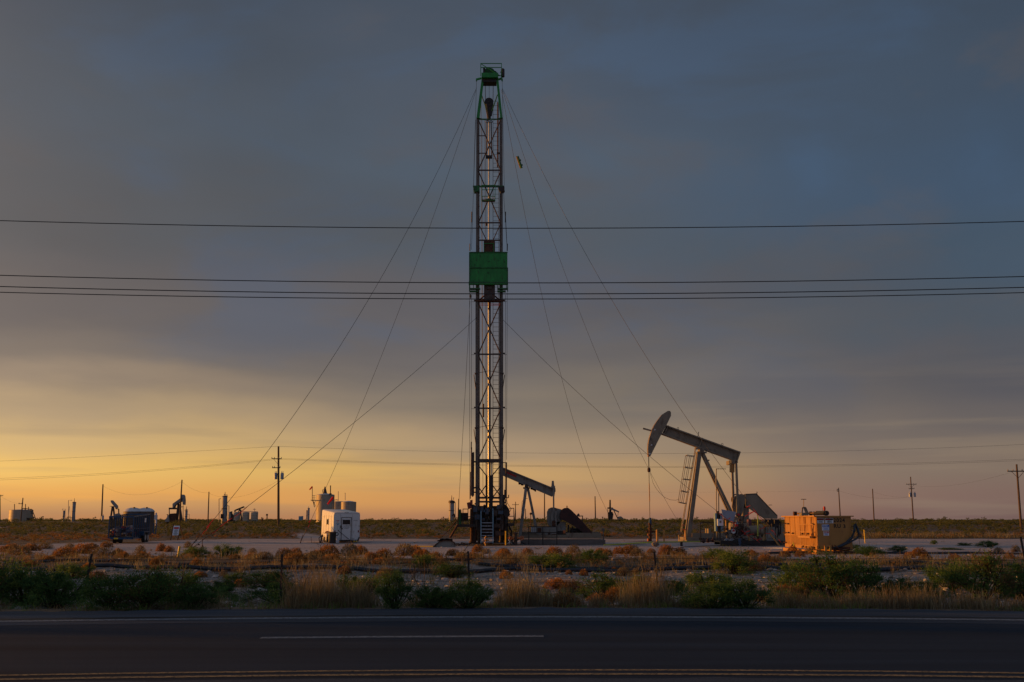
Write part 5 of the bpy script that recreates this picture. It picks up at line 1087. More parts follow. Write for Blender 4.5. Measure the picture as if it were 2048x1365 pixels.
mb = MB(); mb.path([(X(x, 74.2), 74.2, z) for x, z in ((1357, .5), (1357, 0))], .025, 6); mb.path([(X(1287, 70), 70, 0), (X(1287, 70), 70, .18)], .03, 6); solo('survey_stake', mb, M_['ochre_trim'], 'thin stake beside the ladder foot of the large pumpjack', 'stake')

# electrical panel with mast, railing
YE = 70.0; T3 = Thing('control_panel', 'blue-grey control cabinets with a white box in front, left of the engine skid', 'control panel', (X(1437, YE), YE, 0))
E = lambda nm, mb, m, **k: T3.part(nm, mb, M_[m], world=True, **k)
for x0, x1 in ((1429.5, 1434.2), (1440, 1446)):
    mb = MB(); a = P(x0, 1027, YE); b_ = P(x1, 1063, YE); mb.bb((a.x, YE - .1, b_.z), (b_.x, YE + .35, a.z)); E('cabinet', mb, 'bluegrey')
mb = MB(); a = P(1434.2, 1022.5, YE); b_ = P(1439.8, 1064, YE); mb.bb((a.x, YE, b_.z), (b_.x, YE + .2, a.z)); E('backing', mb, 'steel')
mb = MB(); a = P(1433.3, 1038.5, YE); b_ = P(1445, 1052, YE); mb.bb((a.x, YE - .32, b_.z), (b_.x, YE - .12, a.z)); E('meter_box', mb, 'signwhite')
mb = MB(); a = P(1437, 1042, YE); b_ = P(1441, 1046, YE); mb.bb((a.x, YE - .325, b_.z), (b_.x, YE - .321, a.z)); E('meter_label', mb, 'tan')
mb = MB()
for x in (1434.5, 1440): mb.tube((X(x, YE), YE + .1, 0), P(x, 1030, YE) + Vector((0, .1, 0)), .05, n=6)
E('stand', mb, 'black')
mb = MB(); mb.tube(P(1432.6, 1030, YE), P(1432.4, 938, YE), .035, n=6); mb.tube(P(1432.4, 938, YE), P(1452, 938.3, YE), .016, n=5)
for k in range(6): mb.tube(P(1434 + k * 3.2, 937, YE), P(1434 + k * 3.2, 939.4, YE), .014, n=4)
E('antenna', mb, 'leg'); mb = MB(); mb.tube(P(1437.6, 1026, YE), P(1437.4, 987, YE), .03, n=6); E('conduit_mast', mb, 'rust')
mb = MB(); mb.prism([P(x, y, 69.5) for x, y in ((1442, 1019), (1472, 1024.5), (1467, 1044), (1461, 1043.5), (1446, 1036), (1444, 1029))], (0, .03, 0)); mb.v = [(a, b_ + 0.14 * math.sin(a * 5 + c_ * 4), c_) for a, b_, c_ in mb.v]
solo('tarp', mb, M_['tarp'], 'pale blue tarp hanging between the control panel and the crank', 'tarp', P(1455, 1030, 69.5))
mb = MB(); a = P(1450.5, 1040, 69.4); b_ = P(1453.5, 1056.5, 69.4); mb.lathe([(.06, 0), (.06, a.z - b_.z)], (a.x + .05, 69.4, b_.z), 10); mb.tube((a.x + .05, 69.4, 0), (a.x + .05, 69.4, b_.z), .03, n=6); solo('filter_bottle', mb, M_['ochre_trim'], 'upright yellow-lit cylinder beside the tarp', 'cylinder', (a.x, 69.4, 0))
def railing(name, lab, pts, Y, h0, h1, m='black', posts=6):
    T_ = Thing(name, lab, 'railing', (pts[0], Y, 0)); mb = MB(); a, b_ = pts
    for z in (h0, h1): mb.bar((a, Y, z), (b_, Y, z), .05, .06)
    T_.part('rail', mb, M_[m], world=True)
    for k in range(posts):
        x = a + (b_ - a) * k / (posts - 1); p = MB(); p.bar((x, Y, 0), (x, Y, h1), .055); T_.part('post', p, M_[m], world=True)
    return T_
railing('guard_railing', 'black guard railing in front of the large pumpjack base', (X(1401, 72.5), X(1562, 72.5)), 72.5, .25, P(1401, 1045, 72.5).z, posts=7)

# ------------------------------------------------------------------ engine and pump skid
YS = 64.0; T = Thing('engine_skid', 'gas engine and pump on a dark skid between the large pumpjack and the yellow tank', 'engine skid', (X(1500, YS), YS, 0))
S = lambda nm, mb, m, **k: T.part(nm, mb, M_[m] if isinstance(m, str) else m, world=True, **k)
mb = MB(); mb.bb((X(1434, YS), YS - .9, .05), (X(1565, YS), YS - .75, .32)); mb.bb((X(1434, YS), YS + .9, .05), (X(1565, YS), YS + 1.05, .32)); mb.bb((X(1434, YS), YS - .75, .22), (X(1565, YS), YS + .9, .3)); S('skid_frame', mb, 'black')
def cyl(x0, x1, yc, r_, Y): a = P(x0, yc, Y); b_ = P(x1, yc, Y); return MB().tube(a, b_, r_, n=18)
mb = cyl(1497, 1519, 1062, .32, YS); mb.tube(P(1519, 1062, YS), P(1524, 1062, YS), .40, n=18); mb.tube(P(1524, 1061, YS), P(1528, 1061, YS), .36, .2, n=18); S('storage_vessel', mb, 'tan')
mb = MB(); mb.bb((X(1497, YS), YS - .3, .3), (X(1502, YS), YS + .3, P(1500, 1070, YS).z)); mb.bb((X(1514, YS), YS - .3, .3), (X(1519, YS), YS + .3, P(1500, 1070, YS).z)); S('saddle', mb, 'tan')
mb = MB(); mb.bb((X(1464, YS), YS - .35, .6), (X(1490, YS), YS + .4, 1.15)); mb.bb((X(1470, YS), YS - .3, 1.1), (X(1486, YS), YS + .3, 1.35)); S('engine_block', mb, 'steel')
re_ = random.Random(5)
for (x, y, r_, m) in ((1466, 1063, .12, 'offwhite'), (1458, 1064, .10, 'leg'), (1493, 1061, .2, 'leg'), (1463, 1083, .15, 'alu'), (1453, 1082, .13, 'alu')):
    c = P(x, y, YS - .5); mb = MB(); mb.tube(c + Vector((0, -.1, 0)), c + Vector((0, .15, 0)), r_, n=14); mb.ring(c + Vector((0, -.1, 0)), r_, .03); S('pulley', mb, m)
for (x, y, m) in ((1467, 1061, 'red'), (1491, 1059, 'maroon'), (1473, 1051, 'red'), (1473, 1047, 'bluegrey'), (1485, 1050, 'steel'), (1480, 1041, 'rust')):
    mb = MB(); mb.box(P(x, y, YS - .55), (.16, .14, .14)); mb.tube(P(x, y, YS - .6), P(x, y, YS - .6) + Vector((0, 0, .18)), .03, n=6); S('regulator', mb, m)
mb = MB()
for k in range(26):
    x = re_.uniform(1452, 1498); y = re_.uniform(1052, 1082); p = P(x, y, YS - .5); mb.tube(p, p + Vector((re_.uniform(-.5, .5), re_.uniform(-.1, .1), re_.uniform(-.4, .4))), re_.uniform(.02, .05), n=6)
S('piping', mb, 'leg')
mb = MB()
for k in range(14):
    x = re_.uniform(1452, 1496); y = re_.uniform(1054, 1084); mb.box(P(x, y, YS - .35), (re_.uniform(.1, .3), re_.uniform(.1, .3), re_.uniform(.08, .25)))
S('pump_castings', mb, 'rust')
mb = MB()
for k in range(8):
    x = re_.uniform(1436, 1490); mb.path([P(x, 1082 + re_.uniform(-6, 2), YS - .7), P(x + 8, 1089, YS - .9), P(x + 18, 1091 + re_.uniform(-2, 3), YS - 1.0), P(x + 34, 1093, YS - 1.1)], .03, 5)
S('hoses', mb, 'rubber')
mb = MB(); mb.bb((X(1530, YS), YS - .2, .3), (X(1548, YS), YS + .8, 1.15)); mb.bb((X(1533, YS), YS - .25, .45), (X(1545, YS), YS - .2, 1.05)); S('radiator', mb, 'grey')
mb = MB(); mb.bb((X(1550, YS), YS - .1, .3), (X(1566, YS), YS + .8, 1.2)); S('panel_box', mb, 'tan')
mb = MB(); mb.prism(pl([(1530, 1039), (1557, 1039), (1562, 1046), (1540, 1050), (1528, 1045)], YS), (0, .8, 0)); 
for k in range(10):
    x = 1534 + k * 3; mb.tube(P(x, 1042 + re_.uniform(-3, 6), YS - .1), P(x + re_.uniform(-4, 4), 1062 + re_.uniform(-6, 14), YS - .1), re_.uniform(.025, .06), n=6)
mb.prism(pl([(1550, 1046), (1556, 1046), (1545, 1078), (1541, 1072)], YS - .15), (0, .2, 0)); S('exhaust_frame', mb, 'black')
mb = MB()
for x in (1528, 1536, 1543): mb.tube(P(x, 1048, YS - .3), P(x, 1062, YS - .3), .025, n=6)
mb.bar(P(1540, 1068, YS - .9), P(1562, 1096, YS - 1.4), .07); S('brass_fitting', mb, 'ochre')
mb = MB(); mb.tube(P(1479, 1077, YS - .9), P(1480, 1095, YS - .9), .09, n=8); S('blue_downpipe', mb, mat('deep_blue_paint', (.03, .06, .12), .5))
mb = MB(); mb.tube(P(1515.5, 1031, YS - .6), P(1515.7, 1073, YS - .6), .035, n=8); S('marker_rod', mb, 'lime')
mb = MB(); mb.tube(P(1515.5, 1028, YS - .6), P(1515.5, 1031, YS - .6), .05, n=8); mb.box(P(1516, 1074, YS - .6), (.2, .2, .06)); mb.tube(P(1516, 1074, YS - .6), P(1516, 1086, YS - .6), .05, n=8); S('rod_clamp', mb, 'black')
mb = MB(); mb.bb((X(1500, YS), YS + .3, 1.1), (X(1506, YS), YS + .8, 1.62)); S('fuel_can', mb, mat('dull_plum_paint', (.12, .04, .05), .5))
for (x0, y0, x1, y1, x2, y2) in ((1493, 1015, 1497, 1013, 1500, 1012), (1496, 1026, 1502, 1026, 1508, 1023), (1490, 1033, 1498, 1029, 1507, 1024), (1488, 1070, 1491, 1065, 1500, 1062), (1494, 1071, 1499, 1070, 1508, 1068), (1518, 1059, 1525, 1057, 1531, 1053), (1531, 1067, 1536, 1068, 1541, 1067), (1512, 1083, 1517, 1079, 1523, 1078), (1464, 1047, 1468, 1047, 1473, 1044.5), (1443, 1038, 1448, 1038.5, 1452, 1041), (1454, 1040, 1458, 1038, 1461, 1036), (1366, 1060, 1370, 1060, 1374, 1058.5), (1363, 1051, 1366, 1050.5, 1369, 1051)):
    mb = MB(); mb.bar(P(x0, y0, 62.8), P(x1, y1, 62.7), .01, .03); mb.bar(P(x1, y1, 62.7), P(x2, y2, 62.8), .01, .045)
    o = solo('warning_ribbon', mb, M_['tape'], 'fluttering red warning ribbon tied around the engine skid' if x0 > 1480 else 'red warning ribbon near the control panel and tarp' if x0 > 1400 else 'short red ribbon at the foot of the pumpjack ladder', 'ribbon', P(x1, y1, 62.7), 'red warning ribbons')
mb = MB(); mb.tube(P(1480, 1097.5, 60), P(1565, 1097, 58), .035, n=8); solo('white_pipe', mb, M_['offwhite'], 'pale straight pipe lying before the engine skid, left of the yellow tank', 'pipe')
mb = MB(); mb.tube(by_foot(1590.5, 1104) , by_foot(1590.5, 1104) + Vector((-.08, 0, .46)), .03, n=8); solo('marker_stake', mb, M_['lime'], 'lime marker stake in front of the yellow tank', 'marker', by_foot(1590, 1104))
# ------------------------------------------------------------------ yellow reverse-unit tank
ang = R(2.2); cx_ = P(1634.5, 1070, 48); LT_, WT_, HT = 4.9, 1.66, 1.56
T = Thing('pump_tank', 'yellow steel tank skid marked 2024 RU 3 with pump on top at the right', 'tank', (cx_.x, 48, 0), ang)
Q = lambda nm, mb, m, **k: T.part(nm, mb, M_[m] if isinstance(m, str) else m, **k)
z0 = .22; z1 = P(1634, 1034, 48).z
mb = MB(); mb.prism([(0, 0, z0), (WT_, 0, z0), (WT_, 0, z1), (0, 0, z1)], (0, LT_, 0)); Q('shell', mb, 'ochre')
mb = MB(); mb.bb((-.12, -.07, z1), (WT_ + .12, LT_ + .12, z1 + .05)); mb.bb((-.14, -.09, z1 + .01), (-.10, LT_ + .1, z1 + .06)); Q('top_rim', mb, 'ochre_trim')
mb = MB()
for k in range(7):
    y = .06 + k * (LT_ - .12) / 6; mb.bb((-.018, y - .02, z0), (-.002, y + .02, z1))
for k in range(30):
    y = .12 + k * (LT_ - .24) / 29; mb.bb((-.014, y - .04, z0), (-.003, y + .04, .82))
mb.bb((-.035, 0, .82), (-.019, LT_, .86)); mb.bb((-.04, 0, z0), (-.019, LT_, z0 + .16))
for x in (.02, .58, WT_ - .04): mb.bb((x - .02, -.012, z0), (x + .02, -.001, z1))
Q('stiffener', mb, 'ochre')
mb = MB(); mb.bb((-.16, -.25, .0), (-.02, LT_, .18)); mb.bb((WT_ - .2, -.1, .0), (WT_ - .05, LT_, .18)); mb.bb((-.16, -.28, .02), (WT_ + .2, -.12, .12)); mb.bb((.25, -.22, .12), (.34, -.14, .42)); mb.bb((.25, -.22, .36), (.55, -.14, .42)); mb.bb((.5, -.22, .12), (.57, -.14, .42)); Q('skid_runner', mb, 'ochre_trim')
mb = MB()
for y in (.5, 1.6): mb.bar((-.08, y, .86), (-.08, y, z1 + .02), .04)
for z in (1.02, 1.38): mb.bar((-.09, .25, z), (-.09, 2.2, z), .03)
for y in (.25, 1.35, 2.2): mb.bar((-.09, y, .8), (-.09, y, 1.42), .03)
Q('side_ladder', mb, 'ochre_trim')
mb = MB(); mb.bb((-.26, .3, .74), (-.05, 2.1, .83)); Q('side_step', mb, 'ochre_trim')
mb = MB()
for (y, z) in ((.35, .3), (1.5, .3), (1.95, .32), (3.6, .34), (4.2, .95), (4.2, 1.4), (3.5, .93), (2.0, .92), (1.2, .93), (.4, 1.4)):
    mb = MB(); mb.tube((-.02, y, z), (-.09, y, z), .04, n=8); mb.bar((-.09, y - .1, z + .02), (-.09, y + .1, z - .02), .025); Q('drain_valve', mb, 'steel')
for z in (.45, .95, 1.42): mb = MB(); mb.tube((-.02, LT_ - .25, z), (-.16, LT_ - .1, z), .03, n=6); Q('spout', mb, 'steel')
mb = MB(); mb.path([(-.1, .15, 1.3), (-.16, .17, 1.1), (-.14, .2, .9), (-.17, .22, .78)], .02, 6); mb.ring((-.17, .2, .86), .09, .022, 'x'); Q('chain', mb, 'rust')
# hose on the right side
mb = MB(); mb.path([(WT_ - .72, -.10, .34), (WT_ - .35, -.14, .52), (WT_ - .05, -.16, .8), (WT_ + .08, -.16, 1.1), (WT_ + .1, -.12, 1.35), (WT_ + .16, -.1, 1.42), (WT_ + .24, -.1, 1.2), (WT_ + .30, -.1, .95), (WT_ + .32, -.1, .85)], .06, 8); mb.path([(WT_ + .32, -.1, .86), (WT_ + .15, -.16, .72), (WT_ - .2, -.18, .55), (WT_ - .6, -.16, .38), (WT_ - 1.0, -.14, .3)], .04, 8); Q('suction_hose', mb, mat('blue_black_hose', (.02, .035, .05), .5))
mb = MB(); mb.bb((WT_ + .25, -.18, .78), (WT_ + .4, -.04, .95)); Q('hose_coupling', mb, 'steel')
mb = MB(); mb.bb((.45, -.1, z0), (WT_ - .15, -.06, z0 + .12)); mb.tube((.62, -.3, .12), (1.8, -.3, .1), .05, n=8); mb.tube((.68, -.26, .1), (.60, -.22, .44), .03, n=6); mb.path([(.68, -.3, .44), (.95, -.34, .2), (1.15, -.36, .03), (1.3, -.38, .0)], .025, 6); Q('lower_piping', mb, 'rust')
# stencilled numbers
def put_text(s, size, x, z, m, y=-.006, sp=1.0, sx=1.0):
    tb_ = text_mb(s, size, .004, sp); xf(tb_, Matrix.Translation((x * .89, y, z)) @ Matrix.Rotation(R(90), 4, 'X') @ Matrix.Diagonal((sx, 1, 1, 1))); return tb_
Q('lettering', put_text('2024', .25, 1.22, z1 - .17, 'stencil', sp=1.2, sx=.95), 'stencil')
Q('lettering', put_text('RU', .25, 1.10, z1 - .44, 'stencil', sp=1.15), 'stencil'); Q('lettering', put_text('3', .23, 1.49, z1 - .45, 'stencil'), 'stencil')
def sign(x0, x1, za, zb, head, word, wc):
    s_ = MB(); s_.bb((x0, -.012, zb), (x1, -.002, za)); so = Q('safety_sign', s_, 'signwhite'); h = (za - zb)
    if head:
        hb = MB(); hb.bb((x0 + .015, -.016, za - h * .40), (x1 - .015, -.0125, za - h * .06)); Q('sign_header', hb, head, parent=so)
    if word:
        w_ = put_text(word, h * .26, (x0 + x1) / 2, za - h * .23, wc, y=-.02); Q('sign_word', w_, wc, parent=so)
    ln = MB()
    for k in range(3): zz = za - h * (.54 + .15 * k); ww = (x1 - x0) * (.36, .28, .33)[k]; ln.bb(((x0 + x1) / 2 - ww, -.016, zz - h * .04), ((x0 + x1) / 2 + ww, -.0125, zz + h * .03))
    Q('sign_print', ln, 'signblue' if head != 'stencil' else 'stencil', parent=so)
sign(.02, .36, z1 - .06, z1 - .30, 'stencil', 'DANGER', 'red'); sign(.42, .80, z1 - .06, z1 - .30, 'stencil', 'DANGER', 'red')
sign(.24, .60, z1 - .36, z1 - .64, 'signblue', 'NOTICE', 'signwhite'); sign(.30, .56, z1 - .68, z1 - .88, 'red', 'DANGER', 'signwhite')
# pump train on the tank top
Tp = Thing('transfer_pump', 'yellow pump and piping mounted on top of the yellow tank', 'pump', T.M @ Vector((.3, 1.5, z1 + .05)), ang)
TP = lambda nm, mb, m: Tp.part(nm, mb, M_[m], world=True)
Yp = 49.5; 
mb = MB(); mb.tube(P(1632, 1026.5, Yp), P(1649, 1026.5, Yp), .105, n=16); mb.tube(P(1627, 1028, Yp), P(1632, 1027, Yp), .07, .1, n=14); TP('pump_barrel', mb, 'ochre_trim')
mb = MB(); c = P(1652, 1026.8, Yp - .1); mb.tube(c + Vector((0, -.12, 0)), c + Vector((0, .1, 0)), .12, n=18); mb.ring(c + Vector((0, -.12, 0)), .07, .02); TP('motor', mb, 'black')
mb = MB(); mb.lathe([(.0, -.11), (.05, -.09), (.062, 0), (.05, .09), (.0, .11)], P(1648.7, 1017.5, Yp), 12); mb2 = mb; Tp.part('beacon', mb2, M_['red'], world=True)
mb = MB(); mb.tube(P(1648, 1023, Yp), P(1648, 1020, Yp), .02, n=6); mb.tube(P(1645, 1024, Yp), P(1645.5, 1016, Yp), .008, n=4); TP('beacon_bracket', mb, 'steel')
mb = MB(); mb.tube(P(1590, 1027.5, Yp + 1), P(1627, 1027.5, Yp + .2), .045, n=10); TP('manifold_pipe', mb, 'ochre')
mb = MB()
for x in (1588, 1592, 1620, 1623, 1628): c = P(x, 1027.5, Yp + .6); mb.tube(c + Vector((-.03, 0, 0)), c + Vector((.03, 0, 0)), .10, n=12)
mb.tube(P(1589, 1024, Yp + .8), P(1589, 1032, Yp + .8), .04, n=8); mb.tube(P(1621.5, 1025, Yp + .4), P(1621.5, 1031, Yp + .4), .04, n=8); TP('flange', mb, 'rust')
mb = MB(); a = (1603, 1031); 
for (p, q) in (((1603.5, 1031), (1605, 1015.5)), ((1605, 1015.5), (1611, 1015.5)), ((1611, 1015.5), (1616.5, 1028)), ((1608, 1016), (1613, 1028)), ((1603.5, 1028), (1616.5, 1028))):
    for yy in (Yp, Yp + .4): mb.bar(P(*p, yy), P(*q, yy), .06)
mb.bb((P(1603, 1029, Yp).x, Yp - .05, P(1603, 1032, Yp).z), (P(1616, 1029, Yp).x, Yp + .45, P(1603, 1026.5, Yp).z)); TP('hoist_frame', mb, 'tan')
mb = MB(); mb.tube(P(1607.3, 1015.5, Yp), P(1607.3, 999, Yp), .016, n=5); mb.tube(P(1602, 999, Yp), P(1612.5, 999, Yp), .016, n=5); TP('t_handle', mb, 'steel')
# yellow marker on the right with small grass post
mb = MB(); b_ = by_foot(1730.3, 1087); mb.tube(b_, b_ + Vector((-.02, 0, P(1730, 1060, b_.y).z)), .035, n=8); solo('marker_post', mb, M_['yellow'], 'slim yellow marker post right of the yellow tank', 'marker', b_)
mb = MB(); b_ = by_foot(1719, 1093); mb.tube(b_, b_ + Vector((0, 0, P(1719, 1058, b_.y).z)), .014, n=6); mb.ball(b_ + Vector((0, 0, P(1719, 1058, b_.y).z)), .05); solo('wire_stake', mb, M_['steel'], 'thin dark stake between the yellow tank and the yellow marker', 'stake', b_)
b_ = by_foot(356, 1113); t_ = P(359.5, 1093, b_.y); mb = MB(); mb.tube(b_, t_, .048, n=10); solo('marker_post', mb, M_['yellow'], 'thick leaning yellow marker post at the left of the pad', 'marker', b_)

# ------------------------------------------------------------------ second pumpjack, beam without horsehead
YK = 68.0; T = Thing('pumpjack', 'grey pumpjack without horsehead, beam end resting against the rig mast', 'pumpjack', (X(1080, YK), YK, 0))
K = lambda nm, mb, m, **k: T.part(nm, mb, M_[m], world=True, **k)
mb = MB(); mb.prism(pl([(1003.5, 935.5), (1106.6, 978), (1105, 992), (998.5, 946.5)], YK - .05), (0, .1, 0)); mb.prism(pl([(1003, 933.8), (1107, 976.3), (1106.6, 978.3), (1002.6, 935.8)], YK - .22), (0, .44, 0)); mb.prism(pl([(998.6, 946.3), (1105, 992), (1104.8, 994), (998, 948.2)], YK - .22), (0, .44, 0))
for t_ in (.0, .42, .98): mb.bar(P(1003 + 104 * t_, 935 + 42 * t_, YK), P(998.5 + 106.5 * t_, 947 + 46 * t_, YK), .42, .04)
wb = K('walking_beam', mb, 'grey'); mb = MB(); mb.prism(pl([(1013.5, 943.6), (1032.8, 951.8), (1031.8, 955), (1013, 946.6)], YK - .062), (0, .01, 0)); K('red_stripe', mb, 'red', parent=wb)
rr2 = random.Random(2)
for (xa, ya, xb2, yb2) in ((1038, 965.5, 1046, 969), (1062, 976, 1071, 980)):
    mb = MB()
    for k in range(8): t_ = k / 7; mb.box(P(xa + (xb2 - xa) * t_, ya + (yb2 - ya) * t_ + 1, YK - .1), (.08, .2, .12 * rr2.uniform(.5, 1.5)))
    K('bird_nest', mb, 'rust')
mb = MB(); c = P(1053, 973, YK); mb.tube(c + Vector((0, -.35, 0)), c + Vector((0, .35, 0)), .13, n=14); mb.box(c + Vector((0, 0, -.12)), (.45, .5, .1)); K('saddle_bearing', mb, 'steel')
for s in (-1, 1):
    mb = MB(); mb.bar(P(1052, 976, YK) + Vector((0, s * .2, 0)), Vector((X(1039, YK, 1080), YK + s * .85, .3)), .19, .19); K('post_leg', mb, 'grey')
mb = MB(); mb.bar(P(1055.5, 976, YK), P(1072.5, 1058, YK), .17, .17); K('rear_leg', mb, 'grey')
mb = MB(); mb.tube(P(1048.5, 997.5, YK), P(1055.5, 997.5, YK), .015, n=5); mb.path([P(1047, 1000, YK - .3), P(1044, 1004, YK - .3), P(1043, 1030, YK - .5)], .012, 5); K('tie_rod', mb, 'wire')
mb = MB(); mb.prism(pl([(1104, 962), (1107.7, 962), (1108.8, 974), (1103.2, 974)], YK - .3), (0, .6, 0)); mb.box(P(1106, 975, YK), (.25, .9, .18)); mb.box(P(1108, 981, YK), (.2, .3, .2)); K('tail_bearing', mb, 'grey')
for yy in (YK - .5, YK + .5):
    mb = MB(); mb.bar(P(1107, 975, yy), P(1107.6, 1046, yy), .10, .10); K('pitman', mb, 'grey')
mb = MB()
for x0, x1 in ((1102, 1106), (1110, 1113.5)): mb.prism(pl([(x0, 1022), (x1, 1022), (x1, 1056), (x0, 1056)], YK - .62), (0, .08, 0))
K('guard_slat', mb, 'grey')
mb = MB(); mb.prism(pl([(1094, 1024), (1097, 1018), (1102, 1015.5), (1108, 1015), (1114, 1017), (1122, 1019), (1126, 1026), (1124, 1040), (1114, 1052), (1097, 1052), (1094, 1042)], YK - .3), (0, .25, 0)); K('crank_weight', mb, 'grey')
mb = MB(); mb.prism(pl([(1095, 1026), (1099, 1019), (1104, 1018), (1104, 1050), (1096, 1049)], YK + .4), (0, .25, 0)); K('crank_weight', mb, 'rust')
mb = MB(); mb.tube(P(1107.6, 1045, YK - .75), P(1107.6, 1045, YK - .45), .13, n=12); mb.box(P(1107.6, 1052, YK - .6), (.25, .2, .2)); K('crank_pin', mb, 'rust')
pts_ = [(1120, 1038), (1119.5, 1028), (1123, 1020), (1129, 1016.5), (1136.5, 1016), (1143, 1021), (1162, 1040), (1180, 1060), (1184, 1066), (1182, 1071.5), (1172, 1070), (1148, 1052), (1134, 1044)]
mb = MB(); mb.prism(pl(pts_, YK - .75), (0, .5, 0)); K('belt_guard', mb, 'maroon')
mb = MB(); mb.bb((X(1113, YK), YK - .3, 1.05), (X(1131, YK), YK + .5, P(1113, 1044, YK).z)); mb.bb((X(1113, YK), YK - .4, .75), (X(1131, YK), YK + .6, 1.1)); K('gearbox', mb, 'grey')
mb = MB(); mb.prism(pl([(1062, 1054), (1114, 1054), (1114, 1077), (1097, 1077), (1085, 1074), (1072, 1067), (1062, 1063)], YK - .8), (0, .06, 0)); K('splash_panel', mb, 'grey')
mb = MB(); mb.bb((X(1102.5, YK), YK - .86, P(1, 1076, YK).z), (X(1112.5, YK), YK - .81, P(1, 1068, YK).z)); mb.bb((X(1074, YK), YK - .86, P(1, 1065, YK).z), (X(1082, YK), YK - .81, P(1, 1056, YK).z)); K('red_patch', mb, 'rust')
mb = MB(); mb.bb((X(1125, YK), YK - .6, P(1, 1067, YK).z), (X(1130, YK), YK - .5, P(1, 1061, YK).z)); K('orange_panel', mb, 'orange')
mb = MB(); c = P(1098.5, 1070, YK - .82); mb.lathe([(.07, -.12), (.08, 0), (.07, .12)], c, 10); mb.bb((X(1114.5, YK), YK - .55, P(1, 1071, YK).z), (X(1125, YK), YK - .45, P(1, 1062, YK).z)); K('dark_opening', mb, 'black')
mb = MB(); 
for x in (1063, 1066, 1069.5): mb.bar((X(x, YK), YK - .85, P(1, 1065, YK).z), (X(x, YK), YK - .85, P(1, 1055, YK).z), .05)
K('white_slat', mb, 'offwhite')
mb = MB()
for x in (1135, 1143, 1151, 1159, 1166): mb.bb((X(x, YK), YK - .2, .7), (X(x + 3.5, YK), YK + .4, P(1, 1050 + (x - 1135) * .4, YK).z))
mb.tube(P(1140, 1062, YK), P(1168, 1062, YK), .18, n=14); K('engine', mb, 'black')
mb = MB(); mb.bar(P(1160, 1032.5, YK + .6), P(1166, 1032.5, YK + .6), .06); mb.tube(P(1165, 1033, YK + .6), P(1165, 1064, YK + .6), .03, n=6); mb.prism(pl([(1153, 1033), (1155, 1029), (1157, 1027), (1159, 1029), (1160, 1034)], YK + .4), (0, .2, 0)); mb.tube(P(1133.8, 1012, YK + .5), P(1133.8, 1017, YK + .5), .04, n=6); K('exhaust', mb, 'steel')
mb = MB(); mb.bb((X(1041, YK), YK - 1.1, .0), (X(1207.5, YK), YK + 1.3, P(1, 1079.5, YK).z)); K('base_slab', mb, 'concrete')
mb = MB(); mb.bb((X(1043, YK), YK - .95, .42), (X(1130, YK), YK - .85, .62)); mb.bb((X(1043, YK), YK - .9, .42), (X(1200, YK), YK + .9, .5)); mb.bb((X(1130, YK), YK - .95, .42), (X(1200, YK), YK - .85, .75)); mb.bb((X(1043, YK), YK + .85, .42), (X(1200, YK), YK + .95, .8)); K('skid_frame', mb, 'tan')
mb = MB(); mb.path([P(x, y, YK - 1.3) for x, y in ((1043, 1085), (1052, 1090), (1065, 1092.5), (1100, 1092), (1112, 1090), (1120, 1092), (1160, 1092), (1206, 1091))], .03, 5); mb.path([P(x, y, YK - 1.5) for x, y in ((1030, 1093), (1060, 1094.5), (1123, 1094.5))], .05, 5); K('ground_hose', mb, 'rubber')
railing('guard_railing', 'thin dark guard railing in front of the headless pumpjack', (X(1057.5, 66.4), X(1113.5, 66.4)), 66.4, P(1, 1065.5, 66.4).z, P(1, 1054, 66.4).z, posts=3)
mb = MB(); mb.bar((X(1206.5, 66.5), 66.5, 0), (X(1206.5, 66.5), 66.5, P(1, 1058, 66.5).z), .07); mb.box((X(1206, 66.5), 66.5, P(1, 1060, 66.5).z), (.2, .08, .2)); solo('signal_post', mb, M_['leg'], 'grey post with small head at the right end of the headless pumpjack base', 'post', (X(1206.5, 66.5), 66.5, 0))
mb = MB(); mb.tube((X(1061.5, 120), 120, 0), P(1061.5, 1028, 120), .05, n=6); mb.ball(P(1061.5, 1028, 120), .15); solo('vent_post', mb, M_['rust'], 'short dark vent post seen through the legs of the headless pumpjack', 'post')

# ------------------------------------------------------------------ mud box left of the rig
YM = 60.0; T = Thing('mud_box', 'half-round grey mud box heaped with dark debris left of the rig', 'mud box', (X(895, YM), YM, 0)); bz = P(895, 1096, YM).z
mb = MB(); mb.prism([P(x, y, YM) for x, y in ((868, 1094.5), (872, 1090), (879, 1085), (889, 1082.5), (901, 1083), (908, 1086), (910, 1090), (908.5, 1096), (868, 1096))], (0, 1.2, 0)); T.part('box', mb, M_['grey'], world=True)
mb = MB(); e_ = ((866, 1095.5), (872, 1089), (879, 1084), (889, 1081.5), (901, 1082), (908, 1085), (910.8, 1090))
for a, b_ in zip(e_[:-1], e_[1:]): mb.bar(P(*a, YM - .02), P(*b_, YM - .02), .1, .05)
T.part('rim', mb, M_['rust'], world=True)
mb = MB()
for k in range(14): mb.box(P(879 + k * 1.8, 1081 + rh.uniform(-1.2, .8), YM + .3), (rh.uniform(.1, .4), .4, rh.uniform(.06, .16)), Matrix.Rotation(rh.uniform(-.4, .4), 3, 'Y'))
T.part('debris', mb, M_['black'], world=True)
mb = MB(); mb.bar(by_foot(807, 1094) + Vector((0, 0, .04)), by_foot(868, 1095) + Vector((0, 0, .05)), .15, .07); solo('pipe', mb, M_['black'], 'dark pipe on the ground left of the mud box', 'pipe')
mb = MB()
for k in range(10): a = by_foot(912 + rh.uniform(0, 28), 1090 + rh.uniform(0, 3)); mb.tube(a + Vector((0, 0, .06)), a + Vector((rh.uniform(-.8, .8), rh.uniform(-.3, .3), rh.uniform(.03, .2))), .04, n=6)
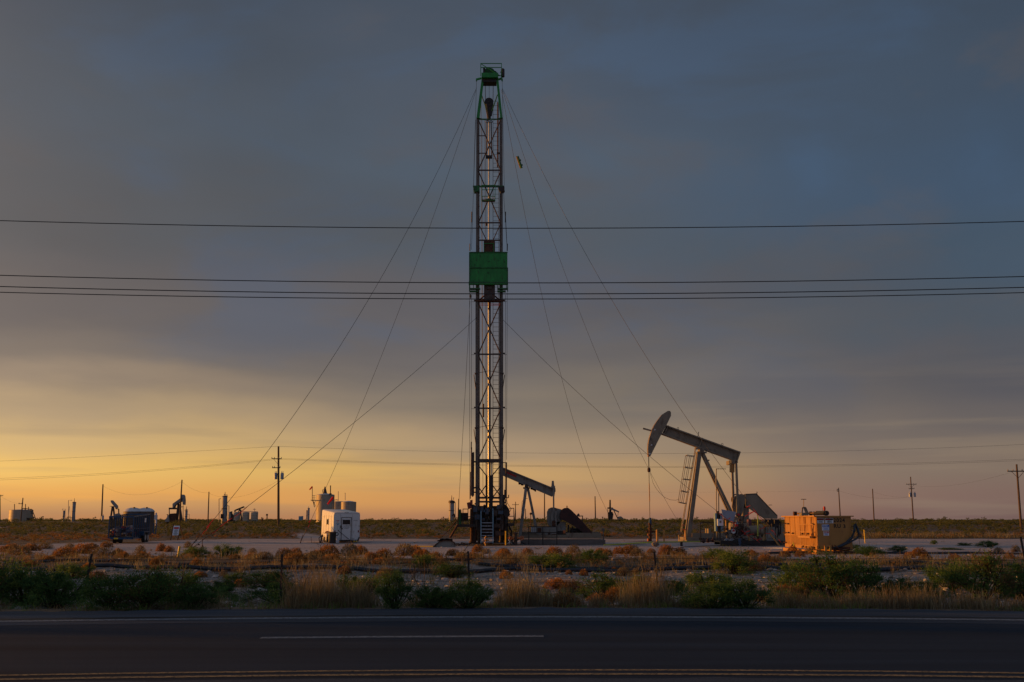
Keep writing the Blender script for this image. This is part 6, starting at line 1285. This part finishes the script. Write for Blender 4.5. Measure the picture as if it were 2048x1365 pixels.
solo('scrap_rods', mb, M_['black'], 'dark scrap rods lying between the mud box and the rig', 'scrap')
mb = MB(); mb.tube(by_foot(925, 1108), P(938, 1088, 58), .02, n=5); solo('steel_rod', mb, M_['black'], 'thin leaning rod in front of the rig left corner', 'rod')

# ------------------------------------------------------------------ white cargo trailer
YT = 72.0; base = P(666.7, 1080, YT); base.z = 0; a22 = R(21)
T = Thing('cargo_trailer', 'white enclosed trailer with a door and sunlit side, left of the rig', 'trailer', base, a22)
TT = lambda nm, mb, m, **k: T.part(nm, mb, M_[m] if isinstance(m, str) else m, **k)
wT, lT = 1.86, 4.7; zb0, zn, zf = .15, P(1, 1025, YT).z, P(1, 1019, 76).z
def rr_prof(z): r_ = .14; return [(0, zb0), (wT, zb0), (wT, z - r_), (wT - .04, z - .04), (wT - r_, z), (r_, z), (.04, z - .04), (0, z - r_)]
mb = MB(); n_ = 8; pa = [(x, 0, z) for x, z in rr_prof(zn)]; pb = [(x, lT, z) for x, z in rr_prof(zf)]
mb.add(pa + pb, [tuple(range(n_)), tuple(range(2 * n_ - 1, n_ - 1, -1))] + [(i, (i + 1) % n_, n_ + (i + 1) % n_, n_ + i) for i in range(n_)]); body = TT('body', mb, 'white')
mb = MB(); mb.bb((-.015, -.02, zn - .3), (0, lT, zn - .27)); mb.bb((.0, -.03, zn - .06), (wT, -.004, zn - .03)); mb.bb((-.02, -.02, zb0), (.02, -.003, zn - .15)); mb.bb((wT - .02, -.02, zb0), (wT + .01, -.003, zn - .15)); TT('trim', mb, 'offwhite')
mb = MB()
for y in (.95, 1.9, 2.85, 3.8): mb.bb((-.010, y - .012, zb0), (-.002, y + .012, zn - .2))
for x in (.46, 1.34): mb.bb((x - .008, -.008, zb0), (x + .008, -.002, zn - .12))
mb.bb((-.014, 0, zb0), (-.002, lT, zb0 + .1)); mb.bb((0, -.014, zb0), (.5, -.002, zb0 + .06)); mb.bb((1.28, -.014, zb0), (wT, -.002, zb0 + .06)); TT('panel_seams', mb, 'alu')
mb = MB(); mb.bb((.54, -.045, zb0 + .03), (1.24, -.004, 1.75)); dr = TT('door', mb, 'white'); mb = MB()
for q in (((.52, zb0), (.56, 1.77)), ((1.22, zb0), (1.26, 1.77)), ((.52, 1.74), (1.26, 1.78)), ((.52, zb0), (1.26, zb0 + .04))): mb.bb((q[0][0], -.055, q[0][1]), (q[1][0], -.046, q[1][1]))
TT('door_frame', mb, 'steel', parent=dr); mb = MB(); mb.bb((.62, -.06, 1.28), (1.16, -.047, 1.60)); TT('door_window', mb, 'glass', parent=dr)
mb = MB()
for k, w_ in enumerate((.5, .42, .48, .36)): mb.bb((.89 - w_ / 2, -.05, 1.20 - k * .075), (.89 + w_ / 2, -.046, 1.225 - k * .075))
TT('door_print', mb, 'alu', parent=dr); mb = MB(); mb.bb((.47, -.12, 1.03), (.55, -.045, 1.2)); mb.box((.6, -.08, .98), (.07, .06, .07)); mb.tube((.3, -.1, .86), (1.14, -.1, .2), .018, n=6); mb.bb((.3, -.12, .82), (.34, -.05, .9)); TT('door_latch', mb, 'steel', parent=dr)
mb = MB(); mb.bb((-.03, 1.95, 1.24), (-.004, 2.6, 1.68)); wn = TT('side_window', mb, 'alu'); mb = MB(); mb.bb((-.045, 2.02, 1.29), (-.031, 2.24, 1.63)); mb.bb((-.045, 2.28, 1.29), (-.031, 2.53, 1.63)); TT('window_pane', mb, 'glass', parent=wn)
mb = MB(); mb.bb((.16, -.012, 1.52), (.38, -.003, 1.56)); mb.bb((.22, -.012, 1.42), (.33, -.003, 1.46)); TT('red_lettering_bar', mb, 'red')
mb = MB(); mb.prism([(.17, -.012, 1.35), (.41, -.012, 1.35), (.29, -.012, 1.2)], (0, .008, 0)); TT('triangle_mark', mb, 'bluegrey')
mb = MB(); mb.bb((1.4, -.012, 1.53), (1.72, -.003, 1.55)); mb.bb((.75, -.03, zn - .04), (1.05, -.003, zn - .01)); TT('marker_strip', mb, 'steel')
for x in (.06, wT - .12):
    mb = MB(); mb.bb((x, -.04, .72), (x + .07, -.003, .86)); TT('tail_light', mb, mat('tail_lens', (.25, .01, .01), .25) if x < 1 else D.materials['tail_lens'])
mb = MB(); mb.bb((-.26, 1.2, .56), (-.004, 3.0, .62)); mb.bb((-.28, 1.15, .40), (-.22, 3.05, .60)); TT('fender', mb, 'offwhite')
for y in (1.6, 2.45):
    for x in (-.13, wT + .0):
        mb = MB(); mb.tube((x - .09, y, .33), (x + .09, y, .33), .33, n=22); wo_ = TT('wheel', mb, 'rubber'); mb = MB(); mb.tube((x - .11, y, .33), (x - .08, y, .33), .2, n=18); TT('rim', mb, 'offwhite', parent=wo_)
mb = MB(); mb.bb((.2, .2, .08), (wT - .2, lT, .16)); mb.bb((.5, lT, .2), (.9, lT + 1.0, .3)); mb.bb((1.3, -.25, .08), (1.75, -.02, .15)); mb.tube((1.75, -.1, .15), (1.82, -.15, .38), .04, n=6); TT('chassis', mb, 'black')
mb = MB(); mb.bb((1.4, -.27, .03), (1.47, -.24, .16)); mb.bb((1.55, -.27, .05), (1.66, -.24, .14)); TT('reflector', mb, 'yellow')
mb = MB(); mb.bb((.5, -.35, .03), (1.2, -.02, .07)); TT('rear_step', mb, 'rust')
mb = MB(); mb.bb((.12, -.35, .0), (.34, -.12, .2)); mb.bb((.14, -.33, .2), (.32, -.14, .3)); mb.bb((.12, -.34, .3), (.36, -.12, .36)); solo_o = TT('step_stool', mb, 'offwhite')
c = P(664.3, 1075, 70.4); mb = MB(); mb.lathe([(.27, 0), (.27, .25), (.285, .26), (.27, .27), (.27, .5), (.285, .51), (.27, .52), (.27, .76), (.28, .77), (.24, .77)], (0, 0, 0), 22); d_ = Thing('oil_drum', 'black steel drum standing at the corner of the white trailer', 'drum', (c.x, 70.4, 0)); d_.part('drum_body', mb, M_['black']); mb = MB(); mb.ring((.32, 0, .62), .10, .03, 'y'); d_.part('handle', mb, M_['rubber'])
mb = MB(); rj = random.Random(3)
for k in range(6): mb.path([(X(650 + k * 1.5, 71), 71.2, .72), (X(652 + k * 1.2, 71), 71.1 + rj.uniform(-.1, .1), .78 + rj.uniform(-.03, .05)), (X(656 + k, 71), 71.0, .72)], .03, 5)
solo('red_hose_coil', mb, mat('red_hose_rubber', (.4, .05, .03), .5), 'red hose coil lying on the trailer fender beside the drum', 'hose')
mb = MB(); mb.tube((X(643, 72), 71.8, 0), P(645, 1070, 71.8), .06, n=6); mb.path([(X(642, 72), 71.7, 0), (X(640, 72), 71.7, .3), (X(645, 72), 71.7, .5)], .03, 5); solo('hitch_stand', mb, M_['black'], 'dark stand leaning by the wheels of the white trailer', 'stand')
mb = MB(); mb.tube(by_foot(600.5, 1087), P(606, 1070, by_foot(600, 1087).y), .035, .02, 6); solo('anchor_stake', mb, M_['rust'], 'leaning rusty anchor stake left of the white trailer', 'stake')
mb = MB(); q = by_foot(623, 1087); mb.path([P(622, 1074, q.y), q + Vector((0, 0, .03)), by_foot(645, 1086.5) + Vector((0, 0, .03))], .018, 5); solo('thin_rod', mb, M_['rust'], 'thin bent rod standing between the anchor stake and the trailer', 'rod')
# windsock on mast behind trailer
def windsock(name, lab, x, ybase, ytop, Y, x2, y2, r_):
    T_ = Thing(name, lab, 'windsock', P(x, ybase, Y)); mb = MB(); mb.tube(P(x, ybase, Y), P(x, ytop - 1, Y), .03 * Y / 90, n=6); T_.part('mast', mb, M_['leg'], world=True)
    mb = MB(); mb.tube(P(x, ytop, Y), P(x2, y2, Y), r_, r_ * .62, 10); T_.part('sock', mb, M_['tape'], world=True); return T_
windsock('windsock', 'large red windsock drooping above the white trailer', 666.3, 1060, 995, 100, 655, 1009, .13)
windsock('windsock', 'small red windsock on the platform of the tall tank', 624.6, 1003, 974, 250, 619, 980, .22)
mb = MB(); mb.bar(P(617.5, 1045, 110), P(622, 1041.5, 110), .02, .12); solo('warning_tape', mb, M_['tape'], 'red tape scrap left of the tall tank base', 'tape')

# ------------------------------------------------------------------ blue cage trailer with scrap, left
YC = 70.5; p0 = P(214.6, 1087, YC); p1 = P(263.5, 1087, YC); aC = R(6.5)
T = Thing('cage_trailer', 'blue mesh cage trailer loaded with scrap at the left of the pad', 'trailer', (p0.x, YC, 0), aC); TC = lambda nm, mb, m, **k: T.part(nm, mb, M_[m] if isinstance(m, str) else m, **k)
w_, l_, zd, zt = (p1.x - p0.x), 4.6, .38, P(1, 1034, YC).z; zt2 = P(1, 1029, YC + 4.6).z
mb = MB(); mb.bb((0, 0, zd - .12), (w_, .1, zd)); mb.bb((0, 0, zd - .1), (.1, l_, zd)); mb.bb((w_ - .1, 0, zd - .1), (w_, l_, zd)); mb.bb((.05, .05, zd - .02), (w_ - .05, l_, zd + .02)); mb.bar((w_ / 2, l_, zd), (w_ / 2, l_ + 1.1, zd), .12); TC('deck', mb, 'blue')
mb = MB(); zl = lambda y: zt + (zt2 - zt) * y / l_
for x in (0.03, w_ - .03):
    for k in range(9): y = .03 + k * (l_ - .06) / 8; mb.bar((x, y, zd), (x, y, zl(y)), .055)
    mb.bar((x, 0, zt), (x, l_, zt2), .07); mb.bar((x, 0, 1.0), (x, l_, 1.0), .03)
for x in (.45, .85, 1.25): mb.bar((x, .0, zd), (x, .0, zt), .035)
for y, z in ((0, zt), (l_, zt2)): mb.bar((0, y, z), (w_, y, z), .09)
mb.bar((0, 0, 1.02), (w_, 0, 1.02), .03); TC('cage', mb, 'blue')
m_mesh = D.materials.new('expanded_metal_mesh'); m_mesh.use_nodes = True; tn = m_mesh.node_tree; nb = tn.nodes['Principled BSDF']; nb.inputs['Base Color'].default_value = (.008, .010, .014, 1); nb.inputs['Roughness'].default_value = .6
mb = MB()
for x in (0.06, w_ - .06):
    k = 0
    for y in np.arange(.1, l_, .11): mb.bar((x, y, zd), (x, y, zl(y)), .012)
    for z in np.arange(zd + .1, zt, .11): mb.bar((x, 0, z), (x, l_, z), .012)
for x in np.arange(.06, w_, .09): mb.bar((x, .02, zd), (x, .02, zt), .014)
for z in np.arange(zd + .1, zt, .11): mb.bar((0.05, .02, z), (w_ - .05, .02, z), .012)
for x in np.arange(.06, w_, .11): mb.bar((x, l_ - .02, zd), (x, l_ - .02, zt2), .012)
for z in np.arange(zd + .1, zt, .11): mb.bar((0.05, l_ - .02, z), (w_ - .05, l_ - .02, z), .012)
TC('mesh_side', mb, m_mesh)
rs = np.random.RandomState(3); Vs, Cs = [], []; cols = np.array([(.30, .32, .38), (.14, .15, .19), (.36, .05, .04), (.28, .20, .15), (.05, .05, .06), (.40, .38, .38), (.10, .12, .22)])
for k in range(260):
    v, f = ico(rs); s = rs.uniform(.07, .17); y = rs.uniform(.1, 3.4); x = rs.uniform(.12, w_ - .12); z = zd + rs.uniform(.05, .55 * (1 - abs(x / w_ - .45)) + .12) + .1
    q = v * s * np.array([1, rs.uniform(.4, 1.4), rs.uniform(.3, 1)]) + np.array([x, y, z]); Vs.append(q[f].reshape(-1, 3)); Cs.append(np.tile(cols[rs.randint(len(cols))] * rs.uniform(.8, 1.6), (20, 1)))
so = D.objects.new('scrap_load', np_mesh('scrap_load', np.vstack(Vs), 3, np.vstack(Cs), M_['junk'])); C.objects.link(so); so.location = (p0.x, YC, 0); so.rotation_euler = (0, 0, aC); tag(so, 'heap of mixed red, white and grey scrap inside the blue cage trailer', 'scrap heap')
mb = MB()
for k in range(9): x = .25 + rs.rand() * 1.1; y = rs.rand() * 1.0; c = Vector((x, y + .02, zd + .2 + rs.rand() * .35)); mb.tube(c, c + Vector((0, .05, 0)), .07 + rs.rand() * .05, n=12)
TC('reel', mb, 'offwhite')
for x in (-.13, w_ + .13):
    for y in (2.5, 3.25):
        mb = MB(); mb.tube((x - .1, y, .34), (x + .1, y, .34), .34, n=20); wo_ = TC('wheel', mb, 'rubber'); mb = MB(); mb.tube((x + (-.12 if x < 0 else .09), y, .34), (x + (-.09 if x < 0 else .12), y, .34), .2, n=16); TC('rim', mb, 'alu', parent=wo_)
    mb = MB(); mb.bb((x - .14, 2.05, .72), (x + .14, 3.7, .78)); mb.bb((x - .14, 1.95, .5), (x + .14, 2.05, .78)); TC('fender', mb, 'blue')
for x in (.35, .75):
    mb = MB(); mb.tube((x - .1, .5, .2), (x + .1, .5, .2), .2, n=16); TC('spare_tyre', mb, 'rubber')
mb = MB(); mb.bb((.42, -.02, zd - .11), (.70, -.003, zd - .01)); TC('licence_plate', mb, 'yellow')
mb = MB(); mb.bb((w_ + .02, 2.9, 1.42), (w_ + .04, 3.3, 1.72)); TC('white_placard', mb, 'signwhite')
mb = MB(); mb.tube((-.35, -.1, .33), (.2, -.05, .24), .07, n=8); TC('ramp_hinge', mb, 'orange')
# two round-topped tanks behind it
for i, (px, r_, lab) in enumerate(((264, .86, 'left dome-topped brown tank behind the blue cage trailer'), (289, .80, 'right dome-topped brown tank behind the blue cage trailer'))):
    Yd = 95 + i * .4; T = Thing('storage_tank', lab, 'tank', (X(px, Yd), Yd, 0), group='dome-topped tanks behind the cage trailer'); zt_ = P(1, 1023.5, Yd).z; zc = P(1, 1015.8, Yd).z
    mb = MB(); mb.lathe([(r_, 0.0)] + [(r_ * (1.02 if k % 2 else 1), z) for k, z in enumerate(np.linspace(.05, zt_, 22))], (0, 0, 0), 30); T.part('tank_wall', mb, mat('brown_tank_wall%d' % i, (.13, .09, .065), .6, 0, .15, 2, (.08, .05, .035), .3, stretch=(1, 1, .3)) if i == 0 else D.materials['brown_tank_wall0'])
    mb = MB(); mb.lathe([(r_ * 1.04, zt_), (r_ * .95, zt_ + (zc - zt_) * .35), (r_ * .7, zt_ + (zc - zt_) * .75), (r_ * .3, zc), (.02, zc + .02)], (0, 0, 0), 30); T.part('dome', mb, M_['offwhite'])
    mb = MB(); mb.tube((.22, -r_ * .5, zc - .2), (.22, -r_ * .5, zc + .05), .1, n=10); T.part('hatch', mb, M_['black'])
mb = MB()
for x in (307, 312): mb.bar((X(x, 92), 92, .35), (X(x, 92), 92, P(1, 1048, 92).z), .08)
mb.bar((X(307, 92), 92, P(1, 1048, 92).z), (X(312, 92), 92, P(1, 1048, 92).z), .06); mb.bar((X(307, 92), 92, .4), (X(312, 92), 92, .4), .06); solo('blue_frame', mb, M_['blue'], 'small blue pipe frame right of the dome-topped tanks', 'frame', (X(310, 92), 92, 0))
# A-frame warning sign
Yg = 80.0; T = Thing('warning_sign', 'white warning sign with black lettering on a dark A-frame at the left', 'sign', (X(352, Yg), Yg, 0))
quad = [P(347.5, 1052, Yg + .2), P(359.5, 1052, Yg + .2), P(356.5, 1071, Yg - .1), P(344.5, 1071, Yg - .1)]
mb = MB(); mb.prism(quad, (0, .04, 0)); sb = T.part('board', mb, M_['signwhite'], world=True)
def onq(u, v, d=-.01): return quad[0].lerp(quad[1], u).lerp(quad[3].lerp(quad[2], u), v) + Vector((0, d, 0))
mb = MB(); mb.prism([onq(.1, .14), onq(.92, .14), onq(.92, .34), onq(.1, .34)], (0, .008, 0)); T.part('red_band', mb, M_['red'], parent=sb, world=True)
mb = MB()
for k, (u0, u1) in enumerate(((.25, .8), (.15, .9), (.3, .7), (.15, .88), (.2, .85))): mb.prism([onq(u0, .42 + k * .11), onq(u1, .42 + k * .11), onq(u1, .47 + k * .11), onq(u0, .47 + k * .11)], (0, .008, 0))
T.part('printed_lines', mb, M_['stencil'], parent=sb, world=True)
mb = MB()
for a, b_ in (((347, 1050), (343, 1076)), ((360, 1050), (357, 1076)), ((360, 1052), (363, 1077)), ((350, 1052), (353, 1074))): mb.bar(P(*a, Yg + .3), Vector((P(*b_, Yg).x, Yg + (.7 if b_[0] > 358 or b_[0] == 353 else -.2), 0)), .05)
T.part('easel', mb, M_['rust'], world=True)

# ------------------------------------------------------------------ tanks and towers on the plain
def base_z(px, Y): return tz(X(px, Y), Y) - .2
def tank(px0, px1, ytop, Y, lab, cone=2.5, m='beige', name='oil_tank', grp='round oil tanks on the plain', seam=5):
    x0, x1 = X(px0, Y), X(px1, Y); c = ((x0 + x1) / 2, Y, base_z(px0, Y)); r_ = (x1 - x0) / 2; T_ = Thing(name, lab, 'tank', c, group=grp); h = P(1, ytop, Y).z - c[2]; ch = cone * Y / F
    prof_ = [(r_, 0)]
    for k in range(1, seam): z = h * k / seam; prof_ += [(r_, z - .03), (r_ * 1.006, z - .02), (r_ * 1.006, z + .02), (r_, z + .03)]
    mb = MB(); mb.lathe(prof_ + [(r_, h), (r_ * 1.02, h + .02)], (0, 0, 0), 36); T_.part('tank_wall', mb, M_[m])
    mb = MB(); mb.lathe([(r_ * 1.02, h + .021), (r_ * .5, h + ch * .65), (.15, h + ch)], (0, 0, 0), 36); T_.part('roof', mb, M_['offwhite'] if m == 'beige' else M_[m]); return T_, c, r_, h, ch
def tower(px0, px1, ytop, Y, lab, mast=None, m='farsteel', grp='vertical separator towers on the plain'):
    x0, x1 = X(px0, Y), X(px1, Y); r_ = (x1 - x0) / 2; c = Vector(((x0 + x1) / 2, Y, base_z(px0, Y))); h = P(1, ytop, Y).z - c.z; T_ = Thing('separator_tower', lab, 'tower', c, group=grp)
    mb = MB(); mb.lathe([(r_, 0), (r_, h - r_ * .4), (r_ * .8, h - r_ * .1), (r_ * .3, h)], (0, 0, 0), 24); T_.part('vessel', mb, M_[m]); mb = MB()
    mb.ring((0, 0, h * .97), r_ * 1.08, .05, 'z', 20); mb.ring((0, 0, h * .55), r_ * 1.03, .05, 'z', 20); T_.part('band', mb, M_['steel'])
    if mast: mb = MB(); mb.tube((0, 0, h - .1), (0, 0, P(1, mast, Y).z - c.z), .10, .04, 6); T_.part('vent_stack', mb, M_['steel'])
    return T_, c, r_, h
def pipes(T_, segs, Y, r=.05, nm='riser_pipe', m='farsteel'):
    mb = MB()
    for s in segs: mb.path([P(x, y, Y) for x, y in s], r, 5)
    T_.part(nm, mb, M_[m], world=True)
T, c, r_, h, ch = tank(631, 666.8, 990.2, 250, 'tallest beige tank behind the white trailer', 3.2)
for (a, b_, w) in (((650, 988), (650, 975), .35), ((661, 989), (661, 973), .12)): mb = MB(); mb.tube(P(*a, 250), P(*b_, 250), w * 1.6 if w > .2 else w, w * .5 if w > .2 else w, 8); mb.tube(P(b_[0], b_[1], 250), P(b_[0], b_[1] - 1.5, 250), w * 1.3 if w < .2 else .12, n=8); T.part('roof_vent', mb, M_['steel'], world=True)
mb = MB(); mb.bar(P(645, 986, 248), P(645, 980, 248), .1); mb.bar(P(645, 980, 248), P(649, 980, 248), .1); mb.bar(P(661, 987, 248), P(661, 989.5, 248), .5); T.part('roof_rail', mb, M_['steel'], world=True)
mb = MB(); mb.bar(P(623, 1001, 249), P(631.5, 1001, 249), 2.0, .16)
T.part('platform', mb, M_['steel'], world=True); mb = MB()
for yy in (248, 250):
    for x in (624.5, 628): mb.bar(P(x, 1001, yy), P(x, 991, yy), .09)
    mb.bar(P(624.5, 991.5, yy), P(631, 991.5, yy), .08); mb.bar(P(624.5, 996, yy), P(631, 996, yy), .06)
mb.bar(P(626, 1002, 248), P(629, 1015, 248), .14); mb.bar(P(631, 1002, 248), P(628, 1008, 248), .1); mb.bar(P(627, 1003, 248), P(631, 1013, 248), .09); T.part('platform_rail', mb, M_['steel'], world=True)
T, c, r_, h, ch = tank(681, 711, 1004.5, 262, 'low wide beige tank right of the tallest tank', 2.4); pipes(T, [[(690.3, 1001), (690.3, 986)], [(690.3, 988), (690.3, 986.5)]], 262, .09, 'roof_vent')
T, c, r_, h, ch = tank(662, 690, 1003.8, 272, 'beige tank squeezed between the tallest and the low wide tank', 1.0); pipes(T, [[(676.5, 1002), (676.5, 983)], [(667, 1001), (673, 1000), (677, 1001)]], 266, .09, 'roof_vent')
T, c, r_, h, ch = tank(17.5, 61.5, 1020.5, 236, 'broad low beige tank at the far left edge', 1.2, seam=4)
pipes(T, [[(45, 1019), (46, 1017), (61, 1019)], [(50, 1020), (50, 1017)], [(57, 1020), (57, 1014)], [(51, 1020), (51, 1008.5)], [(29, 1020), (29, 1008.5)], [(64, 1019), (73, 1042)], [(61, 1020), (70, 1043)], [(64, 1019), (60, 1019)], [(67, 1027), (63, 1027)], [(70, 1035), (66, 1035)]], 233, .09, 'stair_and_pipes', 'steel')
mb = MB(); mb.box(P(58, 1041, 232), (.9, .6, 1.1)); mb.box(P(63.5, 1041, 232), (.3, .4, 1.2)); T.part('valve_skid', mb, M_['black'], world=True)
T, c, r_, h = tower(123, 127, 1021.5, 300, 'short slim tower left of its taller neighbour at the left', None); pipes(T, [[(125, 1021), (125, 1018.5), (130.5, 1018.5), (130, 1043)]], 300, .08)
T, c, r_, h = tower(140.8, 147.8, 1004, 290, 'tall dark slim tower at the left with thin vent', 997); pipes(T, [[(137, 1044), (137, 1001), (144, 1001)], [(150, 1044), (150, 1009), (147, 1008)], [(135.5, 1044), (139, 1013)]], 290, .08)
T, c, r_, h = tower(368, 373.2, 1021, 230, 'slim tower right of the distant dark pumpjack', 1013); pipes(T, [[(373, 1029), (378.5, 1029), (378, 1045)], [(370, 1021), (372, 1019), (376, 1020)]], 230, .06)
T, c, r_, h = tower(441.5, 451.5, 991.5, 205, 'tall grey separator tower crossed by the left guy wire', 984); pipes(T, [[(438, 1045), (438, 998), (442, 998)], [(454, 1045), (454, 989.5), (448, 989.5)], [(454, 1012), (458, 1012), (458, 1025)]], 205, .08)
mb = MB(); mb.box(P(444.5, 1033, 203), (.5, .5, .9)); T.part('control_box', mb, M_['maroon'], world=True)
T, c, r_, h = tower(897.5, 908, 1001, 185, 'grey separator tower immediately left of the rig platform', 991); pipes(T, [[(908, 1005), (910.5, 1005), (910.5, 1040)], [(898, 1003), (897.5, 1006)], [(907, 1000), (907.5, 995)]], 185, .06)
mb = MB(); mb.lathe([(r_ * 1.25, 0), (r_ * 1.25, .3)], c + Vector((0, 0, h - .5)), 18); T.part('top_collar', mb, M_['steel'], world=True)
T, c, r_, h = tower(611, 614, 1021, 420, 'thin short far tower left of the tallest tank', None); T, c, r_, h = tower(613.5, 618, 1016, 430, 'thin taller far tower left of the tallest tank', 1013)
for (x0, x1, lab) in ((454, 463, 'leftmost of the row of small tanks beyond the tall grey tower'), (466, 479, 'second small tank of the row beyond the tall grey tower'), (483.5, 497.3, 'third small tank of the row beyond the tall grey tower'), (501, 514.8, 'rightmost small tank of the row beyond the tall grey tower')):
    T, c, r_, h, ch = tank(x0, x1, 1025, 330, lab, .8, seam=4)
    if x0 == 501: pipes(T, [[(480, 1023.5), (515, 1023.5)], [(509, 1025), (509, 1017)], [(515, 1023.5), (516, 1028)], [(506, 1019), (512, 1019)]], 329, .08)
mb = MB(); mb.box(P(601, 1037, 300), (.9, 1, 1.2)); mb.tube(P(604.5, 1041, 300), P(604.5, 1032.5, 300), .3, n=8); solo('far_skid_unit', mb, M_['bluegrey'], 'small blue-grey unit far behind, left of the thin towers', 'equipment', P(602, 1041, 300))
for px, yt, Y, lab in ((534, 1029, 300, 'dark stub post beyond the tall transformer pole'), (523.5, 1035, 300, 'pair of tiny dark stubs left of the tall transformer pole'), (312, 1026, 150, 'small white vent box between the tanks and the distant dark pumpjack')):
    mb = MB(); z_ = base_z(px, Y); mb.tube((X(px, Y), Y, z_), P(px, yt, Y), .16, n=8)
    if px == 312: mb.box(P(312, 1035, Y), (.35, .35, .7)); mb.box(P(309.5, 1034, Y), (.2, .2, .3))
    elif px == 534: mb.box(P(534, 1030, Y), (.5, .3, .5))
    else: mb.tube(P(526, 1041, Y), P(526, 1036, Y), .14, n=8)
    solo('far_stub', mb, M_['offwhite'] if px == 312 else M_['rust'], lab, 'post', (X(px, Y), Y, z_), 'small posts far off on the plain')
# far antennas / stubs on the left horizon
for px, yt in ((83, 1034), (86, 1033), (75, 1039), (161, 1038), (170, 1038), (180, 1039), (887, 1034), (884, 1036), (890, 1037), (1016, 1036), (1173, 1036), (335, 1029), (1205, 1034), (950, 1020)):
    mb = MB(); Y = 340; z_ = base_z(px, Y); mb.tube((X(px, Y), Y, z_), P(px, yt, Y), .12, n=6); mb.box(P(px, yt + .6, Y), (.5, .2, .2)); solo('far_stub', mb, M_['rust'], ('tiny post on the left horizon beyond the far left tank' if px < 300 else 'tiny post on the horizon right by the distant dark pumpjack' if px < 400 else 'tiny post on the horizon just left of the rig' if px < 960 else 'tiny post on the horizon right of the rig'), 'post', (X(px, Y), Y, z_), 'small posts far off on the plain')
# distant pumpjacks (drawn side-on from the photo, each with its own thickness)
def far_jack(lab, Y, parts, th):
    T_ = Thing('pumpjack', lab, 'pumpjack', (X(parts[0][1][0][0], Y), Y, base_z(parts[0][1][0][0], Y)), group='distant pumpjacks')
    for nm, pts_, w, m in parts:
        mb = MB()
        if w: 
            for k in range(len(pts_) - 1): mb.bar(P(*pts_[k], Y), P(*pts_[k + 1], Y), w, w)
        else: mb.prism([P(x, y, Y - th / 2) for x, y in pts_], (0, th, 0))
        T_.part(nm, mb, M_[m], world=True)
far_jack('distant dark pumpjack with lowered head right of the sign', 200, [('post_leg', [(358, 1008), (353, 1045)], .45, 'steel'), ('walking_beam', [(345, 1008), (363, 995), (365, 1001), (349, 1011), (347, 1016), (345, 1016)], 0, 'farsteel'), ('horsehead', [(362, 990), (365, 989.5), (367, 992), (368, 1001), (367.5, 1010), (365.5, 1010), (364.5, 1002), (362, 998)], 0, 'farsteel'), ('rear_leg', [(359, 1008), (364.5, 1046)], .3, 'steel'), ('rear_leg', [(360, 1008), (360.5, 1046)], .25, 'steel'), ('equaliser', [(338, 1017.5), (353, 1017.5)], .35, 'steel'), ('pitman', [(338.5, 1017.5), (339, 1034)], .14, 'steel'), ('ladder_platform', [(361, 1014.5), (367, 1014)], .12, 'steel'), ('polished_rod', [(366.3, 1011), (366.3, 1044)], .09, 'steel'), ('counterweight', [(338, 1028), (350, 1027), (353, 1031), (352, 1044), (339, 1044)], 0, 'rust'), ('belt_guard', [(330, 1041), (337, 1030), (340, 1029), (340, 1044), (330, 1044)], 0, 'farsteel'), ('base', [(330, 1045), (354, 1045)], .6, 'rust')], 1.2)
far_jack('distant dark pumpjack behind the blue cage trailer', 230, [('post_leg', [(225, 1013), (221, 1040)], .3, 'steel'), ('walking_beam', [(221, 1002), (223, 1001), (233, 1012), (233.5, 1016), (231, 1017), (222, 1005.5)], 0, 'farsteel'), ('rear_leg', [(226.5, 1013), (229, 1034)], .3, 'steel'), ('pitman', [(232, 1016), (232, 1018), (237.5, 1018.5), (237.5, 1031)], .2, 'steel'), ('ladder_platform', [(219.5, 1013), (225, 1013)], .1, 'steel'), ('counterweight', [(228, 1029), (236, 1027), (239, 1031), (239, 1042), (227, 1042)], 0, 'farsteel')], 1.0)
far_jack('distant pumpjack with upward tilted beam among the small tanks', 240, [('rear_leg', [(481, 1019.5), (483.5, 1042)], .28, 'steel'), ('walking_beam', [(469.5, 1020), (486.5, 1013), (488, 1015), (471.5, 1021.8)], 0, 'black'), ('post_leg', [(480, 1019), (477, 1024)], .25, 'steel'), ('pitman', [(470, 1021), (470, 1024)], .35, 'black'), ('crank', [(460, 1024), (463, 1023), (463, 1027), (466, 1031), (465, 1041), (460, 1041), (462, 1032)], 0, 'black'), ('base', [(456, 1042.5), (470, 1042.5)], .35, 'black')], .8)
far_jack('distant pumpjack facing the camera between the two large pumpjacks', 260, [('horsehead', [(1219.5, 1000), (1221.6, 1000), (1222, 1016), (1219, 1016)], 0, 'black'), ('equaliser', [(1215, 1016.5), (1226, 1017)], .35, 'black'), ('walking_beam', [(1222, 1016), (1226, 1017), (1238, 1023), (1238, 1025.3), (1222, 1019.5)], 0, 'farsteel'), ('post_leg', [(1221, 1017), (1218.5, 1041)], .55, 'black'), ('pitman', [(1215.3, 1017), (1216.5, 1040)], .12, 'steel'), ('rear_leg', [(1227.5, 1021), (1236, 1039)], .22, 'steel'), ('counterweight', [(1217, 1025), (1225, 1024), (1227, 1029), (1225, 1041), (1217, 1041)], 0, 'black'), ('bridle', [(1236.5, 1024.5), (1235.5, 1033)], .1, 'steel'), ('engine', [(1236, 1034), (1242, 1033), (1247, 1037), (1247, 1040), (1236, 1040)], 0, 'farsteel'), ('base', [(1215, 1041), (1247, 1041)], .4, 'rust')], 1.2)
